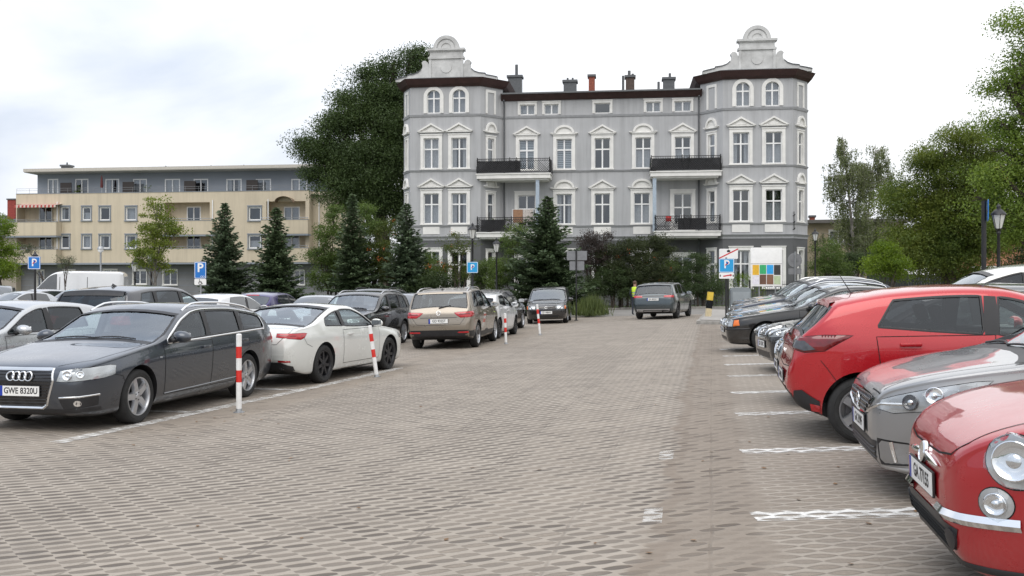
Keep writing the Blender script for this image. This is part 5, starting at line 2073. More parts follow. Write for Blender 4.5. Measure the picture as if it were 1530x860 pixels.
def leafmat(name, dark, light, tip=None, trans=.3, scale=.9):
    m, nt, b = newmat(name)
    L = nt.links.new
    tc = node(nt, 'ShaderNodeTexCoord')
    n1 = node(nt, 'ShaderNodeTexNoise', ins={'Scale': scale, 'Detail': 3.0})
    n2 = node(nt, 'ShaderNodeTexNoise', ins={'Scale': scale * 9, 'Detail': 2.0})
    L(tc.outputs['Object'], n1.inputs['Vector'])
    L(tc.outputs['Object'], n2.inputs['Vector'])
    a = node(nt, 'ShaderNodeMath', operation='ADD')
    L(n1.outputs['Fac'], a.inputs[0])
    L(n2.outputs['Fac'], a.inputs[1])
    r = node(nt, 'ShaderNodeValToRGB')
    e = r.color_ramp.elements
    e[0].position, e[0].color = .36, rgba(dark)
    e[1].position, e[1].color = .62, rgba(light)
    if tip:
        x = r.color_ramp.elements.new(.72)
        x.color = rgba(tip)
    h = node(nt, 'ShaderNodeMath', operation='MULTIPLY', ins={1: .5})
    L(a.outputs[0], h.inputs[0])
    L(h.outputs[0], r.inputs[0])
    L(r.outputs[0], b.inputs['Base Color'])
    b.inputs['Roughness'].default_value = .55
    b.inputs['Specular IOR Level'].default_value = .3
    t = node(nt, 'ShaderNodeBsdfTranslucent')
    hs = node(nt, 'ShaderNodeHueSaturation', ins={'Saturation': 1.15, 'Value': 1.5})
    L(r.outputs[0], hs.inputs['Color'])
    L(hs.outputs[0], t.inputs['Color'])
    mx = node(nt, 'ShaderNodeMixShader', ins={0: trans})
    out = [x for x in nt.nodes if x.type == 'OUTPUT_MATERIAL'][0]
    L(b.outputs[0], mx.inputs[1])
    L(t.outputs[0], mx.inputs[2])
    L(mx.outputs[0], out.inputs[0])
    return m


def unit(n):
    v = rng.normal(size=(n, 3))
    return v / np.linalg.norm(v, axis=1, keepdims=True)


def leaf_quads(C, size, up=.35, aspect=.55, droop=0):
    """one folded-flat diamond leaf per centre"""
    n = len(C)
    a = unit(n)
    a[:, 2] -= droop
    nrm = unit(n) + np.array([0, 0, up])
    b = np.cross(nrm, a)
    b /= np.linalg.norm(b, axis=1, keepdims=True) + 1e-9
    a = np.cross(b, nrm)
    a /= np.linalg.norm(a, axis=1, keepdims=True) + 1e-9
    if droop:
        a[:, 2] -= droop
        a /= np.linalg.norm(a, axis=1, keepdims=True)
    s = (size * rng.uniform(.65, 1.3, n))[:, None]
    V = np.stack([C - a * s * .5, C + b * s * aspect * .5 - a * s * .05, C + a * s * .5, C - b * s * aspect * .5 - a * s * .05], 1).reshape(-1, 3)
    Q = np.arange(4 * n).reshape(-1, 4)
    return V, Q


M_bark = plain('bark', (.075, .06, .048), .9, vary=.4, scale=7, bump=.02)
M_barkgrey = plain('bark_grey', (.14, .13, .115), .9, vary=.4, scale=7, bump=.02)


def crown_points(blobs, per, clump_r, nleaf, shell=.55):
    """leaf centres gathered in clumps inside ellipsoids (x, y, z, rx, ry, rz)"""
    out = []
    for (x, y, z, rx, ry, rz) in blobs:
        n = max(3, int(per * (rx * ry * rz) ** (2 / 3)))
        d = unit(n)
        r = (shell + (1 - shell) * rng.random(n)) * rng.uniform(.82, 1.1, n)
        r[: n // 5] *= rng.random(n // 5)
        c = d * r[:, None] * np.array([rx, ry, rz]) + np.array([x, y, z])
        for k in range(n):
            m = int(nleaf * rng.uniform(.5, 1.5))
            cr = clump_r * rng.uniform(.6, 1.4)
            out.append(c[k] + unit(m) * (rng.random((m, 1)) ** .45) * np.array([cr, cr, cr * .55]))
    return np.vstack(out)


def broadleaf(name, label, base, blobs, mat, trunk=.25, per=16, clump_r=.8, nleaf=60, leaf=.2, group=None, bark=None, cat='tree', berries=None, trunk_top=None, up=.5, multi=0, shell=.55):
    """blobs relative to base"""
    r = empty(name, base, 0, label, cat, group)
    P = crown_points(blobs, per, clump_r, nleaf * 2.6, shell)
    leaf *= .62
    P = P[P[:, 2] > .05]
    V, Q = leaf_quads(P, leaf, up)
    mats, mi = [mat], None
    mesh_np('crown', V, Q, mats, r)
    mb = MB()
    cz = trunk_top or np.mean([b[2] for b in blobs])
    big = max(blobs, key=lambda b: b[3] * b[5])
    top = Vector((big[0] * .6, big[1] * .6, cz))
    for k in range(max(1, multi)):
        o = Vector((random.uniform(-.3, .3), random.uniform(-.2, .2), 0)) if multi else Vector((0, 0, 0))
        pts = [o + Vector((0, 0, -.2)), o + Vector((random.uniform(-.05, .05), 0, cz * .35)), top * .7 + o * 2 + Vector((random.uniform(-.1, .1), 0, 0)), top + o * 3]
        mb.tube(pts, [trunk * 1.15, trunk * .9, trunk * .6, trunk * .25], 9)
    for b in blobs:
        e = Vector(b[:3])
        s = Vector((top.x * .5, top.y * .5, min(cz * .6, e.z * .6)))
        mid = s.lerp(e, .5) + Vector((0, 0, .08 * (e - s).length))
        mb.tube([s, mid, e], [trunk * .5, trunk * .33, trunk * .12], 6)
        for j in range(5):
            d = Vector(unit(1)[0])
            d.z = abs(d.z) * .7
            q = e + Vector((d.x * b[3], d.y * b[4], d.z * b[5])) * .85
            mb.tube([mid.lerp(e, .5), e.lerp(q, .5) + Vector((0, 0, .1)), q], [trunk * .2, trunk * .12, .012], 5)
    mb.build('trunk', bark or M_bark, r)
    if berries:
        n, bm_, sz = berries
        idx = rng.choice(len(P), n, replace=False)
        C = []
        for i in idx:
            C.append(P[i] + rng.normal(size=(14, 3)) * .07)
        C = np.vstack(C)
        V, Q = leaf_quads(C, sz, .2, .95)
        o = mesh_np('berries', V, Q, bm_, r)
        o['kind'] = 'stuff'
    return r


def fir_mesh(h, rad, seed, M_need, levels=26, first=.12):
    R_ = random.Random(seed)
    g = np.random.default_rng(seed)
    C, A = [], []
    mb = MB()
    mb.tube([(0, 0, -.2), (0, 0, h * .5), (0, 0, h)], [rad * .055 + .03, rad * .035 + .02, .008], 8)
    nb = levels * 9
    for i in range(nb):
        t = (i + R_.random()) / nb
        t = t ** 1.25 if t < .98 else t
        z = h * (first + (1 - first) * t) * .985
        l = (rad * (1 - t) ** .82 * R_.choice((R_.uniform(.45, .8), R_.uniform(.8, 1.2), R_.uniform(.85, 1.1))) + .06) * (1 + .12 * sin(5 * t + seed) * cos(i * 2.4))
        a = i * 2.39996 + R_.uniform(-.35, .35)
        d = Vector((cos(a), sin(a), 0))
        up = -.30 + .75 * t + R_.uniform(-.08, .08)
        tip = Vector((0, 0, z)) + d * l + Vector((0, 0, up * l + .10 * l))
        midp = Vector((0, 0, z)) + d * l * .55 + Vector((0, 0, up * l * .62 - .05 * l))
        mb.tube([(0, 0, z), midp, tip], [.012 + .010 * l, .009, .003], 4, caps=False)
        n = max(5, int(l * 17))
        for j in range(n):
            f = (j + .5) / n
            p = Vector((0, 0, z)).lerp(midp, min(1, f / .55)) if f < .55 else midp.lerp(tip, (f - .55) / .45)
            w = .30 * l * (1 - f * .8) + .06
            for sd in (-1, 1):
                side = Vector((-d.y, d.x, 0)) * sd
                m = max(1, int(w / .10))
                for q in range(m):
                    o = p + side * (w * (q + .5) / m) + d * (.4 * w * (q + .5) / m) + Vector((0, 0, R_.uniform(-.06, .05) - .12 * (w * q / m)))
                    C.append(o)
                    A.append((d * .8 + side * .7 + Vector((0, 0, R_.uniform(-.35, .35)))).normalized())
    C, A = np.array(C), np.array(A)
    n = len(C)
    nr = g.normal(size=(n, 3)) * .8 + np.array([0, 0, 1])
    B = np.cross(nr, A)
    B /= np.linalg.norm(B, axis=1, keepdims=True)
    s = g.uniform(.12, .25, n)[:, None]
    w = g.uniform(.04, .075, n)[:, None]
    V = np.stack([C - A * s * .4, C + B * w, C + A * s * .7, C - B * w], 1).reshape(-1, 3)
    return mb, V, np.arange(4 * n).reshape(-1, 4)


def fir(name, label, base, h, rad, seed, mat, group=None, **kw):
    r = empty(name, base, random.uniform(0, 6), label, 'tree', group)
    mb, V, Q = fir_mesh(h, rad * 1.14, seed, mat, **kw)
    mesh_np('crown', V, Q, mat, r)
    mb.build('trunk', M_bark, r)
    return r
# ---------------------------------------------------------------- houses
class House:
    """plan frame: u along the front, n outwards (towards the camera side), z up"""

    def __init__(self, root_name, label, pa, pb, z0):
        (xa, ya), (xb, yb) = pa, pb      # photo column and depth of two points of the front plane
        A = Vector(((xa - CX) * ya / F, ya))
        B = Vector(((xb - CX) * yb / F, yb))
        self.O, self.e = A, (B - A).normalized()
        self.nv = Vector((self.e.y, -self.e.x))
        self.z0 = z0
        self.root = empty(root_name, (A.x, A.y, z0), atan2(self.e.y, self.e.x), label, 'building')

    def u(self, px, off=0):
        d = Vector(((px - CX) / F, 1))
        t = (off + self.O.dot(self.nv)) / d.dot(self.nv)
        self.t = t
        return (d * t - self.O).dot(self.e)

    def z(self, px, py, off=0):
        self.u(px, off)
        return EYE - (py - CY) * self.t / F - self.z0


class Facet:
    def __init__(self, o, d):
        self.o = Vector(o)
        self.d = Vector(d).normalized()
        self.n = Vector((-self.d.y, self.d.x))

    def __call__(self, a, z, d=0):
        p = self.o + self.d * a + self.n * d
        return (p.x, -p.y, z)

    def box(self, mb, a0, a1, z0, z1, d0, d1, mi=0):
        v = [self(a, z, d) for a in (a0, a1) for d in (d1, d0) for z in (z0, z1)]
        f = [(0, 1, 3, 2), (4, 6, 7, 5), (0, 4, 5, 1), (2, 3, 7, 6), (0, 2, 6, 4), (1, 5, 7, 3)]
        mb.add(v, f, mi)

    def quad(self, mb, a0, a1, z0, z1, d, mi=0):
        mb.add([self(a0, z0, d), self(a1, z0, d), self(a1, z1, d), self(a0, z1, d)], [(0, 1, 2, 3)], mi)

    def wall(self, mb, a0, a1, z0, z1, holes, rev=.22, mi=0, mr=0):
        xs = sorted({a0, a1} | {h[0] for h in holes} | {h[1] for h in holes})
        zs = sorted({z0, z1} | {h[2] for h in holes} | {h[3] for h in holes})
        for i in range(len(xs) - 1):
            for j in range(len(zs) - 1):
                cx, cz = (xs[i] + xs[i + 1]) / 2, (zs[j] + zs[j + 1]) / 2
                if cx < a0 or cx > a1 or cz < z0 or cz > z1:
                    continue
                if not any(h[0] < cx < h[1] and h[2] < cz < h[3] for h in holes):
                    self.quad(mb, xs[i], xs[i + 1], zs[j], zs[j + 1], 0, mi)
        for h in holes:
            r = h[4] if len(h) > 4 else rev
            A, B, C, D = h[:4]
            for p, q in (((A, C), (B, C)), ((B, C), (B, D)), ((B, D), (A, D)), ((A, D), (A, C))):
                mb.add([self(p[0], p[1], 0), self(q[0], q[1], 0), self(q[0], q[1], -r), self(p[0], p[1], -r)], [(0, 1, 2, 3)], mr)


def moulding(mb, path, z0, z1, p0, p1, mi=0, closed=False):
    """band along plan points (u, n) between heights; p0 / p1 = projection at bottom / top"""
    pts = [Vector(p) for p in path]

    def off(d):
        out = []
        for i, p in enumerate(pts):
            a = pts[i] - pts[i - 1] if i else pts[1] - pts[0]
            b = pts[i + 1] - pts[i] if i < len(pts) - 1 else a
            n1 = Vector((-a.y, a.x)).normalized()
            n2 = Vector((-b.y, b.x)).normalized()
            m = (n1 + n2).normalized()
            out.append(p + m * (d / max(.4, m.dot(n1))))
        return out
    lo, hi, lo0, hi0 = off(p0), off(p1), off(-.05), off(-.05)
    V = [(p.x, -p.y, z) for ring, z in ((lo0, z0), (lo, z0), (hi, z1), (hi0, z1)) for p in ring]
    n = len(pts)
    Fc = []
    for r in range(3):
        for i in range(n - 1):
            Fc.append((r * n + i, r * n + i + 1, (r + 1) * n + i + 1, (r + 1) * n + i))
    for e in (0, n - 1):
        Fc.append((e, n + e, 2 * n + e, 3 * n + e))
    mb.add(V, Fc, mi)


M_trim = plain('white_trim', (.73, .72, .69), .8, vary=.10, scale=1.5)
M_frame = plain('window_frame', (.78, .78, .77), .4, vary=.05)
M_pane = glassmat('window_pane', (.66, .70, .75), .92, 2.05, base=(.02, .025, .03))
M_room = plain('dark_room', (.035, .034, .036), .9)
M_curtain = plain('curtain', (.55, .54, .52), .9, vary=.15, scale=8)
M_blind = plain('blind', (.62, .66, .66), .7, vary=.05)
M_iron = plain('wrought_iron', (.012, .012, .013), .5, vary=.3)
M_stone = plain('stucco_white', (.50, .50, .49), .85, vary=.22, scale=1.2, bump=.006)


def curtain_mb(fc, a0, a1, z0, z1, d, mi=0, wave=.03):
    mb = MB()
    n = max(8, int((a1 - a0) / .05))
    V = []
    for i in range(n + 1):
        a = lerp(a0, a1, i / n)
        o = wave * sin(i * 1.9) + wave * .4 * sin(i * .7)
        V += [fc(a, z0, d + o), fc(a, z1, d + o * .5)]
    mb.add(V, [(2 * i, 2 * i + 2, 2 * i + 3, 2 * i + 1) for i in range(n)], mi, True)
    return mb


def pediment(mb, fc, a, z, w, kind, h=.62):
    """z = underside of the pediment, w = half width"""
    fc.box(mb, a - w, a + w, z, z + .07, 0, .16)
    fc.box(mb, a - w - .07, a - w + .16, z + .07, z + .13, .002, .20)
    fc.box(mb, a + w - .16, a + w + .07, z + .07, z + .13, .002, .20)
    zb = z + .07
    fn = lambda x, y, d: fc(x, y, d)
    if kind == 'tri':
        mb.prism([(a - w * .86, zb), (a + w * .86, zb), (a, zb + h - .14)], .0, .05, fn)
        for s in (-1, 1):
            p = [(a + s * w, zb + .065), (a, zb + h + .02), (a, zb + h - .13), (a + s * (w - .22), zb + .065)]
            mb.prism(p, .002, .20, fn)
        mb.prism([(a - w * .42, zb + .06), (a + w * .42, zb + .06), (a, zb + h * .55)], .05, .09, fn)
    else:
        k = 14
        ang = [pi * i / k for i in range(k + 1)]
        ww = w * .80
        mb.prism([(a + ww * cos(t), zb + (h - .1) * sin(t)) for t in ang], 0, .05, fn)
        for i in range(k):
            t0, t1 = ang[i], ang[i + 1]
            q = [(a + ww * cos(t0), zb + .02 + (h) * sin(t0)), (a + ww * cos(t1), zb + .02 + (h) * sin(t1)),
                 (a + ww * .80 * cos(t1), zb + .02 + (h) * .74 * sin(t1)), (a + ww * .80 * cos(t0), zb + .02 + (h) * .74 * sin(t0))]
            mb.prism(q, .003, .18, fn)
        mb.prism([(a + ww * .55 * cos(t), zb + (h) * .5 * sin(t)) for t in ang], .05, .09, fn)


def window(root, fc, a, z, w, h, trim=.24, ped=None, ped_z=None, ped_w=.98, rev=.22, style='cross', inside='dark', arch=False, apron=None, sill=True, pane=None, ped_h=.62, trim_mat=None, ft=.065):
    """opening centred at a, bottom z, in facet fc; returns the hole"""
    mb = MB()
    a0, a1, z1 = a - w / 2, a + w / 2, z + h
    if trim:
        if arch:
            zs = z1 - w / 2
            fc.box(mb, a0 - trim, a0, z, zs, .0, .07)
            fc.box(mb, a1, a1 + trim, z, zs, .0, .07)
            k = 16
            for i in range(k):
                t0, t1 = pi * i / k, pi * (i + 1) / k
                r0, r1 = w / 2, w / 2 + trim
                mb.prism([(a + r0 * cos(t0), zs + r0 * sin(t0)), (a + r0 * cos(t1), zs + r0 * sin(t1)), (a + r1 * cos(t1), zs + r1 * sin(t1)), (a + r1 * cos(t0), zs + r1 * sin(t0))], -.0, .07, lambda x, y, d: fc(x, y, d))
            # spandrels close the square corners of the opening
            for s in (-1, 1):
                arc = [(a + s * w / 2 * cos(t), zs + w / 2 * sin(t)) for t in np.linspace(0, pi / 2, 9)]
                mb.prism(arc + [(a + s * w / 2, z1)], -rev, .003, lambda x, y, d: fc(x, y, d))
        else:
            fc.box(mb, a0 - trim, a0, z, z1 + trim, .0, .06)
            fc.box(mb, a1, a1 + trim, z, z1 + trim, .0, .06)
            fc.box(mb, a0, a1, z1, z1 + trim, .0, .06)
            fc.box(mb, a0 - trim - .03, a1 + trim + .03, z1 + trim, z1 + trim + .07, .0, .10)
            fc.box(mb, a0 - .06, a0 + .0, z, z1, .06, .085)
            fc.box(mb, a1 - .0, a1 + .06, z, z1, .06, .085)
    if sill:
        fc.box(mb, a0 - trim - .04, a1 + trim + .04, z - .10, z, .0, .13)
    if ped:
        pediment(mb, fc, a, ped_z if ped_z is not None else z1 + trim + .35, ped_w, ped, ped_h)
    if apron:
        fc.box(mb, a0 - .05, a1 + .05, apron[0], apron[1], .0, .05)
    if not mb.v:
        fc.box(mb, a0 - .03, a1 + .03, z - .05, z, 0, .05)
    wo = mb.build('window', trim_mat or M_trim, root)
    fix_normals(wo)
    d = -rev + .06
    f = MB()
    t = ft
    fc.box(f, a0, a0 + t, z, z1, d, d + .06)
    fc.box(f, a1 - t, a1, z, z1, d, d + .06)
    fc.box(f, a0 + t, a1 - t, z, z + t, d, d + .06)
    fc.box(f, a0 + t, a1 - t, z1 - t, z1, d, d + .06)
    if style in ('cross', 'two', 'door'):
        fc.box(f, a - .055, a + .055, z + t, z1 - t, d, d + .065)
    if style in ('cross', 'narrow', 'door'):
        zt = z + h * .64
        fc.box(f, a0 + t, a1 - t, zt - .05, zt + .05, d, d + .072)
    if style == 'door':
        fc.box(f, a0 + t, a1 - t, z + t, z + .6, d, d + .05)
    fo = fix_normals(f.build('frame', M_frame, wo))
    g = MB()
    r_ = lambda: d + .02 + random.uniform(-.014, .014)      # old panes never sit quite plane
    am = a if style in ('cross', 'two', 'door') else None
    for q0, q1 in (((a0 + t * .5, am), (am, a1 - t * .5)) if am else ((a0 + t * .5, a1 - t * .5),)):
        g.add([fc(q0, z + t * .5, r_()), fc(q1, z + t * .5, r_()), fc(q1, z1 - t * .5, r_()), fc(q0, z1 - t * .5, r_())], [(0, 1, 2, 3)])
    g.build('pane', pane or M_pane, wo)
    dd = -rev - .10
    if inside == 'curtain':
        c = curtain_mb(fc, a0, a1, z, z1, dd)
        c.build('curtain', M_curtain, wo)
    elif inside == 'sides':
        c = curtain_mb(fc, a0, a0 + w * .3, z, z1, dd)
        c2 = curtain_mb(fc, a1 - w * .3, a1, z, z1, dd)
        c.add(c2.v, c2.f, 0, True)
        c.build('curtain', M_curtain, wo)
    elif inside == 'half':
        curtain_mb(fc, a0, a1, z, z + h * .6, dd).build('curtain', M_curtain, wo)
    elif inside == 'blind':
        b = MB()
        for k in range(int(h / .14)):
            fc.box(b, a0, a1, z + k * .14, z + k * .14 + .10, dd - .01, dd)
        b.build('blind', M_blind, wo)
    return (a0, a1, z, z1, rev)


def railing(fc_pts, z0, h, mb, step=.17, bulge=0):
    """wrought iron lattice along plan points (u, n)"""
    for (p, q) in zip(fc_pts[:-1], fc_pts[1:]):
        p, q = Vector(p), Vector(q)
        L = (q - p).length
        d = (q - p) / L
        f = Facet(p, d)
        n = max(1, int(L / step))
        for z, hh in ((z0 + h - .05, .05), (z0 + .08, .03), (z0 + h - .20, .025)):
            f.box(mb, 0, L, z, z + hh, -.02, .02)
        for k in range(n + 1):
            for s in (-1, 1):
                a0 = L * k / n
                a1 = a0 + s * (h - .28)
                z_a, z_b = z0 + .1, z0 + h - .2
                if a1 < 0:
                    z_b = z_a + (z_b - z_a) * (a0 / (a0 - a1))
                    a1 = 0
                if a1 > L:
                    z_b = z_a + (z_b - z_a) * ((L - a0) / (a1 - a0))
                    a1 = L
                if abs(a1 - a0) > .05:
                    mb.tube([f(a0, z_a, .0), f(a1, z_b, .0)], .019, 4, caps=False, smooth=False)
        for k in range(n + 1):
            a = L * k / n
            ring = [f(a + .05 * cos(t), z0 + h - .125 + .05 * sin(t), 0) for t in np.linspace(0, 2 * pi, 7)]
            mb.tube(ring, .014, 3, caps=False, smooth=False)
        for a in (0, L):
            f.box(mb, a - .03, a + .03, z0, z0 + h + .08, -.03, .03)
            mb.tube([f(a + (.12 if a == 0 else -.12) * cos(t), z0 + .3 + .25 * sin(t), .08) for t in np.linspace(-pi / 2, pi / 2, 9)], .018, 5)


def chimney(root, u0, u1, n0, n1, z0, z1, mat, name='chimney', pipes=(), cap=True):
    mb = MB()
    mb.box(u0, u1, -n0, -n1, z0, z1)
    if cap:
        mb.box(u0 - .1, u1 + .1, -n0 - .1, -n1 + .1, z1 - .12, z1 + .06, 1)
    for (pu, ph, pr) in pipes:
        mb.tube([(lerp(u0, u1, pu), -(n0 + n1) / 2, z1), (lerp(u0, u1, pu), -(n0 + n1) / 2, z1 + ph)], pr, 10, 1)
    return fix_normals(mb.build(name, [mat, M_lead], root))


M_signgrey0 = plain('railing_grey', (.22, .225, .235), .5, vary=.1)
M_lead = plain('lead_grey', (.09, .095, .10), .6, vary=.2)


def weathered(name, c, amount=.16):
    """render with rain streaks and blotches"""
    m = plain(name, c, .88, vary=.07, scale=.35, bump=.003, detail=8)
    nt = m.node_tree
    b = nt.nodes['Principled BSDF']
    L = nt.links.new
    src = b.inputs['Base Color'].links[0].from_socket
    tc = node(nt, 'ShaderNodeTexCoord')
    mp = node(nt, 'ShaderNodeMapping')
    mp.inputs['Scale'].default_value = (2.6, 2.6, .16)
    n = node(nt, 'ShaderNodeTexNoise', ins={'Scale': 1.0, 'Detail': 6.0, 'Roughness': .65})
    L(tc.outputs['Object'], mp.inputs['Vector'])
    L(mp.outputs[0], n.inputs['Vector'])
    r = node(nt, 'ShaderNodeMapRange', ins={'From Min': .45, 'From Max': .78, 'To Min': 1.0, 'To Max': 1 - amount * 1.6})
    L(n.outputs['Fac'], r.inputs['Value'])
    v = node(nt, 'ShaderNodeVectorMath', operation='SCALE')
    L(src, v.inputs[0])
    L(r.outputs[0], v.inputs['Scale'])
    L(v.outputs[0], b.inputs['Base Color'])
    return m


def grey_house():
    H = House('grey_townhouse', 'grey four storey townhouse with two white gabled corner towers and iron balconies', (600, 71.5), (1145, 68.3), .24)
    r = H.root
    wallm = weathered('grey_render', (.41, .414, .42))
    wall_low = plain('dark_plinth', (.105, .107, .11), .85, vary=.15, scale=.6, bump=.003)
    brown = plain('brown_eave', (.045, .020, .018), .6, vary=.25, scale=2)
    roofm = plain('roof_sheet', (.12, .125, .13), .55, vary=.15)
    ND = -1.5
    uA, uB, uC, uD = H.u(613), H.u(718), H.u(1080), H.u(1185)
    P0, P3, P4, P7 = (uA - .85, ND), (uB + 1.5, ND), (uC - 1.5, ND), (uD + 1.3, ND)
    zs1, zb2, zb3, zpl = 14.45, 10.28, 6.08, 5.25
    ztow, zmain = 16.62, 15.75
    # window rows (bottom z, height)
    w2, w1, wg, wh = 10.42, 6.22, 1.35, 2.30
    front = Facet((0, 0), (1, 0))
    main = Facet((0, ND), (1, 0))
    walls = MB()
    holes_f, holes_m = [], []
    ins = ['sides', 'curtain', 'dark', 'half', 'sides', 'dark', 'curtain']

    def tower(ua, ub, left):
        cs = [(644.5, 686), (1107, 1156)][0 if left else 1]
        arc = [(648, 686), (1110, 1154)][0 if left else 1]
        hs = []
        for k, px in enumerate(cs):
            a = H.u(px)
            hs.append(window(r, front, a, w2, 1.18, wh, ped='tri', ped_z=13.15, inside=ins[(k * 3 + left) % 7]))
            hs.append(window(r, front, a, w1, 1.18, wh, ped='tri', ped_z=8.97, inside=ins[(k + 2 + left) % 7], apron=(5.42, 5.98)))
            hs.append(window(r, front, a, wg, 1.25, 2.75, inside='dark' if k else 'sides'))
        for px in arc:
            hs.append(window(r, front, H.u(px), 14.62, 1.02, 1.75, arch=True, trim=.26, inside='curtain', sill=False, style='cross'))
        front.wall(walls, ua, ub, zpl, ztow, [h for h in hs if h[2] > zpl], mr=2)
        front.wall(walls, ua, ub, 0, zpl, [h for h in hs if h[2] < zpl], mi=1, mr=2)
        return hs
    tower(uA, uB, 1)
    tower(uC, uD, 0)
    # canted sides of the towers
    for (p, q, pos) in ((P0, (uA, 0), .5), ((uB, 0), P3, .45), (P4, (uC, 0), .52), ((uD, 0), P7, .5)):
        p, q = Vector(p), Vector(q)
        f = Facet(p, q - p)
        L = (q - p).length
        ww = .52 if L < 1.9 else .62
        tr = .16
        hs = [window(r, f, L * pos, w2, ww, wh, trim=tr, ped='arc', ped_z=13.15, ped_w=.62, style='narrow', inside='dark', ped_h=.72),
              window(r, f, L * pos, w1, ww, wh, trim=tr, ped='arc', ped_z=8.97, ped_w=.62, style='narrow', inside='sides', ped_h=.72),
              window(r, f, L * pos, wg, ww, 2.75, trim=tr, style='narrow', inside='dark')]
        f.wall(walls, 0, L, zpl, ztow, hs[:2], mr=2)
        f.wall(walls, 0, L, 0, zpl, hs[2:], mi=1, mr=2)
        # blind panel at the top storey
        mb = MB()
        a0, a1 = L * pos - ww / 2, L * pos + ww / 2
        f.box(mb, a0 - tr, a0, 14.6, 16.4, 0, .06)
        f.box(mb, a1, a1 + tr, 14.6, 16.4, 0, .06)
        f.box(mb, a0, a1, 16.2, 16.4, 0, .06)
        fix_normals(mb.build('blind_panel', M_trim, r))
    # main front
    hs = []
    for k, (px, pd) in enumerate(((787, 'tri'), (843, 'arc'), (900, 'tri'), (961, 'arc'), (1020, 'tri'))):
        a = H.u(px, ND)
        hs.append(window(r, main, a, w2, 1.2, wh, ped=pd, ped_z=13.05, inside='blind' if k < 2 else 'dark' if k == 2 else 'half'))
    for k, (px, pd) in enumerate(((843, 'arc'), (900, 'tri'), (959, 'arc'))):
        hs.append(window(r, main, H.u(px, ND), w1, 1.2, wh, ped=pd, ped_z=8.88, inside=('sides', 'dark', 'half')[k], apron=(5.42, 5.98)))
    for px in (787, 1020):
        hs.append(window(r, main, H.u(px, ND), 5.55, 1.35, 2.9, trim=.26, style='door', inside='dark', sill=False))
        hs.append(window(r, main, H.u(px, ND), .5, 1.4, 3.2, trim=.26, style='door', inside='dark', sill=False))
    for px in (843, 900, 959):
        hs.append(window(r, main, H.u(px, ND), wg, 1.25, 2.7, inside='dark'))
    for px, wd in ((788, 1.15), (824, 1.1), (900, 1.2), (976, 1.1), (1020, 1.25)):
        hs.append(window(r, main, H.u(px, ND), 14.62, wd, .78, trim=.16, style='two' if px != 900 else 'one', inside='curtain' if px != 900 else 'dark', sill=False))
    main.wall(walls, P3[0], P4[0], zpl, zmain, [h for h in hs if h[2] > zpl], mr=2)
    main.wall(walls, P3[0], P4[0], 0, zpl, [h for h in hs if h[2] < zpl], mi=1, mr=2)
    # flanks and rear
    D = -12.5
    V = [P0, (P0[0], D), (P7[0], D), P7]
    for a, b in zip(V[:-1], V[1:]):
        a, b = Vector(b), Vector(a)
        f = Facet(a, b - a)
        f.quad(walls, 0, (b - a).length, 0, ztow, 0)
    wo = walls.build('wall', [wallm, wall_low, M_trim], r)
    # dark rooms behind the panes
    mb = MB()
    front.quad(mb, uA - .1, uB + .3, 0.1, ztow - .3, -1.6)
    main.quad(mb, P3[0] - .5, P4[0] + .5, .1, zmain - .2, -1.4)
    front.quad(mb, uC - .3, uD + .3, .1, ztow - .3, -1.6)
    mb.build('room_backing', M_room, r)
    # mouldings
    path = [P0, (uA, 0), (uB, 0), P3, P4, (uC, 0), (uD, 0), P7]
    mb = MB()
    moulding(mb, path, zs1 - .10, zs1 + .06, .05, .10)
    moulding(mb, path, zb2 - .10, zb2 + .02, .05, .10)
    moulding(mb, path, zb3 - .10, zb3 + .02, .05, .10)
    moulding(mb, path, zpl - .16, zpl, .04, .16)
    moulding(mb, path, zpl - .3, zpl - .16, .03, .04)
    fix_normals(mb.build('cornice', plain('grey_cornice', (.33, .335, .345), .85, vary=.1), r))
    # eaves
    mb = MB()
    mp = [(P3[0] - .1, ND), (P4[0] + .1, ND)]
    moulding(mb, mp, zmain - .05, zmain + .42, .12, .62)
    for tp in ([(P0[0], -5.5), P0, (uA, 0), (uB, 0), P3, (P3[0], -5.5)], [(P4[0], -5.5), P4, (uC, 0), (uD, 0), P7, (P7[0], -5.5)]):
        moulding(mb, tp, ztow - .02, ztow + .14, .10, .28)
        moulding(mb, tp, ztow + .14, ztow + .55, .30, .55)
    fix_normals(mb.build('eaves', brown, r))
    # roofs
    rf = MB()
    zt = zmain + .42
    rf.add([(P3[0], -(ND + .62), zt), (P4[0], -(ND + .62), zt), (P4[0], 7.0, zt + .95), (P3[0], 7.0, zt + .95), (P3[0], 12.6, zt - .2), (P4[0], 12.6, zt - .2)],
           [(0, 1, 2, 3), (3, 2, 5, 4)])
    rf.box(P3[0], P4[0], -(ND + .66), -(ND + .60), zt - .06, zt + .05)
    for ua, ub, pl, pr in ((uA, uB, P0, P3), (uC, uD, P4, P7)):
        zz = ztow + .55
        ring = [(pl[0] - .55, 5.5), (pl[0] - .55, -(ND + .24)), (ua - .26, -.55), (ub + .26, -.55), (pr[0] + .55, -(ND + .24)), (pr[0] + .55, 5.5)]
        c = ((ua + ub) / 2, 3.0, zz + 1.0)
        rf.add([(x, y, zz) for x, y in ring] + [c], [(i, (i + 1) % 6, 6) for i in range(6)])
    roof = fix_normals(rf.build('roof', roofm, r))
    # gables
    half = [(78, 0), (78, 3.2), (70, 5.2), (60, 7.2), (60, 9.2), (50, 10.4), (43, 13), (38.5, 17), (36.5, 21), (36.3, 24.5), (37.8, 28), (35.5, 30.8), (32, 31), (29, 29), (27.5, 25.5), (25, 23.5), (25, 45.2), (0, 45.2)]
    k = .0505
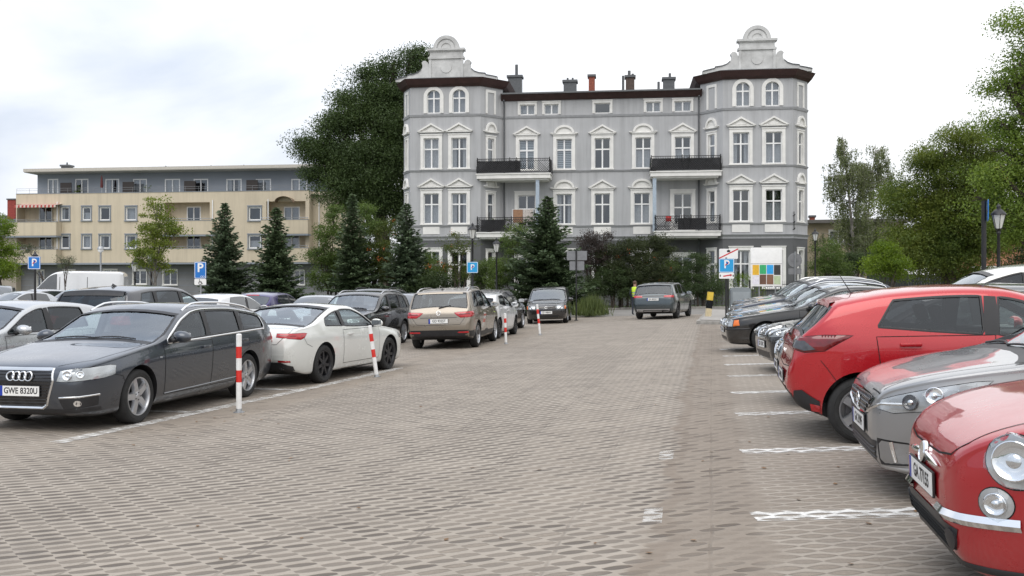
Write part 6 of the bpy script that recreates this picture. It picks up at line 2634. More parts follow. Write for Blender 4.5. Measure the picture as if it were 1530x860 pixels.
    for ua, ub in ((uA, uB), (uC, uD)):
        c = (ua + ub) / 2
        z0 = ztow + .53
        f = Facet((c, -.35), (1, 0))
        mb = MB()
        fn = lambda x, y, d: f(x, y, d)
        pl = [(x * k, z0 + y * k) for x, y in half]
        out = pl[:-1] + [(-x, z) for x, z in pl[::-1][1:]]
        out = [(x, z) for x, z in out]
        # body as slices so that the outline stays convex-safe
        vec = [Vector(p) for p in out]
        v, e, fcs, *_ = delaunay_2d_cdt(vec, [], [list(range(len(vec)))], 1, 1e-5)
        n = len(v)
        VV = [fn(p.x, p.y, .0) for p in v] + [fn(p.x, p.y, -.45) for p in v]
        FF = [list(q) for q in fcs] + [[i + n for i in q][::-1] for q in fcs]
        m = len(out)
        mb.add(VV, FF)
        mb.add([fn(x, z, 0) for x, z in out] + [fn(x, z, -.45) for x, z in out], [(i, i + m, (i + 1) % m + m, (i + 1) % m) for i in range(m)])
        f.box(mb, -27.5 * k, 27.5 * k, z0 + 33 * k, z0 + 36.2 * k, -.5, .10)
        f.box(mb, -25.5 * k, 25.5 * k, z0 + 36.2 * k, z0 + 38 * k, -.5, .05)
        f.box(mb, -26 * k, 26 * k, z0 + 44 * k, z0 + 45.5 * k, -.5, .08)
        f.box(mb, -28.5 * k, 28.5 * k, z0 + 45.5 * k, z0 + 48.6 * k, -.55, .16)
        for r0, r1, dd in ((0, 20, .0), (14.5, 19.6, .08), (8, 12.5, .05)):
            kk = 18
            for i in range(kk):
                t0, t1 = pi * i / kk, pi * (i + 1) / kk
                zz = z0 + 48.6 * k
                if r0 == 0:
                    q = [(0, zz), (r1 * k * cos(t0), zz + r1 * k * sin(t0)), (r1 * k * cos(t1), zz + r1 * k * sin(t1))]
                else:
                    q = [(r0 * k * cos(t0), zz + r0 * k * sin(t0)), (r1 * k * cos(t0), zz + r1 * k * sin(t0)), (r1 * k * cos(t1), zz + r1 * k * sin(t1)), (r0 * k * cos(t1), zz + r0 * k * sin(t1))]
                mb.prism(q, -.40, dd + .001 * (r0 > 0), fn)
        # medallion and coping
        T = [(.42 * cos(t), z0 + 20 * k + .42 * sin(t)) for t in np.linspace(0, 2 * pi, 21)[:-1]]
        mb.prism(T, 0, .05, fn)
        for s in (-1, 1):
            f.box(mb, s * 24.5 * k - .1, s * 24.5 * k + .1, z0, z0 + 33 * k, 0, .06)
        g = fix_normals(mb.build('gable', M_stone, r))
        cp = MB()
        pts = pl[1:8]
        for s in (-1, 1):
            for p, q in zip(pts[:-1], pts[1:]):
                cp.prism([(s * p[0], p[1]), (s * q[0], q[1]), (s * q[0], q[1] + .06), (s * p[0], p[1] + .06)], -.5, .06, fn)
        fix_normals(cp.build('coping', M_lead, g))
    # chimneys
    zr = zt + .2

    def CH(x0, x1, ytop, mat, off=-6.5, pipes=()):
        u0, u1 = H.u(x0, off), H.u(x1, off)
        chimney(roof, u0, u1, off, off - .8, zr, H.z((x0 + x1) / 2, ytop, off), mat, pipes=pipes)
    brick = plain('chimney_brick', (.24, .07, .045), .9, vary=.35, scale=8)
    CH(759, 779, 113, M_lead, pipes=((.6, 1.0, .12),))
    CH(842, 861, 120, M_lead, pipes=((.3, .3, .08), (.7, .3, .08)))
    CH(879.5, 888.5, 112, brick)
    CH(935, 948, 113, plain('chimney_soot', (.09, .065, .055), .9, vary=.3), pipes=((.4, .5, .12), (.8, .25, .1)))
    CH(991, 1008, 116, M_lead, pipes=((.6, .45, .1),))
    # flue pipes
    mb = MB()
    for px, yt in ((931, 113), (984, 122)):
        u = H.u(px, -6)
        mb.tube([(u, 6, zr), (u, 6, H.z(px, yt, -6))], .1, 8)
    mb.build('flue', M_lead, roof)
    # rain pipes in the inner corners
    for u in (P3[0] + .12, P4[0] - .12):
        mb = MB()
        mb.tube([(u, -ND - .10, .2), (u, -ND - .10, zmain - .3), (u, -ND - .45, zmain - .05)], .06, 8)
        mb.build('rain_pipe', M_lead, r)
    # balconies
    slabm = M_trim
    bluec = plain('pale_blue_post', (.36, .43, .50), .6)
    reed = plain('reed_screen', (.075, .075, .08), .85, vary=.4, scale=12)
    for (x0, x1, z0, col, scr) in ((712, 822, 9.55, 803, (.0, .6)), (712, 806, 5.15, None, (.05, .45)), (972, 1078, 9.55, 978, (0, 1.0)), (978, 1077, 5.15, None, (.35, .8))):
        N1 = .35
        u0, u1 = H.u(x0, N1), H.u(x1, N1)
        f = Facet((u0, N1), (1, 0))
        L = u1 - u0
        mb = MB()
        f.box(mb, 0, L, z0, z0 + .30, -1.95, 0)
        f.box(mb, -.06, L + .06, z0 + .30, z0 + .38, -1.95, .06)
        f.box(mb, .2, L - .2, z0 - .12, z0, -1.95, -.15)
        b = fix_normals(mb.build('balcony', slabm, r))
        rl = MB()
        railing([(u0 + .05, ND), (u0 + .05, N1 - .06), (u1 - .05, N1 - .06), (u1 - .05, ND)], z0 + .38, 1.12, rl)
        c = L / 2
        for s in (-1, 1):
            rl.tube([f(c + s * (.12 + .16 * sin(t * 2.2)), z0 + .48 + 1.1 * t, .0) for t in np.linspace(0, 1, 12)], .03, 5)
            rl.tube([f(c + s * (.2 + .1 * cos(t)), z0 + 1.25 + .1 * sin(t), .02) for t in np.linspace(0, 2 * pi, 12)], .022, 4)
        fix_normals(rl.build('railing', M_iron, b))
        if scr:
            s = MB()
            f.box(s, .1 + scr[0] * (L - .2), .1 + scr[1] * (L - .2), z0 + .46, z0 + 1.30, -.16, -.13)
            s.build('screen', reed, b)
        if col:
            ff = Facet((H.u(col, N1 - .15), N1 - .15), (1, 0))
            mb = MB()
            ff.box(mb, -.13, .13, 5.53, z0 - .12, -.26, 0)
            mb.build('post', bluec, b)
    # small wall things
    mb = MB()
    f = Facet((H.u(1186), 0), (1, 0))
    mb.tube([f(.0, 5.55, .1), f(0, 6.9, .1)], .03, 6)
    for z in (5.6, 6.1, 6.6):
        mb.tube([f(-.05, z, 0), f(.0, z, .22), f(.07, z + .1, .22)], .03, 5)
    mb.build('flag_bracket', M_iron, r)
    # things standing on the balconies
    def on_balcony(px, off, z):
        u = H.u(px, off)
        w = H.O + H.e * u + H.nv * off
        return Vector((w.x, w.y, z + H.z0))
    p = on_balcony(779, -.5, 5.53)
    t = empty('drying_rack', p, r.rotation_euler.z, 'brown and white cloths hanging on a rack on the lower left balcony', 'laundry rack')
    mb = MB()
    mb.box(-.62, .1, -.02, .02, .75, 1.75)
    mb.build('brown_cloth', plain('brown_cloth', (.30, .17, .10), .9, vary=.2), t)
    m2 = MB()
    for i in range(14):
        a = .12 + i * .055
        m2.box(a, a + .05, -.02 + .02 * sin(i * 1.7), .02 * sin(i * 1.7), .80, 1.75)
    m2.build('striped_cloth', plain('striped_cloth', (.55, .50, .46), .9, vary=.35, scale=14), t)
    m3 = MB()
    m3.tube([(-.7, 0, 1.76), (.95, 0, 1.76)], .015, 6)
    for x in (-.68, .93):
        m3.tube([(x, -.2, 0), (x, 0, 1.76), (x, .25, 0)], .015, 6)
    m3.build('rack_frame', M_frame, t)
    for px, z, sz, lab in ((732, 5.53, .55, 'dark potted shrub on the lower left balcony, beside the corner door'), (757, 5.53, .62, 'leafy potted shrub on the lower left balcony, next to the brown cloth'), (977, 9.93, .45, 'potted plant at the left end of the upper right balcony')):
        p = on_balcony(px, -.35, z)
        t = empty('potted_plant', p, 0, lab, 'plant', 'potted plants on the balconies')
        mb = MB()
        mb.lathe([(.0, 0), (.17, 0), (.22, .38), (.19, .38), (.18, .33), (0, .33)], 14)
        mb.build('pot', plain('plant_pot', (.06, .05, .045), .7), t)
        P = crown_points([(0, 0, .38 + sz * .7, sz * .75, sz * .6, sz * .75)], 40, .18, 16)
        Vv, Qq = leaf_quads(P, .11, .3)
        mesh_np('foliage', Vv, Qq, LEAF['shrub'], t)
    p = on_balcony(1010, -.1, 5.53)
    t = empty('bicycle', p, r.rotation_euler.z, 'bicycle with a red bag leaning on the lower right balcony railing', 'bicycle')
    mb = MB()
    for x in (-.5, .5):
        mb.tube([(x + .32 * cos(a), 0, .45 + .32 * sin(a)) for a in np.linspace(0, 2 * pi, 20)], .018, 5, caps=False)
    mb.build('wheel', M_rubber, t)
    mb = MB()
    fr = [(-.5, 0, .45), (-.2, 0, .95), (.35, 0, 1.0), (0, 0, .45), (-.5, 0, .45)]
    mb.tube(fr, .02, 6)
    mb.tube([(0, 0, .45), (-.2, 0, .95), (-.22, 0, 1.1)], .02, 6)
    mb.tube([(.5, 0, .45), (.35, 0, 1.0), (.33, 0, 1.2)], .02, 6)
    mb.tube([(.33, -.25, 1.22), (.33, .25, 1.22)], .016, 6)
    mb.bbox(-.34, -.08, -.07, .07, 1.1, 1.16, .03)
    mb.build('frame', M_frame, t)
    mb = MB()
    mb.bbox(-.75, -.35, -.16, .0, .72, 1.12, .06)
    mb.build('red_bag', plain('red_bag', (.55, .03, .03), .6), t)
    return H


def beige_house():
    H = House('beige_apartment_block', 'long beige apartment block with loggias and a set back grey top floor', (24, 96), (490, 92), .1)
    r = H.root
    beige = weathered('beige_render', (.57, .495, .375), .12)
    greyw = plain('blue_grey_render', (.25, .275, .31), .85, vary=.07, scale=.4)
    clad = plain('grey_cladding', (.22, .222, .228), .8, vary=.12, scale=.8)
    pale = plain('pale_eave', (.50, .47, .42), .8, vary=.1)
    pane = M_pane
    f = Facet((0, 0), (1, 0))
    U = lambda px, o=0: H.u(px, o)
    Z = lambda py, px=200, o=0: H.z(px, py, o)
    zg, zp = Z(394), Z(287.5)
    zf2, zf1 = Z(347), Z(388)
    holes = []

    def win(px0, px1, py0, py1, off=0, style='one', inside='curtain', fc=f):
        a0, a1 = U(px0, off), U(px1, off)
        z1, z0 = Z(py0, (px0 + px1) / 2, off), Z(py1, (px0 + px1) / 2, off)
        return window(r, fc, (a0 + a1) / 2, z0, a1 - a0, z1 - z0, trim=.10 if off == 0 and fc is f else 0, style=style, inside=inside, rev=.18, trim_mat=greyw, sill=True, ft=.12)
    ii = ['curtain', 'sides', 'dark', 'half', 'curtain', 'dark', 'sides']
    k = 0
    for x0, x1 in ((91, 104), (123, 136), (149, 164.5), (188, 204), (371.5, 390)):
        for y0, y1 in ((309, 329), (351, 371)):
            k += 1
            holes.append(win(x0, x1, y0, y1, inside=ii[k % 7]))
    # loggias
    for (x0, x1, wx0, wx1) in ((24, 84, 58, 78), (246, 317, 279, 300), (398, 460, 424, 448)):
        for zb, zt, py0, py1 in ((zf2 - .15, Z(303), 308, 328), (zf1 - .15, Z(349.5), 350, 370)):
            a0, a1 = U(x0), U(x1) - .25
            if x0 == 24:
                a0 = U(24) + .1
            holes.append((a0, a1, zb, zt, 1.3))
            bk = Facet((0, -1.3), (1, 0))
            mbk = MB()
            w0, w1 = U(wx0, -1.3), U(wx1, -1.3)
            zw1 = Z(py0 + .5, wx0, -1.3)
            hh = window(r, bk, (w0 + w1) / 2, zb + .12, w1 - w0, zw1 - zb - .12, trim=0, style='two', inside=ii[(k + wx0) % 7], rev=.12, sill=False, ft=.11)
            bk.wall(mbk, a0 - .02, a1 + .02, zb - .02, zt + .02, [hh], rev=.12)
            mbk.build('loggia_wall', beige, r)
            # parapet of the balcony
            mb = MB()
            b0, b1 = U(x0 - 8 if x0 > 30 else 8, .9), U(x1, .9)
            zpt = zb + 1.22
            fb = Facet((0, .9), (1, 0))
            fb.box(mb, b0, b1, zb - .15, zpt, -.18, 0)
            fb.box(mb, b0, b0 + .18, zb - .15, zpt, -.9, -.18)
            fb.box(mb, b1 - .18, b1, zb - .15, zpt, -.9, -.18)
            fb.box(mb, b0, b1, zb - .32, zb - .15, -.9, -.02, 1)
            fb.box(mb, b0 - .03, b1 + .03, zpt, zpt + .05, -.22, .03, 1)
            bo = fix_normals(mb.build('balcony', [beige, greyw], r))
            rl = MB()
            rl.tube([fb(b0, zpt + .22, -.1), fb(b1, zpt + .22, -.1)], .03, 6)
            for a in np.linspace(b0 + .1, b1 - .1, 6):
                rl.tube([fb(a, zpt, -.1), fb(a, zpt + .22, -.1)], .02, 5)
            rl.build('railing', M_alloy, bo)
    wl = MB()
    uE = U(462)
    f.wall(wl, 0, uE, zg, zp, holes)
    # recessed end part
    f2 = Facet((0, -1.0), (1, 0))
    u9 = U(545, -1)
    f2.wall(wl, uE - .3, u9, zg, zp, [])
    Facet((uE, 0), (0, -1)).quad(wl, 0, 1.0, zg, zp, 0)
    # parapet top of the terrace
    f.box(wl, 0, uE, zp, zp + .05, -.3, .04, 1)
    f2.box(wl, uE, u9, zp, zp + .05, -.3, .04, 1)
    for (a, b) in (((0, -14), (0, 0)),):
        q = Facet(a, Vector(b) - Vector(a))
        q.quad(wl, 0, 14, 0, zp, 0)
    # terrace deck and slab soffit
    wl.add([(0, .3, zp - .4), (u9, .3, zp - .4), (u9, 14, zp - .4), (0, 14, zp - .4)], [(0, 1, 2, 3)], 1)
    # ground floor, set back under the slab
    fg = Facet((0, -.8), (1, 0))
    hs = []
    for x0, x1, y0, y1 in ((56, 66, 404, 428), (95, 112, 404, 428), (155, 175, 403, 424), (199, 219, 404, 424), (244, 265, 403.5, 425), (330, 344, 404, 425), (440, 455, 404, 425)):
        a0, a1 = U(x0, -.8), U(x1, -.8)
        hs.append(window(r, fg, (a0 + a1) / 2, Z(y1, x0, -.8), a1 - a0, Z(y0, x0, -.8) - Z(y1, x0, -.8), trim=.05, style='two', inside='dark', rev=.15))
    fg.wall(wl, 0, u9, 0, zg, hs, mi=2)
    wl.add([(0, 0, zg), (u9, 0, zg), (u9, .8, zg), (0, .8, zg)], [(0, 1, 2, 3)], 1)
    for z in np.arange(.5, zg - .1, .62):
        fg.box(wl, 0, u9, z, z + .04, 0, .012, 1)
    f.box(wl, -.05, uE, zg - .06, zg + .12, -.82, .05, 1)
    wl.build('wall', [beige, greyw, clad], r)
    # top floor
    o3 = -2.2
    f3 = Facet((0, o3), (1, 0))
    ut0, ut1 = U(56, o3), U(545, o3)
    hs = []
    zt = Z(258, 200, o3)
    for i, (x0, x1) in enumerate(((71, 87), (112, 132), (157, 178), (198.5, 219.5), (246, 269), (289, 311), (338, 361), (382, 405), (435, 459))):
        a0, a1 = U(x0, o3), U(x1, o3)
        z1 = Z(267, x0, o3)
        hs.append(window(r, f3, (a0 + a1) / 2, zp + .0, a1 - a0, z1 - zp, trim=0, style='two', inside=('curtain', 'dark', 'sides', 'curtain')[i % 4], rev=.15, sill=False, ft=.12))
    tw = MB()
    f3.wall(tw, ut0, ut1, zp - .4, zt, hs, rev=.15)
    Facet((ut0, -14), (0, 1)).quad(tw, 0, 14 + o3, zp - .4, zt, 0)
    tw.build('top_floor_wall', greyw, r)
    mb = MB()
    f3.quad(mb, ut0 + .2, ut1 - .2, zp - .3, zt - .1, -1.6)
    f.quad(mb, .3, uE, zg, zp - .5, -3.0)
    fg.quad(mb, .3, u9, .05, zg - .05, -1.5)
    mb.build('room_backing', M_room, r)
    rf = MB()
    u0, u1 = U(36, -.6), U(545, -.6)
    rf.box(u0, u1, .6, 15, zt, zt + .32)
    rf.box(u0 - .05, u1, .52, .6, zt + .06, zt + .38)
    roof = rf.build('roof', [pale], r)
    for px, w, ht in ((97, .9, 1.0), (245, 1.2, .45), (313, 1.2, .42), (362, 1.2, .42)):
        a = U(px, -5)
        chimney(roof, a - w / 2, a + w / 2, -5, -5.8, zt + .3, zt + .3 + ht, M_lead, name='vent_stack', pipes=((.5, .35, .08),))
    # terrace railing and partitions
    rl = MB()
    for z in (zp + .35, zp + .55):
        rl.tube([f(0, z, -.1), f(uE, z, -.1), f(u9, z, -1.1)], .014, 5)
    for a in np.arange(0, uE, 1.4):
        rl.tube([f(a, zp, -.1), f(a, zp + .55, -.1)], .014, 5)
    rl.build('terrace_railing', M_signgrey0, r)
    for px in (90, 183, 275, 368):
        pm = MB()
        a = U(px, -1.2)
        f.box(pm, a, a + 1.2, zp + .05, zp + 1.25, -1.3, -1.2)
        pm.build('terrace_partition', plain('dark_partition', (.03, .024, .022), .7), r)
    # pipes
    for px in (86, 318, 401, 472):
        mb = MB()
        a = U(px)
        o = .06 if px < 465 else -.94
        mb.tube([f(a, zg, o), f(a, Z(300), o)], .06, 6)
        mb.build('rain_pipe', M_frame, r)
    # awning with red stripes and the little arched canopy
    mb = MB()
    a0, a1 = U(22, 1), U(84, 1)
    n = 22
    for i in range(n):
        x0, x1 = lerp(a0, a1, i / n), lerp(a0, a1, (i + 1) / n)
        mb.add([f(x0, Z(303), .0), f(x1, Z(303), .0), f(x1, Z(306), 1.1), f(x0, Z(306), 1.1)], [(0, 1, 2, 3)], i % 2)
        mb.add([f(x0, Z(306), 1.1), f(x1, Z(306), 1.1), f(x1, Z(309.5), 1.12), f(x0, Z(309.5), 1.12)], [(0, 1, 2, 3)], i % 2)
    mb.build('awning', [plain('awning_red', (.38, .06, .05), .8), plain('awning_cream', (.55, .48, .42), .8)], r)
    mb = MB()
    c, w = (U(415) + U(441)) / 2, (U(441) - U(415)) / 2
    V = []
    for i in range(13):
        t = pi * i / 12
        V += [f(c - w * cos(t), Z(305) + .55 * sin(t), 0), f(c - w * cos(t), Z(305) + .55 * sin(t), .9)]
    mb.add(V, [(2 * i, 2 * i + 2, 2 * i + 3, 2 * i + 1) for i in range(12)], 0, True)
    mb.build('canopy', plain('canopy_brown', (.22, .16, .11), .7), r)
    def on_terrace(px):
        w = H.O + H.e * U(px, -1.0) - H.nv * 1.0
        return (w.x, w.y, H.z0 + zp - .38)
    t = empty('parasol', on_terrace(152), 0, 'closed dark parasol on the roof terrace of the beige block', 'parasol')
    mb = MB()
    mb.tube([(0, 0, 0), (0, 0, 2.3)], .03, 6)
    mb.build('pole', M_alloy, t)
    mb = MB()
    mb.lathe([(.03, 2.3), (.09, 2.0), (.15, 1.1), (.10, 1.0)], 10)
    mb.build('canopy', plain('parasol_cloth', (.12, .03, .03), .8), t)
    for px, lab in ((115, 'dark planter with a small shrub at the left of the roof terrace'), (222, 'dark planter with a small shrub in the middle of the roof terrace')):
        t = empty('planter', on_terrace(px), 0, lab, 'plant')
        mb = MB()
        mb.bbox(-.5, .5, -.2, .2, 0, .55, .02)
        mb.build('box', plain('plant_pot', (.06, .05, .045), .7), t)
        P = crown_points([(0, 0, .85, .6, .3, .4)], 60, .2, 20)
        Vv, Qq = leaf_quads(P, .1, .3)
        mesh_np('foliage', Vv, Qq, LEAF['shrub'], t)
    return H


def side_houses():
    # low beige house behind the birch
    H = House('beige_cottage', 'low beige house with flat roof behind the birch tree', (1195, 88), (1345, 86), .3)
    r = H.root
    f = Facet((0, 0), (1, 0))
    m = plain('cottage_render', (.42, .35, .25), .9, vary=.1, scale=.5)
    U, Z = (lambda px: H.u(px)), (lambda py: H.z(1260, py))
    hs = [window(r, f, U(px), Z(364), 1.5, Z(345) - Z(364), trim=.08, style='two', inside='curtain', rev=.15) for px in (1252, 1273)]
    mb = MB()
    u1 = U(1350)
    f.wall(mb, 0, u1, 0, Z(333), hs, rev=.15)
    Facet((0, -9), (0, 1)).quad(mb, 0, 9, 0, Z(333), 0)
    Facet((u1, 0), (0, -1)).quad(mb, 0, 9, 0, Z(333), 0)
    mb.build('wall', m, r)
    mb = MB()
    f.quad(mb, .2, u1 - .2, .1, Z(335), -1.2)
    mb.build('room_backing', M_room, r)
    mb = MB()
    mb.box(-.5, u1 + .5, -.6, 9.5, Z(333), Z(328))
    ro = mb.build('roof', plain('cottage_roof', (.16, .15, .14), .8), r)
    chimney(ro, U(1214), U(1222), -3, -3.8, Z(330), Z(318), plain('chimney_brick', (.24, .07, .045)))
    # orange brick house behind the right trees
    H = House('brick_house', 'orange brick house glimpsed between the right hand trees and the lamp', (1430, 62), (1600, 60), .35)
    r = H.root
    f = Facet((0, 0), (1, 0))
    m = plain('orange_render', (.36, .17, .10), .9, vary=.15, scale=1)
    mb = MB()
    u1 = H.u(1600)
    hs = [window(r, f, H.u(px), 1.0, 1.3, 1.5, trim=.1, style='two', inside='curtain', rev=.15) for px in (1470, 1528)]
    f.wall(mb, 0, u1, 0, 4.4, hs, rev=.15)
    Facet((0, -8), (0, 1)).quad(mb, 0, 8, 0, 4.4, 0)
    mb.build('wall', m, r)
    mb = MB()
    f.quad(mb, .2, u1 - .2, .1, 4.2, -1.2)
    mb.build('room_backing', M_room, r)
    mb = MB()
    mb.add([(-.4, -.5, 4.3), (u1 + .4, -.5, 4.3), (u1 + .4, 4, 6.6), (-.4, 4, 6.6), (-.4, 8.5, 4.3), (u1 + .4, 8.5, 4.3), ], [(0, 1, 2, 3), (3, 2, 5, 4), (0, 3, 4), (1, 5, 2)])
    mb.build('roof', plain('red_tiles', (.16, .06, .045), .85, vary=.3, scale=4), r)
    # house with a tall red chimney at the far left
    H = House('old_house', 'old house with a tall red brick chimney at the far left edge', (-60, 128), (22, 127), .1)
    r = H.root
    f = Facet((0, 0), (1, 0))
    u1 = H.u(30)
    mb = MB()
    zt = H.z(0, 352)
    hs = [window(r, f, H.u(5), H.z(5, 412), 1.5, 1.9, trim=.1, style='cross', inside='dark', rev=.15)]
    f.wall(mb, 0, u1, 0, zt, hs, rev=.15)
    mb.build('wall', plain('old_render', (.33, .29, .24), .9, vary=.2, scale=.5), r)
    mb = MB()
    mb.add([(-.4, -.5, zt - .1), (u1 + .4, -.5, zt - .1), (u1 + .4, 5, zt + 3.2), (-.4, 5, zt + 3.2), (-.4, 10, zt), (u1 + .4, 10, zt)], [(0, 1, 2, 3), (3, 2, 5, 4), (1, 5, 2), (0, 3, 4)])
    mb.add([(.1, 1.2, .1), (u1 - .1, 1.2, .1), (u1 - .1, 1.2, zt - .1), (.1, 1.2, zt - .1)], [(0, 1, 2, 3)])
    ro = mb.build('roof', plain('slate_roof', (.07, .07, .075), .8, vary=.2), r)
    chimney(ro, H.u(11, -4), H.u(22, -4), -4, -5, zt + 1, H.z(16, 297, -4), plain('red_chimney', (.27, .05, .04), .9, vary=.3, scale=5))
# ---------------------------------------------------------------- plants
LEAF = {}


def leaf_materials():
    LEAF['dark'] = leafmat('leaf_dark', (0.037, 0.059, 0.022), (0.077, 0.116, 0.037), (0.121, 0.143, 0.050), .22, .35)
    LEAF['linden'] = leafmat('leaf_linden', (0.060, 0.099, 0.021), (0.162, 0.196, 0.038), (0.273, 0.231, 0.051), .3, .4)
    LEAF['maple'] = leafmat('leaf_maple', (0.074, 0.125, 0.023), (0.175, 0.242, 0.044), (0.283, 0.283, 0.059), .32, .5)
    LEAF['lime'] = leafmat('leaf_lime', (.075, .13, .016), (.17, .24, .03), (.25, .27, .04), .35, .8)
    LEAF['young'] = leafmat('leaf_young_maple', (0.085, 0.128, 0.022), (0.194, 0.230, 0.043), (0.303, 0.266, 0.073), .35, .9)
    LEAF['olive'] = leafmat('leaf_olive', (.07, .085, .045), (.13, .15, .085), None, .25, 1.2)
    LEAF['birch'] = leafmat('leaf_birch', (0.085, 0.109, 0.047), (0.186, 0.217, 0.093), (0.265, 0.256, 0.116), .3, .6)
    LEAF['shrub'] = leafmat('leaf_shrub', (0.054, 0.090, 0.025), (0.127, 0.180, 0.044), (0.166, 0.196, 0.053), .28, .7)
    LEAF['rowan'] = leafmat('leaf_rowan', (0.042, 0.066, 0.017), (0.102, 0.126, 0.029), (0.180, 0.132, 0.036), .3, .8)
    LEAF['rust'] = leafmat('leaf_dark_rowan', (.022, .032, .012), (.052, .066, .022), (.085, .07, .026), .22, .7)
    LEAF['plum'] = leafmat('leaf_plum', (0.026, 0.022, 0.019), (0.066, 0.048, 0.041), (0.060, 0.072, 0.030), .2, .7)
    LEAF['hedge'] = leafmat('leaf_hedge', (0.029, 0.048, 0.017), (0.062, 0.094, 0.030), None, .2, .9)
    LEAF['fir'] = leafmat('needles_fir', (.046, .074, .036), (.098, .138, .066), (.14, .175, .085), .12, .8)
    LEAF['firblue'] = leafmat('needles_blue', (.050, .076, .042), (.105, .145, .080), (.14, .18, .10), .12, .8)
    LEAF['weed'] = leafmat('leaf_weed', (.05, .07, .022), (.12, .15, .05), None, .3, 2.0)
    LEAF['berry'] = plain('rowan_berries', (.50, .10, .015), .5, vary=.4, scale=9)


def px_blobs(Y, base, lst):
    """(px, py, r px, depth factor) -> blobs relative to base"""
    k = Y / F
    out = []
    for px, py, r, *e in lst:
        p = at(px, py, Y)
        R_ = r * k
        rz = (e[0] if e else .85) * R_
        out.append((p.x - base.x, random.uniform(-.3, .3) * R_, p.z - base.z, R_, R_ * 1.05, rz))
    return out


def tree_px(name, label, Y, px, lst, mat, **kw):
    b = colat(px, Y)
    return broadleaf(name, label, b, px_blobs(Y, b, lst), mat, **kw)


def hedge(name, label, pts, w, h, mat, leaf=.09, dens=420):
    """clipped hedge along plan points"""
    r = empty(name, (pts[0][0], pts[0][1], ground_z(*pts[0])), 0, label, 'hedge')
    C = []
    mb = MB()
    o = Vector((pts[0][0], pts[0][1], ground_z(*pts[0])))
    for a, b in zip(pts[:-1], pts[1:]):
        a, b = Vector(a), Vector(b)
        L = (b - a).length
        d = (b - a) / L
        n = Vector((-d.y, d.x))
        m = int(L * dens * 3.5)
        t = rng.random(m) * L
        s = rng.uniform(-w / 2, w / 2, m)
        z = rng.random(m) ** .7 * h
        edge = rng.random(m)
        s = np.where(edge < .55, -w / 2 + rng.normal(0, .07, m), s)
        z = np.where(edge > .82, h + rng.normal(0, .09, m), z) + .12 * np.sin(t * 1.3) + .1 * np.sin(t * 3.7)
        z = np.clip(z, .03, None)
        P = np.stack([a.x + d.x * t + n.x * -s - o.x, a.y + d.y * t + n.y * -s - o.y, z], 1)
        P += rng.normal(0, .05, P.shape)
        C.append(P)
        for q in np.arange(.3, L, .6):
            p = a + d * q - Vector((o.x, o.y))
            mb.tube([(p.x, p.y, -.1), (p.x + .05, p.y, h * .5), (p.x - .05, p.y, h * .9)], [.03, .022, .008], 5)
    V, Q = leaf_quads(np.vstack(C), leaf * .75, .2)
    mesh_np('foliage', V, Q, mat, r)
    mb.build('stems', M_bark, r)
    return r


def birch(label, base, h, rad):
    r = empty('birch_tree', base, 0, label, 'tree')
    R_ = random.Random(5)
    mb = MB()
    bark = plain('birch_bark', (.30, .28, .25), .85, vary=.6, scale=3)
    C = []
    for k, (dx, dy) in enumerate(((-.5, 0), (.5, .2))):
        lean = Vector((dx * rad * .55, dy, 0))
        trunk = [Vector((dx * .3, 0, -.2)) + lean * (t ** 1.3) + Vector((0, 0, h * t * (.97 - .06 * k))) for t in np.linspace(0, 1, 9)]
        mb.tube(trunk, [lerp(.24, .015, (i / 8) ** .8) for i in range(9)], 8)
        for i in range(46):
            t = R_.uniform(.22, .98)
            j = min(7, int(t * 8))
            p = trunk[j].lerp(trunk[j + 1], t * 8 - j)
            a = R_.uniform(0, 2 * pi)
            ln = rad * (1.05 - t) ** .55 * R_.uniform(.55, 1.0)
            e = p + Vector((cos(a) * ln, sin(a) * ln, ln * R_.uniform(.15, .7)))
            e.z = min(e.z, h)
            m = p.lerp(e, .55) + Vector((0, 0, .12 * ln))
            mb.tube([p, m, e], [.05 * (1.1 - t) + .012, .022, .008], 5, caps=False)
            for s in range(int(6 + ln * 3.6)):
                f = R_.uniform(.35, 1.0)
                q = (p.lerp(m, f / .55) if f < .55 else m.lerp(e, (f - .55) / .45)) + Vector((R_.uniform(-.25, .25), R_.uniform(-.25, .25), 0))
                dl = R_.uniform(.7, 2.6) * (1.15 - .5 * t)
                sway = R_.uniform(-.12, .12)
                pts = [q, q + Vector((sway, 0, -dl * .5)), q + Vector((sway * 1.5, 0, -dl))]
                mb.tube(pts, [.006, .005, .003], 3, caps=False)
                n = int(dl * 24)
                u = np.array([R_.random() for _ in range(n)])
                P = np.stack([q.x + sway * 1.5 * u, np.full(n, q.y), q.z - dl * u], 1) + rng.normal(0, .07, (n, 3))
                C.append(P)
    C = np.vstack(C)
    V, Q = leaf_quads(C, .15, .1, .6, droop=.5)
    mesh_np('crown', V, Q, LEAF['birch'], r)
    mb.build('trunk', bark, r)
    return r


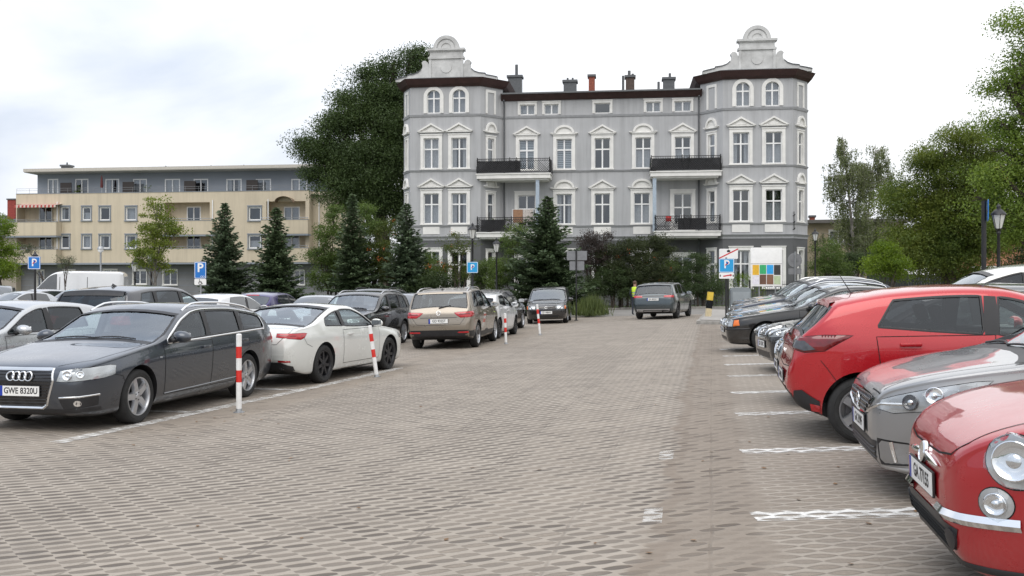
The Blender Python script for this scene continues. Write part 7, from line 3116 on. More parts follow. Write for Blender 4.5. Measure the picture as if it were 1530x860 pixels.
def make_plants():

    # big dark tree behind the townhouse
    tree_px('chestnut_tree', 'huge dark tree rising behind the left corner of the grey townhouse', 80, 575,
            [(500, 222, 40), (478, 238, 22), (530, 178, 34), (560, 150, 34), (600, 132, 36), (628, 100, 26), (585, 200, 48), (545, 250, 50), (600, 250, 46), (515, 285, 38), (560, 300, 44), (612, 305, 40), (612, 180, 40), (505, 195, 26), (640, 160, 36), (466, 224, 13), (455, 216, 8), (498, 172, 15), (520, 146, 17), (548, 118, 16), (577, 108, 16), (590, 98, 14), (640, 84, 14), (618, 78, 10), (470, 262, 16)],
            LEAF['dark'], trunk=.55, per=5.2, clump_r=1.75, nleaf=230, leaf=.27, shell=.45)
    # right hand trees
    tree_px('linden_tree', 'broad round linden tree with yellowish tips at the right, left of the tall maple', 46, 1418,
            [(1370, 300, 44), (1352, 355, 40), (1400, 245, 42), (1440, 225, 40), (1440, 290, 52), (1400, 345, 52), (1470, 350, 52), (1425, 390, 42), (1480, 260, 40), (1375, 395, 30)],
            LEAF['linden'], trunk=.3, per=13, clump_r=1.05, nleaf=250, leaf=.16, shell=.45, trunk_top=4.5)
    tree_px('maple_tree', 'tall maple tree reaching out of the frame at the right edge', 38, 1575,
            [(1535, 35, 32), (1512, 105, 26), (1505, 125, 24), (1560, 90, 48), (1545, 160, 44), (1505, 190, 26), (1520, 230, 46), (1490, 262, 34), (1560, 270, 60), (1530, 320, 48), (1580, 340, 60), (1600, 180, 60), (1500, 345, 26), (1600, 40, 50), (1480, 300, 26)],
            LEAF['maple'], trunk=.36, per=10, clump_r=.95, nleaf=190, leaf=.17, trunk_top=8)
    birch('weeping birch with thin hanging foliage right of the grey townhouse', colat(1284, 80), 15.2, 4.9)
    tree_px('maple_bush', 'bright lime green bushy young tree under the birch and linden', 42.5, 1322, [(1322, 385, 20, 1), (1310, 400, 20), (1336, 402, 20), (1322, 372, 14)], LEAF['lime'], trunk=.05, per=90, clump_r=.45, nleaf=40, leaf=.13, multi=3, cat='tree')
    tree_px('garden_bush', 'dark green garden bush beside the right corner of the grey townhouse', 68, 1240, [(1238, 380, 24, 1.1), (1222, 400, 18), (1255, 405, 22)], LEAF['shrub'], trunk=.08, per=40, clump_r=.5, nleaf=40, leaf=.16, multi=3, cat='bush')
    tree_px('garden_bush', 'dark shaggy bush in front of the low beige house', 72, 1280, [(1270, 395, 26), (1295, 392, 26)], LEAF['hedge'], trunk=.08, per=34, clump_r=.5, nleaf=40, leaf=.17, multi=3, cat='bush')
    tree_px('garden_bush', 'dark bush at the right edge below the lamp, in front of the brick house', 40, 1525, [(1515, 400, 24), (1540, 385, 28)], LEAF['hedge'], trunk=.06, per=50, clump_r=.4, nleaf=40, leaf=.13, multi=2, cat='bush')
    # left
    tree_px('young_maple', 'slender light green young maple in front of the beige apartment block', 46, 232,
            [(236, 312, 20, 1.0), (226, 340, 26), (252, 340, 20), (214, 372, 22), (240, 372, 24), (266, 345, 12), (212, 392, 16), (238, 398, 18)],
            LEAF['young'], trunk=.075, per=46, clump_r=.38, nleaf=26, leaf=.16, trunk_top=4.6, bark=M_barkgrey, shell=.35)
    tree_px('lime_tree', 'lime green tree cut by the left edge of the picture', 58, 2, [(-4, 340, 26), (8, 372, 18), (12, 402, 22), (-10, 395, 30), (-14, 360, 24)], LEAF['lime'], trunk=.1, per=50, clump_r=.45, nleaf=36, leaf=.16)
    tree_px('olive_tree', 'small grey green tree in front of the white van', 50, 98, [(92, 390, 11), (104, 386, 9), (98, 398, 13)], LEAF['olive'], trunk=.04, per=90, clump_r=.22, nleaf=16, leaf=.09, trunk_top=2.9, shell=.3)
    tree_px('olive_tree', 'second thin grey green tree, left of the modern globe lamp', 60, 78, [(42, 372, 16), (28, 385, 14)], LEAF['olive'], trunk=.05, per=50, clump_r=.3, nleaf=20, leaf=.11, trunk_top=3.2, shell=.3)
    # firs
    fir('fir_tree', 'dark spire shaped fir right of the wheelchair parking sign', colat(336, 52), 6.3, 1.55, 1, LEAF['firblue'], 'fir trees in the planting bed')
    fir('fir_tree', 'dark fir with a yellowed lower twig, standing right of the first spire', colat(413, 52), 6.1, 1.65, 2, LEAF['fir'], 'fir trees in the planting bed')
    fir('fir_tree', 'slim tall dark fir between the green broadleaf bushes', colat(527, 54), 7.1, 1.5, 3, LEAF['fir'], 'fir trees in the planting bed')
    fir('fir_tree', 'dark fir at the left corner of the grey townhouse', colat(608, 53), 6.5, 1.75, 4, LEAF['firblue'], 'fir trees in the planting bed')
    fir('fir_tree', 'large broad fir behind the black minivan', colat(818, 50.5), 6.5, 2.5, 5, LEAF['fir'], 'fir trees in the planting bed', levels=30, first=.06)
    # broadleaf bushes of the bed
    g = 'bushes in the planting bed'
    tree_px('bush', 'mid green leafy bush left of the slim tall fir', 56, 497, [(492, 345, 26), (480, 380, 24), (505, 385, 28), (490, 415, 30), (500, 320, 16)], LEAF['shrub'], trunk=.07, per=44, clump_r=.5, nleaf=44, leaf=.15, multi=3, cat='bush', group=g)
    tree_px('bush', 'mid green leafy bush right of the slim tall fir', 56, 556, [(552, 335, 24), (548, 372, 28), (560, 405, 30), (545, 312, 14)], LEAF['shrub'], trunk=.07, per=44, clump_r=.5, nleaf=44, leaf=.15, multi=3, cat='bush', group=g)
    tree_px('rowan_tree', 'rowan full of orange berries left of the corner fir', 55, 580, [(580, 345, 24), (572, 378, 26), (588, 402, 26)], LEAF['rowan'], trunk=.07, per=44, clump_r=.5, nleaf=42, leaf=.14, multi=2, berries=(26, LEAF['berry'], .07), group='rowan trees')
    tree_px('rowan_tree', 'loose open rowan in front of the left tower windows', 51, 682, [(672, 372, 20), (695, 368, 18), (660, 398, 20), (690, 405, 24), (684, 352, 10)], LEAF['rowan'], trunk=.05, per=42, clump_r=.42, nleaf=20, leaf=.13, multi=3, berries=(10, LEAF['berry'], .06), group='rowan trees', shell=.3)
    tree_px('bush', 'green bush filling the gap left of the large broad fir', 52, 768, [(765, 365, 22), (755, 400, 24), (778, 405, 26), (775, 345, 14), (745, 420, 20)], LEAF['shrub'], trunk=.06, per=46, clump_r=.45, nleaf=44, leaf=.13, multi=3, cat='bush', group=g)
    tree_px('bush', 'dense green bush between the corner fir and the loose rowan', 54, 640, [(638, 395, 24), (628, 418, 22), (655, 415, 20)], LEAF['shrub'], trunk=.06, per=46, clump_r=.45, nleaf=46, leaf=.13, multi=3, cat='bush', group=g)
    tree_px('bush', 'dense green bush under the parking sign lantern', 53, 722, [(715, 405, 20), (735, 400, 20), (722, 425, 20)], LEAF['shrub'], trunk=.06, per=46, clump_r=.45, nleaf=46, leaf=.13, multi=3, cat='bush', group=g)
    tree_px('bush', 'low dark bush behind the beige SUV', 52, 655, [(650, 420, 22), (630, 425, 20), (672, 428, 18), (612, 432, 16)], LEAF['hedge'], trunk=.05, per=50, clump_r=.4, nleaf=44, leaf=.12, multi=3, cat='bush', group=g)
    tree_px('plum_tree', 'purple leaved plum behind the grey sign backs', 61, 886, [(880, 362, 20), (895, 378, 24), (870, 392, 18), (905, 352, 9)], LEAF['plum'], trunk=.08, per=48, clump_r=.5, nleaf=40, leaf=.14, multi=2, group=None)
    tree_px('bush', 'green leafy bush below the lower right balcony', 62.5, 985, [(980, 360, 18), (990, 380, 22), (965, 370, 16), (1000, 400, 22)], LEAF['rust'], trunk=.08, per=48, clump_r=.5, nleaf=44, leaf=.14, multi=2, cat='bush', group=g)
    tree_px('rowan_tree', 'wide rowan bush with orange berries right of the purple plum', 61, 932, [(925, 378, 24), (945, 368, 20), (960, 395, 28), (920, 410, 30), (950, 420, 34), (905, 388, 22), (985, 412, 24)], LEAF['rust'], trunk=.08, per=46, clump_r=.5, nleaf=44, leaf=.14, multi=3, berries=(16, LEAF['berry'], .07), group='rowan trees')
    tree_px('bush', 'dark evergreen bush left of the parking board', 60.9, 1045, [(1042, 402, 26, 1.0), (1030, 425, 28), (1058, 428, 26), (1050, 388, 14)], LEAF['hedge'], trunk=.07, per=46, clump_r=.45, nleaf=46, leaf=.12, multi=3, cat='bush', group=g)
    tree_px('bush', 'low leafy bush at the kerb behind the slate blue SUV', 62.2, 995, [(985, 425, 28), (1005, 405, 22), (960, 430, 24)], LEAF['shrub'], trunk=.06, per=44, clump_r=.45, nleaf=44, leaf=.13, multi=3, cat='bush', group=g)
    tree_px('bush', 'broad dark bush at the kerb between the weeds and the slate blue SUV', 60.5, 912, [(900, 425, 28), (930, 428, 26), (915, 408, 20), (885, 432, 20)], LEAF['hedge'], trunk=.06, per=50, clump_r=.45, nleaf=46, leaf=.12, multi=3, cat='bush', group=g)
    hedge('hedge', 'long dark green hedge along the kerb in front of the grey townhouse', [(3.4, 62.6), (14.0, 62.0)], 1.4, 2.9, LEAF['hedge'], .11)
    hedge('hedge', 'clipped bright green hedge behind the grey cabinet', [(13.4, 63.0), (17.0, 62.6)], 1.2, 2.0, LEAF['lime'], .10)
    # tall weeds at the end of the bed
    r = empty('weeds', colat(888, 47.2), 0, 'tall pale green weeds at the kerb corner right of the black minivan', 'plant')
    n = 1200
    C, A = [], []
    V = []
    for i in range(n):
        x, y = rng.normal(-.25, .42), rng.normal(.9, .8)
        h = rng.uniform(.3, 1.3) * max(.3, 1 - abs(x) * .4)
        b = Vector((x, y, .02))
        t = b + Vector((rng.normal(0, .18), rng.normal(0, .15), h))
        w = Vector((rng.normal(), rng.normal(), 0)).normalized() * rng.uniform(.012, .03)
        m = b.lerp(t, .5)
        V += [b - w * .5, m + w, t, m - w]
    mesh_np('weed_blades', V, np.arange(4 * n).reshape(-1, 4), LEAF['weed'], r)
# ---------------------------------------------------------------- signs, lamps, posts, people
M_signblue = plain('sign_blue', (.012, .16, .52), .35, vary=.06)
M_signcyan = plain('sign_light_blue', (.015, .30, .62), .35, vary=.06)
M_white = plain('sign_white', (.78, .78, .77), .4, vary=.05)
M_signred = plain('sign_red', (.55, .02, .03), .4, vary=.08)
M_signgrey = plain('sign_back_grey', (.20, .205, .215), .5, .2, vary=.12)
M_pole = plain('black_pole', (.012, .012, .013), .45, vary=.3)
M_galv = plain('galvanised', (.33, .34, .35), .45, .7, vary=.15)


def face(loc, rz):
    """matrix for a sign whose front looks to -y, turned by rz"""
    return Matrix.Rotation(rz, 4, 'Z') @ Matrix.Rotation(pi / 2, 4, 'X')


def rrect(w, h, r, k=5):
    pts = []
    for cx, cy, a0 in ((w / 2 - r, h / 2 - r, 0), (-w / 2 + r, h / 2 - r, pi / 2), (-w / 2 + r, -h / 2 + r, pi), (w / 2 - r, -h / 2 + r, 1.5 * pi)):
        for i in range(k + 1):
            a = a0 + pi / 2 * i / k
            pts.append((cx + r * cos(a), cy + r * sin(a)))
    return pts


def plate_on(root, name, w, h, z, mat, rz=0, y=-.05, r=.04, border=None, x=0, thick=.02):
    mb = MB()
    T = Matrix.Rotation(rz, 4, 'Z') @ Matrix.Translation((x, y, z)) @ Matrix.Rotation(pi / 2, 4, 'X')
    fn = lambda a, b, d: T @ Vector((a, b, d))
    mb.prism(rrect(w, h, r), 0, thick, fn)
    mats = [mat, M_signgrey]
    mb.box(-w * .3, w * .3, -.015, .015, -.03, 0, 1, T)
    if border:
        o, i = rrect(w - .02, h - .02, r * .9), rrect(w - .06, h - .06, r * .7)
        n = len(o)
        V = [fn(*p, thick + .003) for p in o] + [fn(*p, thick + .003) for p in i]
        mb.add(V, [(k, (k + 1) % n, (k + 1) % n + n, k + n) for k in range(n)], 2)
        mats.append(border)
    ob = fix_normals(mb.build(name, mats, root))
    return ob, T, thick


def pole(root, h, r=.035, mat=None, name='pole', base=True):
    mb = MB()
    mb.tube([(0, 0, -.1), (0, 0, h)], r, 10)
    mb.lathe([(r, h), (r * 1.15, h + .01), (0, h + .02)], 10)
    if base:
        mb.lathe([(r * 2.6, 0), (r * 2.6, .02), (r * 1.2, .05)], 12)
    return mb.build(name, mat or M_pole, root)


def p_letter(ob, T, thick, size, y=0, x=0, badge=True):
    text_mesh('letter_p', 'P', size, M_white, ob, T @ Matrix.Translation((x, y, thick + .002)), .002, bold=size * .022)
    if badge:
        mb = MB()
        R_ = Matrix.Rotation(.75, 4, 'Z')
        mb.box(-size * .20, size * .20, -size * .05, size * .05, 0, .004, 0, T @ Matrix.Translation((x + size * .02, y + size * .06, thick + .006)) @ R_)
        mb.box(-size * .06, size * .10, -size * .07, size * .07, 0, .004, 1, T @ Matrix.Translation((x + size * .05, y + size * .1, thick + .011)) @ R_)
        mb.build('symbol', [M_signred, M_blue], ob)


def lantern_lamp(label, base, h, group='lantern street lamps', sc=1.0):
    r = empty('street_lamp', base, .3, label, 'street lamp', group)
    mb = MB()
    hp = h - .72 * sc
    mb.lathe([(.13 * sc, -.05), (.13 * sc, .12), (.10 * sc, .2), (.085 * sc, .8), (.10 * sc, .86), (.06 * sc, .95), (.042 * sc, hp - .15), (.06 * sc, hp - .12), (.06 * sc, hp - .08), (.035 * sc, hp - .05), (.05 * sc, hp)], 14)
    for k in range(4):
        a = k * pi / 2
        mb.tube([(0, 0, hp - .08), (.10 * sc * cos(a), .10 * sc * sin(a), hp - .02), (.115 * sc * cos(a), .115 * sc * sin(a), hp + .05)], .009, 5)
    mb.build('pole', M_pole, r)
    lb = MB()
    z0, z1 = hp + .02, hp + .46 * sc
    a0, a1 = .095 * sc, .20 * sc
    for k in range(6):
        t = 2 * pi * k / 6
        lb.tube([(a0 * cos(t), a0 * sin(t), z0), (a1 * cos(t), a1 * sin(t), z1)], .010, 5)
    for rr, z in ((a0, z0), (a1, z1)):
        lb.tube([(rr * cos(2 * pi * k / 6), rr * sin(2 * pi * k / 6), z) for k in range(7)], .012, 5, caps=False)
    lb.lathe([(a1 * 1.18, z1), (a1 * 1.05, z1 + .05 * sc), (.09 * sc, z1 + .17 * sc), (.06 * sc, z1 + .18 * sc), (.055 * sc, z1 + .24 * sc), (.075 * sc, z1 + .25 * sc), (.0, z1 + .36 * sc)], 12)
    lb.build('lamp_head', M_pole, r)
    g = MB()
    V = [(q * cos(2 * pi * k / 6) * .98, q * sin(2 * pi * k / 6) * .98, z) for q, z in ((a0, z0), (a1, z1)) for k in range(6)]
    g.add(V, [(k, (k + 1) % 6, (k + 1) % 6 + 6, k + 6) for k in range(6)] + [tuple(range(6))])
    g.build('lamp_glass', plain('milky_glass', (.62, .63, .60), .25, coat=.5, vary=.08), r)
    return r


def bollards():
    m = MB()
    red, wht = M_red_b, M_white_b
    segs = ((0, .60, 1), (.60, .755, 0), (.755, .70 + .0, 1))
    H = .97
    zs = [(0, .39, 1), (.39, .545, 0), (.545, .70, 1), (.70, .85, 0), (.85, 1.0, 1)]
    proto = None
    labs = ('nearest striped bollard, upright beside the rear wheel of the graphite estate car', 'second striped bollard, leaning left beside the front wheel of the white coupe', 'third striped bollard, right of the beige SUV', 'farthest striped bollard, leaning slightly in front of the black minivan')
    for (px, py, ty_px, ty_py), lab in zip(((357, 616, 357, 500), (563, 563, 552.5, 487), (756, 513.5, 754.5, 468.5), (807, 500.5, 802.5, 455)), labs):
        b = G(px, py)
        if proto is None:
            r = empty('bollard', b, 0, lab, 'bollard', 'striped bollards along the lane')
            mb = MB()
            for a, c, w in zs:
                mb.lathe([(.037, H * a), (.037, H * c)], 18, 0 if w else 1)
            mb.lathe([(.037, H), (.030, H + .012), (0, H + .016)], 18, 0)
            mb.lathe([(.037, -.12), (.037, 0)], 18, 0)
            mb.build('post', [wht, red], r)
            mb = MB()
            mb.lathe([(.075, 0), (.075, .008), (.045, .014), (.038, .05)], 18)
            mb.build('base_plate', M_galv, r)
            proto = r
        else:
            r = copy_tree(proto)
            r.location = b
            r['label'] = lab
        t = at(ty_px, ty_py, b.y)
        d = (t - b).normalized()
        r.rotation_euler = (0, atan2(d.x, d.z), 0)
        L = (t - b).length
        r.scale = (1, 1, L / H)


def sign_square(label, px, y0, y1, Y, pole_top=None, rz=0, mat=None, extra=None, group=None):
    """blue parking sign between photo rows y0 (top) and y1"""
    b = colat(px, Y)
    k = Y / F
    r = empty('parking_sign', b, rz, label, 'sign', group)
    zt = EYE - (y0 - CY) * k - b.z
    zb = EYE - (y1 - CY) * k - b.z
    pole(r, zt + (pole_top or .05))
    w = .62 * (zt - zb) / .62
    return r, zt, zb


def person():
    b = ghat(*(at(948.5, 430, 48.6).x, 48.6))
    r = empty('person', b, radians(150), 'person in a yellow high visibility vest and dark trousers standing behind the slate blue SUV', 'person')
    me = bpy.data.meshes.new('body')
    J = {'pel': (0, 0, .95, .13), 'sp': (0, .01, 1.12, .125), 'ch': (0, .0, 1.32, .14), 'nk': (0, .0, 1.47, .06), 'hd0': (0, -.01, 1.54, .075), 'hd1': (0, -.015, 1.63, .092), 'hd2': (0, -.01, 1.71, .07)}
    for s, n in ((1, 'l'), (-1, 'r')):
        J.update({n + 'hip': (s * .10, 0, .90, .10), n + 'kn': (s * .11, -.02, .49, .062), n + 'an': (s * .115, .02, .09, .042), n + 'toe': (s * .13, -.14, .035, .036),
                  n + 'sh': (s * .18, .0, 1.40, .062), n + 'el': (s * .25, .03, 1.12, .045), n + 'wr': (s * .23, -.08, .90, .032), n + 'pa': (s * .225, -.11, .83, .034)})
        for i, (dx, l) in enumerate(((.028, .075), (.010, .09), (-.008, .085), (-.024, .07))):
            J[n + 'f%da' % i] = (s * .225, -.115 + dx, .795, .010)
            J[n + 'f%db' % i] = (s * .220, -.122 + dx, .795 - l * .55, .009)
            J[n + 'f%dc' % i] = (s * .205, -.125 + dx, .795 - l, .007)
        J[n + 'ta'] = (s * .215, -.15, .84, .011)
        J[n + 'tb'] = (s * .205, -.165, .80, .009)
    E = [('pel', 'sp'), ('sp', 'ch'), ('ch', 'nk'), ('nk', 'hd0'), ('hd0', 'hd1'), ('hd1', 'hd2')]
    for n in 'lr':
        E += [('pel', n + 'hip'), (n + 'hip', n + 'kn'), (n + 'kn', n + 'an'), (n + 'an', n + 'toe'), ('ch', n + 'sh'), (n + 'sh', n + 'el'), (n + 'el', n + 'wr'), (n + 'wr', n + 'pa'), (n + 'pa', n + 'ta'), (n + 'ta', n + 'tb')]
        for i in range(4):
            E += [(n + 'pa', n + 'f%da' % i), (n + 'f%da' % i, n + 'f%db' % i), (n + 'f%db' % i, n + 'f%dc' % i)]
    ks = list(J)
    me.from_pydata([J[k][:3] for k in ks], [(ks.index(a), ks.index(b_)) for a, b_ in E], [])
    o = bpy.data.objects.new('body', me)
    COL.objects.link(o)
    o.parent = r
    md = o.modifiers.new('skin', 'SKIN')
    md.use_smooth_shade = True
    if not me.skin_vertices:
        me.skin_vertices.new(name='')
    for i, k in enumerate(ks):
        s = me.skin_vertices[0].data[i]
        s.radius = (J[k][3], J[k][3])
        s.use_root = (k == 'pel')
    sd = o.modifiers.new('sub', 'SUBSURF')
    sd.levels = sd.render_levels = 2
    m, nt, bs = newmat('person_skin_and_clothes')
    L = nt.links.new
    tc = node(nt, 'ShaderNodeTexCoord')
    sep = node(nt, 'ShaderNodeSeparateXYZ')
    L(tc.outputs['Object'], sep.inputs[0])
    rp = node(nt, 'ShaderNodeValToRGB')
    rp.color_ramp.interpolation = 'CONSTANT'
    e = rp.color_ramp.elements
    e[0].position, e[0].color = 0, (.02, .018, .018, 1)
    e[1].position, e[1].color = .065 / 1.8, (.025, .03, .045, 1)
    for pos, c in ((.97, (.03, .035, .05)), (1.475, (.45, .27, .20))):
        x = e.new(pos / 1.8)
        x.color = rgba(c)
    dv = node(nt, 'ShaderNodeMath', operation='DIVIDE', ins={1: 1.8})
    L(sep.outputs['Z'], dv.inputs[0])
    L(dv.outputs[0], rp.inputs[0])
    L(rp.outputs[0], bs.inputs['Base Color'])
    bs.inputs['Roughness'].default_value = .75
    me.materials.append(m)
    # vest
    mb = MB()
    rings = [(.95, .155, .125), (1.05, .160, .13), (1.2, .165, .135), (1.34, .185, .135), (1.43, .165, .11), (1.465, .09, .085)]
    n = 20
    V = [(a * cos(2 * pi * k / n), b_ * sin(2 * pi * k / n), z) for z, a, b_ in rings for k in range(n)]
    mb.add(V, [(i * n + k, i * n + (k + 1) % n, (i + 1) * n + (k + 1) % n, (i + 1) * n + k) for i in range(len(rings) - 1) for k in range(n)], 0, True)
    mb.build('vest', plain('hi_vis_yellow', (.55, .75, .04), .7, vary=.08), r)
    mb = MB()
    for z in (1.02, 1.14):
        mb.lathe([(.172, z), (.172, z + .05)], 20, 0, True, Matrix.Diagonal((1, .82, 1, 1)))
    mb.build('reflective_band', M_alloy, r)
    mb = MB()
    bm = bmesh.new()
    bmesh.ops.create_uvsphere(bm, u_segments=16, v_segments=10, radius=.105)
    for v in bm.verts:
        if v.co.y < -.03 and v.co.z < .04:
            v.co.y = -.03
        v.co.z = max(v.co.z, -.05)
    mb.bm(bm, 0, True, Matrix.Translation((0, .005, 1.675)))
    mb.build('hair', plain('brown_hair', (.09, .05, .03), .7), r)
    mb = MB()
    mb.lathe([(.012, 0), (.008, .02), (0, .025)], 8, 0, True, Matrix.Translation((0, -.085, 1.625)) @ Matrix.Rotation(pi / 2, 4, 'X'))
    for s in (-1, 1):
        mb.lathe([(.012, 0), (0, .006)], 8, 1, True, Matrix.Translation((s * .032, -.088, 1.655)) @ Matrix.Rotation(pi / 2, 4, 'X'))
        mb.lathe([(.025, 0), (.02, .012), (0, .012)], 8, 0, True, Matrix.Translation((s * .085, 0, 1.64)) @ Matrix.Rotation(s * pi / 2, 4, 'Y'))
    mb.box(-.025, .025, -.092, -.085, 1.588, 1.596, 2)
    mb.build('face', [plain('face_skin', (.45, .27, .20), .6), M_ink, plain('lips', (.30, .10, .09), .5)], r)


def fence_boards(name, label, a, b, h, mat, group=None):
    a, b = Vector(a), Vector(b)
    L = (b - a).length
    ang = atan2(b.y - a.y, b.x - a.x)
    r = empty(name, (a.x, a.y, ground_z(a.x, a.y)), ang, label, 'fence', group)
    mb = MB()
    x = 0
    while x < L:
        mb.box(x, x + .13, -.012, .012, .08, h + random.uniform(-.01, .01))
        x += .137
    mb.box(0, L, .012, .05, .3, .38)
    mb.box(0, L, .012, .05, h - .4, h - .32)
    mb.build('board_panel', mat, r)
    for k in range(int(L / 2) + 1):
        p = MB()
        p.box(k * 2 - .05, k * 2 + .05, .05, .15, -.2, h + .08)
        p.build('fence_post', mat, r)
    return r


def iron_fence(label, a, b, h):
    a, b = Vector(a), Vector(b)
    L = (b - a).length
    r = empty('iron_fence', (a.x, a.y, ground_z(a.x, a.y)), atan2(b.y - a.y, b.x - a.x), label, 'fence')
    mb = MB()
    for z in (.25, h - .2):
        mb.box(0, L, -.015, .015, z, z + .04)
    for x in np.arange(.06, L, .12):
        mb.tube([(x, 0, .1), (x, 0, h), (x, 0, h + .08)], [.009, .009, .002], 5, smooth=False)
    mb.build('bars', M_iron, r)
    p = MB()
    for x in np.arange(0, L + .1, 2.0):
        p.box(x - .04, x + .04, -.04, .04, -.2, h + .1)
    p.build('fence_posts', M_iron, r)


def make_street():
    global M_red_b, M_white_b
    M_red_b = plain('bollard_red', (.62, .028, .02), .45, vary=.12, scale=10)
    M_white_b = plain('bollard_white', (.76, .76, .75), .45, vary=.10, scale=10)
    bollards()
    # P + wheelchair sign
    Y = 40.0
    k = Y / F
    b = colat(300, Y)
    r = empty('parking_sign', b, 0, 'blue disabled parking sign with a white wheelchair panel, left of the spire fir', 'sign')
    zf = lambda py: EYE - (py - CY) * k - b.z
    pole(r, zf(391) + .03, .03, M_galv)
    w = 17.5 * k
    ob, T, th = plate_on(r, 'sign_plate', w, (zf(391) - zf(416)), (zf(391) + zf(416)) / 2, M_signblue, border=M_white)
    p_letter(ob, T, th, .52, .09, 0, False)
    mb = MB()
    for x in (.06, .14):
        q = [T @ Vector((x + .05 * cos(a), -.27 + .03 * sin(a), th + .004)) for a in np.linspace(0, 2 * pi, 10)]
        mb.tube(q, .006, 4, caps=False)
    mb.build('symbol', M_white, ob)
    ob, T, th = plate_on(r, 'wheelchair_plate', w, (zf(416.5) - zf(425.5)), (zf(416.5) + zf(425.5)) / 2, M_white)
    mb = MB()
    q = [T @ Vector((.0 + .065 * cos(a), -.04 + .065 * sin(a), th + .004)) for a in np.linspace(2.2, 2.2 + 4.9, 16)]
    mb.tube(q, .011, 5)
    mb.tube([T @ Vector((x, y, th + .004)) for x, y in ((-.03, .07), (-.02, -.01), (.05, -.015), (.085, -.075), (.11, -.07))], .012, 5)
    mb.tube([T @ Vector((x, y, th + .004)) for x, y in ((-.025, .03), (.045, .03))], .010, 5)
    mb.lathe([(.02, 0), (0, .008)], 10, 0, True, T @ Matrix.Translation((-.035, .095, th)))
    mb.build('wheelchair_symbol', M_ink, ob)
    # left P sign with finial pole
    Y = 40.0
    k = Y / F
    b = colat(52.5, Y)
    zf = lambda py: EYE - (py - CY) * k - b.z
    r = empty('parking_sign', b, 0, 'blue square parking sign on a black ornamental pole at the left', 'sign')
    p = pole(r, zf(383), .05)
    mb = MB()
    mb.lathe([(.05, zf(383)), (.12, zf(383) + .02), (.13, zf(383) + .05), (.06, zf(383) + .12), (.03, zf(383) + .2), (0, zf(383) + .26)], 12)
    mb.build('finial', M_pole, r)
    ob, T, th = plate_on(r, 'sign_plate', 18.5 * k, zf(383) - zf(402), (zf(383) + zf(402)) / 2, M_signblue, border=M_white, y=-.07)
    p_letter(ob, T, th, .44)
    # P on lantern pole
    Y = 46.0
    b = colat(706, Y)
    k = Y / F
    zf = lambda py: EYE - (py - CY) * k - b.z
    lantern_lamp('black lantern carrying a small blue parking sign, in front of the left tower', b, zf(335))
    r = empty('parking_sign', b, 0, 'small light blue parking sign fixed to a black lantern pole', 'sign')
    ob, T, th = plate_on(r, 'sign_plate', 16.5 * k, zf(391) - zf(407.5), (zf(391) + zf(407.5)) / 2, M_signcyan, border=M_white, y=-.10)
    p_letter(ob, T, th, .38)
    mb = MB()
    for z in (zf(394), zf(404)):
        mb.lathe([(.075, z - .02), (.075, z + .02)], 12)
        mb.box(-.02, .02, -.1, -.06, z - .02, z + .02)
    mb.build('clamp', M_galv, r)
    # other lanterns
    for px, Y, py, lab in ((742, 50, 357, 'black lantern right of the one with the parking sign, half in the bushes'), (226, 47, 371, 'black lantern in front of the young maple'),
                           (201.5, 52, 387, 'small dark lantern left of the young maple'), (1218, 60, 343, 'black lantern at the right corner of the grey townhouse'), (1492, 29, 308, 'large black lantern with frosted glass at the right, before the trees')):
        b = colat(px, Y)
        lantern_lamp(lab, b, EYE - (py - CY) * Y / F - b.z)
    # modern globe lamp
    b = colat(150.5, 53)
    r = empty('street_lamp', b, 0, 'modern grey pole lamp with a white globe head by the beige block', 'street lamp')
    h = EYE - (376 - CY) * 53 / F - b.z
    pole(r, h, .05, M_galv)
    mb = MB()
    bm = bmesh.new()
    bmesh.ops.create_uvsphere(bm, u_segments=18, v_segments=12, radius=.16)
    mb.bm(bm, 0, True, Matrix.Translation((0, 0, h + .12)))
    mb.build('globe', plain('lamp_globe', (.75, .75, .73), .3), r)
    mb = MB()
    mb.lathe([(.17, h + .14), (.2, h + .17), (.12, h + .30), (0, h + .33)], 16)
    mb.build('lamp_cap', M_galv, r)
    # sign seen nearly edge on
    b = colat(1470, 29)
    k = 29 / F
    zf = lambda py: EYE - (py - CY) * k - b.z
    r = empty('parking_sign', b, radians(66), 'narrow looking blue parking sign turned edge on beside the large lantern', 'sign')
    pole(r, zf(300), .07, M_pole)
    ob, T, th = plate_on(r, 'sign_plate', .62, zf(299) - zf(330), (zf(299) + zf(330)) / 2, M_signblue, border=M_white, y=-.10)
    p_letter(ob, T, th, .5)
    # grey backs
    Y = 43.0
    k = Y / F
    b = colat(861, Y)
    zf = lambda py: EYE - (py - CY) * k - b.z
    r = empty('road_sign', b, 0, 'two grey backs of road signs on one pole beside the black minivan', 'sign')
    pole(r, zf(374), .035, M_pole)
    for x0, x1, y0, y1 in ((847, 877, 374.5, 388.5), (851, 873, 390, 403.5)):
        plate_on(r, 'sign_plate', (x1 - x0) * k, zf(y0) - zf(y1), (zf(y0) + zf(y1)) / 2, M_signgrey, y=.05, x=((x0 + x1) / 2 - 861) * k, r=.03)
    # parking board on the island
    Y = 38.5
    k = Y / F
    b = colat(1085, Y)
    b.z += .12
    zf = lambda py: EYE - (py - CY) * k - b.z
    r = empty('parking_sign', b, 0, 'light blue parking board with a white strip and red arrow on the traffic island', 'sign')
    pole(r, zf(385), .04)
    ob, T, th = plate_on(r, 'sign_plate', 22.5 * k, zf(386) - zf(407), (zf(386) + zf(407)) / 2, M_signcyan, border=M_white, y=-.06)
    p_letter(ob, T, th, .46, .04)
    ob, T, th = plate_on(r, 'lower_plate', 22.5 * k, zf(407.3) - zf(416), (zf(407.3) + zf(416)) / 2, M_white, y=-.06)
    mb = MB()
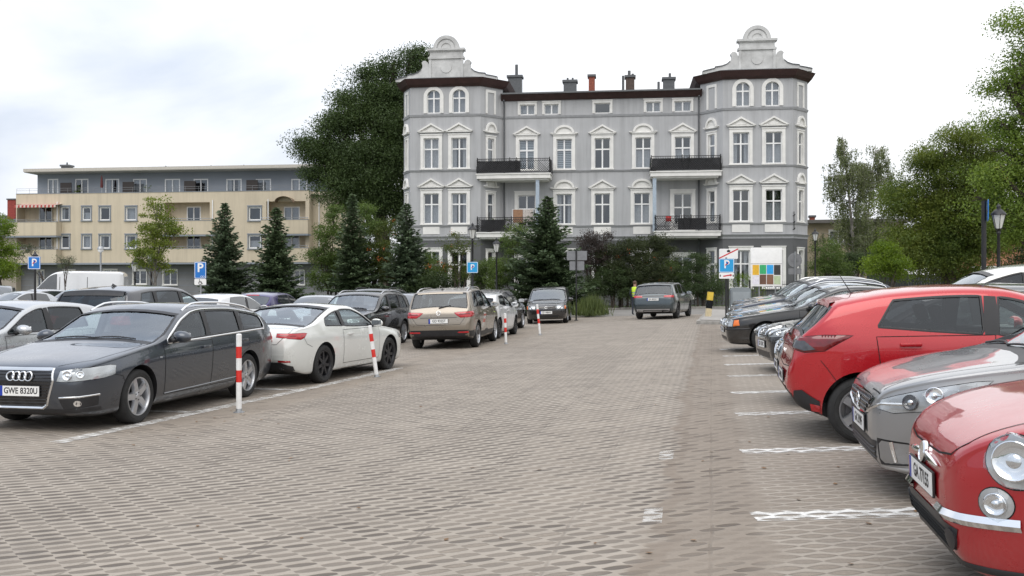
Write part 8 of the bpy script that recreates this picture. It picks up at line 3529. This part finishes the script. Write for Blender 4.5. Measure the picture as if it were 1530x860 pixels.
    mb.box(-.14, .16, -.025, .025, 0, .004, 0, T @ Matrix.Translation((0, 0, th + .002)) @ Matrix.Rotation(.18, 4, 'Z'))
    mb.add([T @ Vector(p) for p in ((.14, .07, th + .006), (.24, .035, th + .006), (.15, -.03, th + .006))], [(0, 1, 2)])
    mb.build('red_arrow', M_signred, ob)
    mb = MB()
    for x in (-.26, .27):
        mb.box(x - .02, x + .02, -.04, .04, 0, .004, 0, T @ Matrix.Translation((0, 0, th + .002)))
    mb.build('icons', M_ink, ob)
    # zone end sign behind it
    Y = 40.5
    k = Y / F
    b = colat(1088, Y)
    b.z += .12
    zf = lambda py: EYE - (py - CY) * k - b.z
    r = empty('road_sign', b, 0, 'white sign crossed by a red diagonal bar just above the parking board', 'sign')
    pole(r, zf(372), .035)
    ob, T, th = plate_on(r, 'sign_plate', 28 * k, zf(371.5) - zf(386.5), (zf(371.5) + zf(386.5)) / 2, M_white, y=-.06, border=None)
    mb = MB()
    mb.box(-.46, .46, -.025, .025, 0, .004, 0, T @ Matrix.Translation((0, .01, th + .002)) @ Matrix.Rotation(.46, 4, 'Z'))
    mb.build('red_bar', M_signred, ob)
    mb = MB()
    mb.box(-.07, .07, .07, .13, th, th + .003, 0, T)
    mb.add([T @ Vector(p) for p in ((-.09, .13, th + .002), (.09, .13, th + .002), (0, .18, th + .002))], [(0, 1, 2)])
    mb.build('house_symbol', M_ink, ob)
    # information board
    Y = 44.0
    k = Y / F
    b = colat(1145, Y)
    zf = lambda py: EYE - (py - CY) * k - b.z
    r = empty('information_board', b, radians(-3), 'white information board with eight coloured squares in two rows', 'board')
    w, zt, zb = 46 * k, zf(369.5), zf(427.5)
    mb = MB()
    mb.bbox(-w / 2, w / 2, -.03, .03, zb, zt, .012)
    bo = mb.build('panel', M_white, r)
    mb = MB()
    mb.box(-w / 2, w / 2, -.034, -.031, zf(393.5) - .02, zf(393.5))
    mb.build('divider', M_signgrey, bo)
    cols = [(.72, .42, .03), (.03, .38, .14), (.02, .33, .72), (.035, .035, .035), (.70, .68, .74), (.13, .065, .04), (.20, .10, .06), (.42, .50, .32)]
    for i, c in enumerate(cols):
        cx = -w / 2 + .06 + (i % 4 + .5) * (w - .12) / 4
        y0, y1 = ((395.5, 409), (410, 424.5))[i // 4]
        if i == 0 or i == 3:
            y1 += 1.5
        if i in (4, 7):
            y0 += 2
        mb = MB()
        mb.box(cx - (w - .12) / 8 + .015, cx + (w - .12) / 8 - .015, -.038, -.032, zf(y1), zf(y0))
        mb.build('coloured_square', plain('board_colour_%d' % i, c, .5, vary=.15, scale=10), bo)
    mb = MB()
    for x in (-w * .22, w * .30):
        mb.tube([(x, .06, -.2), (x, .06, zt - .05)], .03, 8)
    mb.build('board_posts', M_galv, r)
    # round sign backs
    Y = 47.0
    k = Y / F
    b = colat(1188, Y)
    zf = lambda py: EYE - (py - CY) * k - b.z
    r = empty('road_sign', b, 0, 'grey back of a round road sign with two arrow plates below', 'sign')
    pole(r, zf(376), .035, M_galv)
    mb = MB()
    T = Matrix.Translation((0, .05, zf(388.5))) @ Matrix.Rotation(pi / 2, 4, 'X')
    R1 = 10.5 * k
    mb.lathe([(0, -.01), (R1, -.01), (R1 + .01, .0), (R1, .01), (0, .01)], 28, 0, True, T)
    mb.box(-R1 * .5, R1 * .5, -.03, .03, .01, .04, 0, T)
    mb.build('sign_disc', M_signgrey, r)
    for s in (-1, 1):
        plate_on(r, 'arrow_plate', 9 * k, 9 * k, zf(405), M_signgrey, y=.05, x=s * 5.2 * k, r=.03)
    # cabinet
    Y = 38.8
    k = Y / F
    b = colat(1106, Y)
    b.z += .12
    zf = lambda py: EYE - (py - CY) * k - b.z
    r = empty('utility_cabinet', b, radians(-4), 'grey electrical cabinet with rounded top on the traffic island', 'cabinet')
    w, h = 29 * k, zf(428.5)
    grey = plain('cabinet_grey', (.20, .225, .24), .5, vary=.1, scale=3)
    mb = MB()
    out = [(-w / 2, .06), (w / 2, .06)] + [(w / 2 - .16 + .16 * cos(a), h - .16 + .16 * sin(a) * .9) for a in np.linspace(0, pi / 2, 6)] + [(-w / 2 + .16 + .16 * cos(a), h - .16 + .16 * sin(a) * .9) for a in np.linspace(pi / 2, pi, 6)]
    mb.prism(out, -.22, .22, lambda a, c, d: (a, d, c))
    mb.box(-w / 2 + .03, w / 2 - .03, -.2, .2, -.1, .06)
    fix_normals(mb.build('housing', grey, r))
    mb = MB()
    mb.bbox(-w / 2 + .05, w / 2 - .05, -.245, -.222, .14, h - .2, .01)
    d = mb.build('door', plain('cabinet_door', (.23, .255, .27), .5, vary=.1, scale=3), r)
    mb = MB()
    mb.bbox(w / 2 - .16, w / 2 - .11, -.275, -.245, h * .5, h * .5 + .14, .008)
    mb.build('handle', M_black, d)
    # hazard marker
    b = G(1058, 477)
    b.z += .12
    r = empty('marker_post', b, radians(8), 'black and pale yellow striped marker post at the corner of the traffic island', 'bollard')
    k = b.y / F
    h = 37 * k
    mb = MB()
    T = Matrix.Rotation(radians(6), 4, 'Y')
    n = 3
    for i in range(n):
        z0, z1 = h * i / n, h * (i + 1) / n
        mb.box(-.11, .11, -.09, .09, z0, z1, (0, 1, 2)[i], T)
    mb.build('post', [plain('marker_cream', (.62, .52, .33), .6, vary=.15, scale=8), M_glossblack, plain('marker_yellow', (.68, .48, .06), .5, vary=.1)], r)
    person()
    # dry leaves and bits blown against the edges
    C = []
    for (cx, cy, sx, sy, n) in ((-3.7, 12.2, .5, .5, 16), (-4.0, 11.0, .6, .8, 10), (-2.5, 16.5, .5, 1.2, 16), (.3, 9.0, 1.2, 3.0, 18), (-1.5, 8.0, 2.5, 2.0, 14), (2.4, 9, .5, 3, 20)):
        P = rng.normal(size=(n, 2)) * (sx, sy) + (cx, cy)
        C += [(x, y, ground_z(x, y) + .008) for x, y in P]
    V, Q = leaf_quads(np.array(C), .045, 6.0, .7)
    o = mesh_np('dry_leaves', V, Q, plain('dry_leaf', (.17, .10, .05), .8, vary=.5, scale=3))
    o['kind'] = 'stuff'
    tag(o, 'scattered dry brown leaves and bits on the pavers')
    green = plain('fence_dark_green', (.035, .042, .038), .8, vary=.2, scale=2)
    a, c = colat(1296, 53), colat(1445, 50)
    fence_boards('board_fence', 'dark board fence under the linden tree', a[:2], c[:2], 2.0, green)
    a, c = colat(1225, 63), colat(1300, 58)
    iron_fence('black iron fence below the birch tree', a[:2], c[:2], 1.6)
    iron_fence('black iron fence behind the information board', (15.6, 61.5), (19.2, 61.2), 1.7)
make_world()
make_sun_camera()
make_ground()
leaf_materials()
grey_house()
beige_house()
side_houses()
make_plants()
make_street()
for fn in (audi, coupe, beige_suv, red_hatch, grey_hatch, red_city_car):
    fn()
mid_cars()
for o in list(bpy.data.objects):
    if o.type == 'MESH' and o.name.startswith('cutter'):
        bpy.data.objects.remove(o)
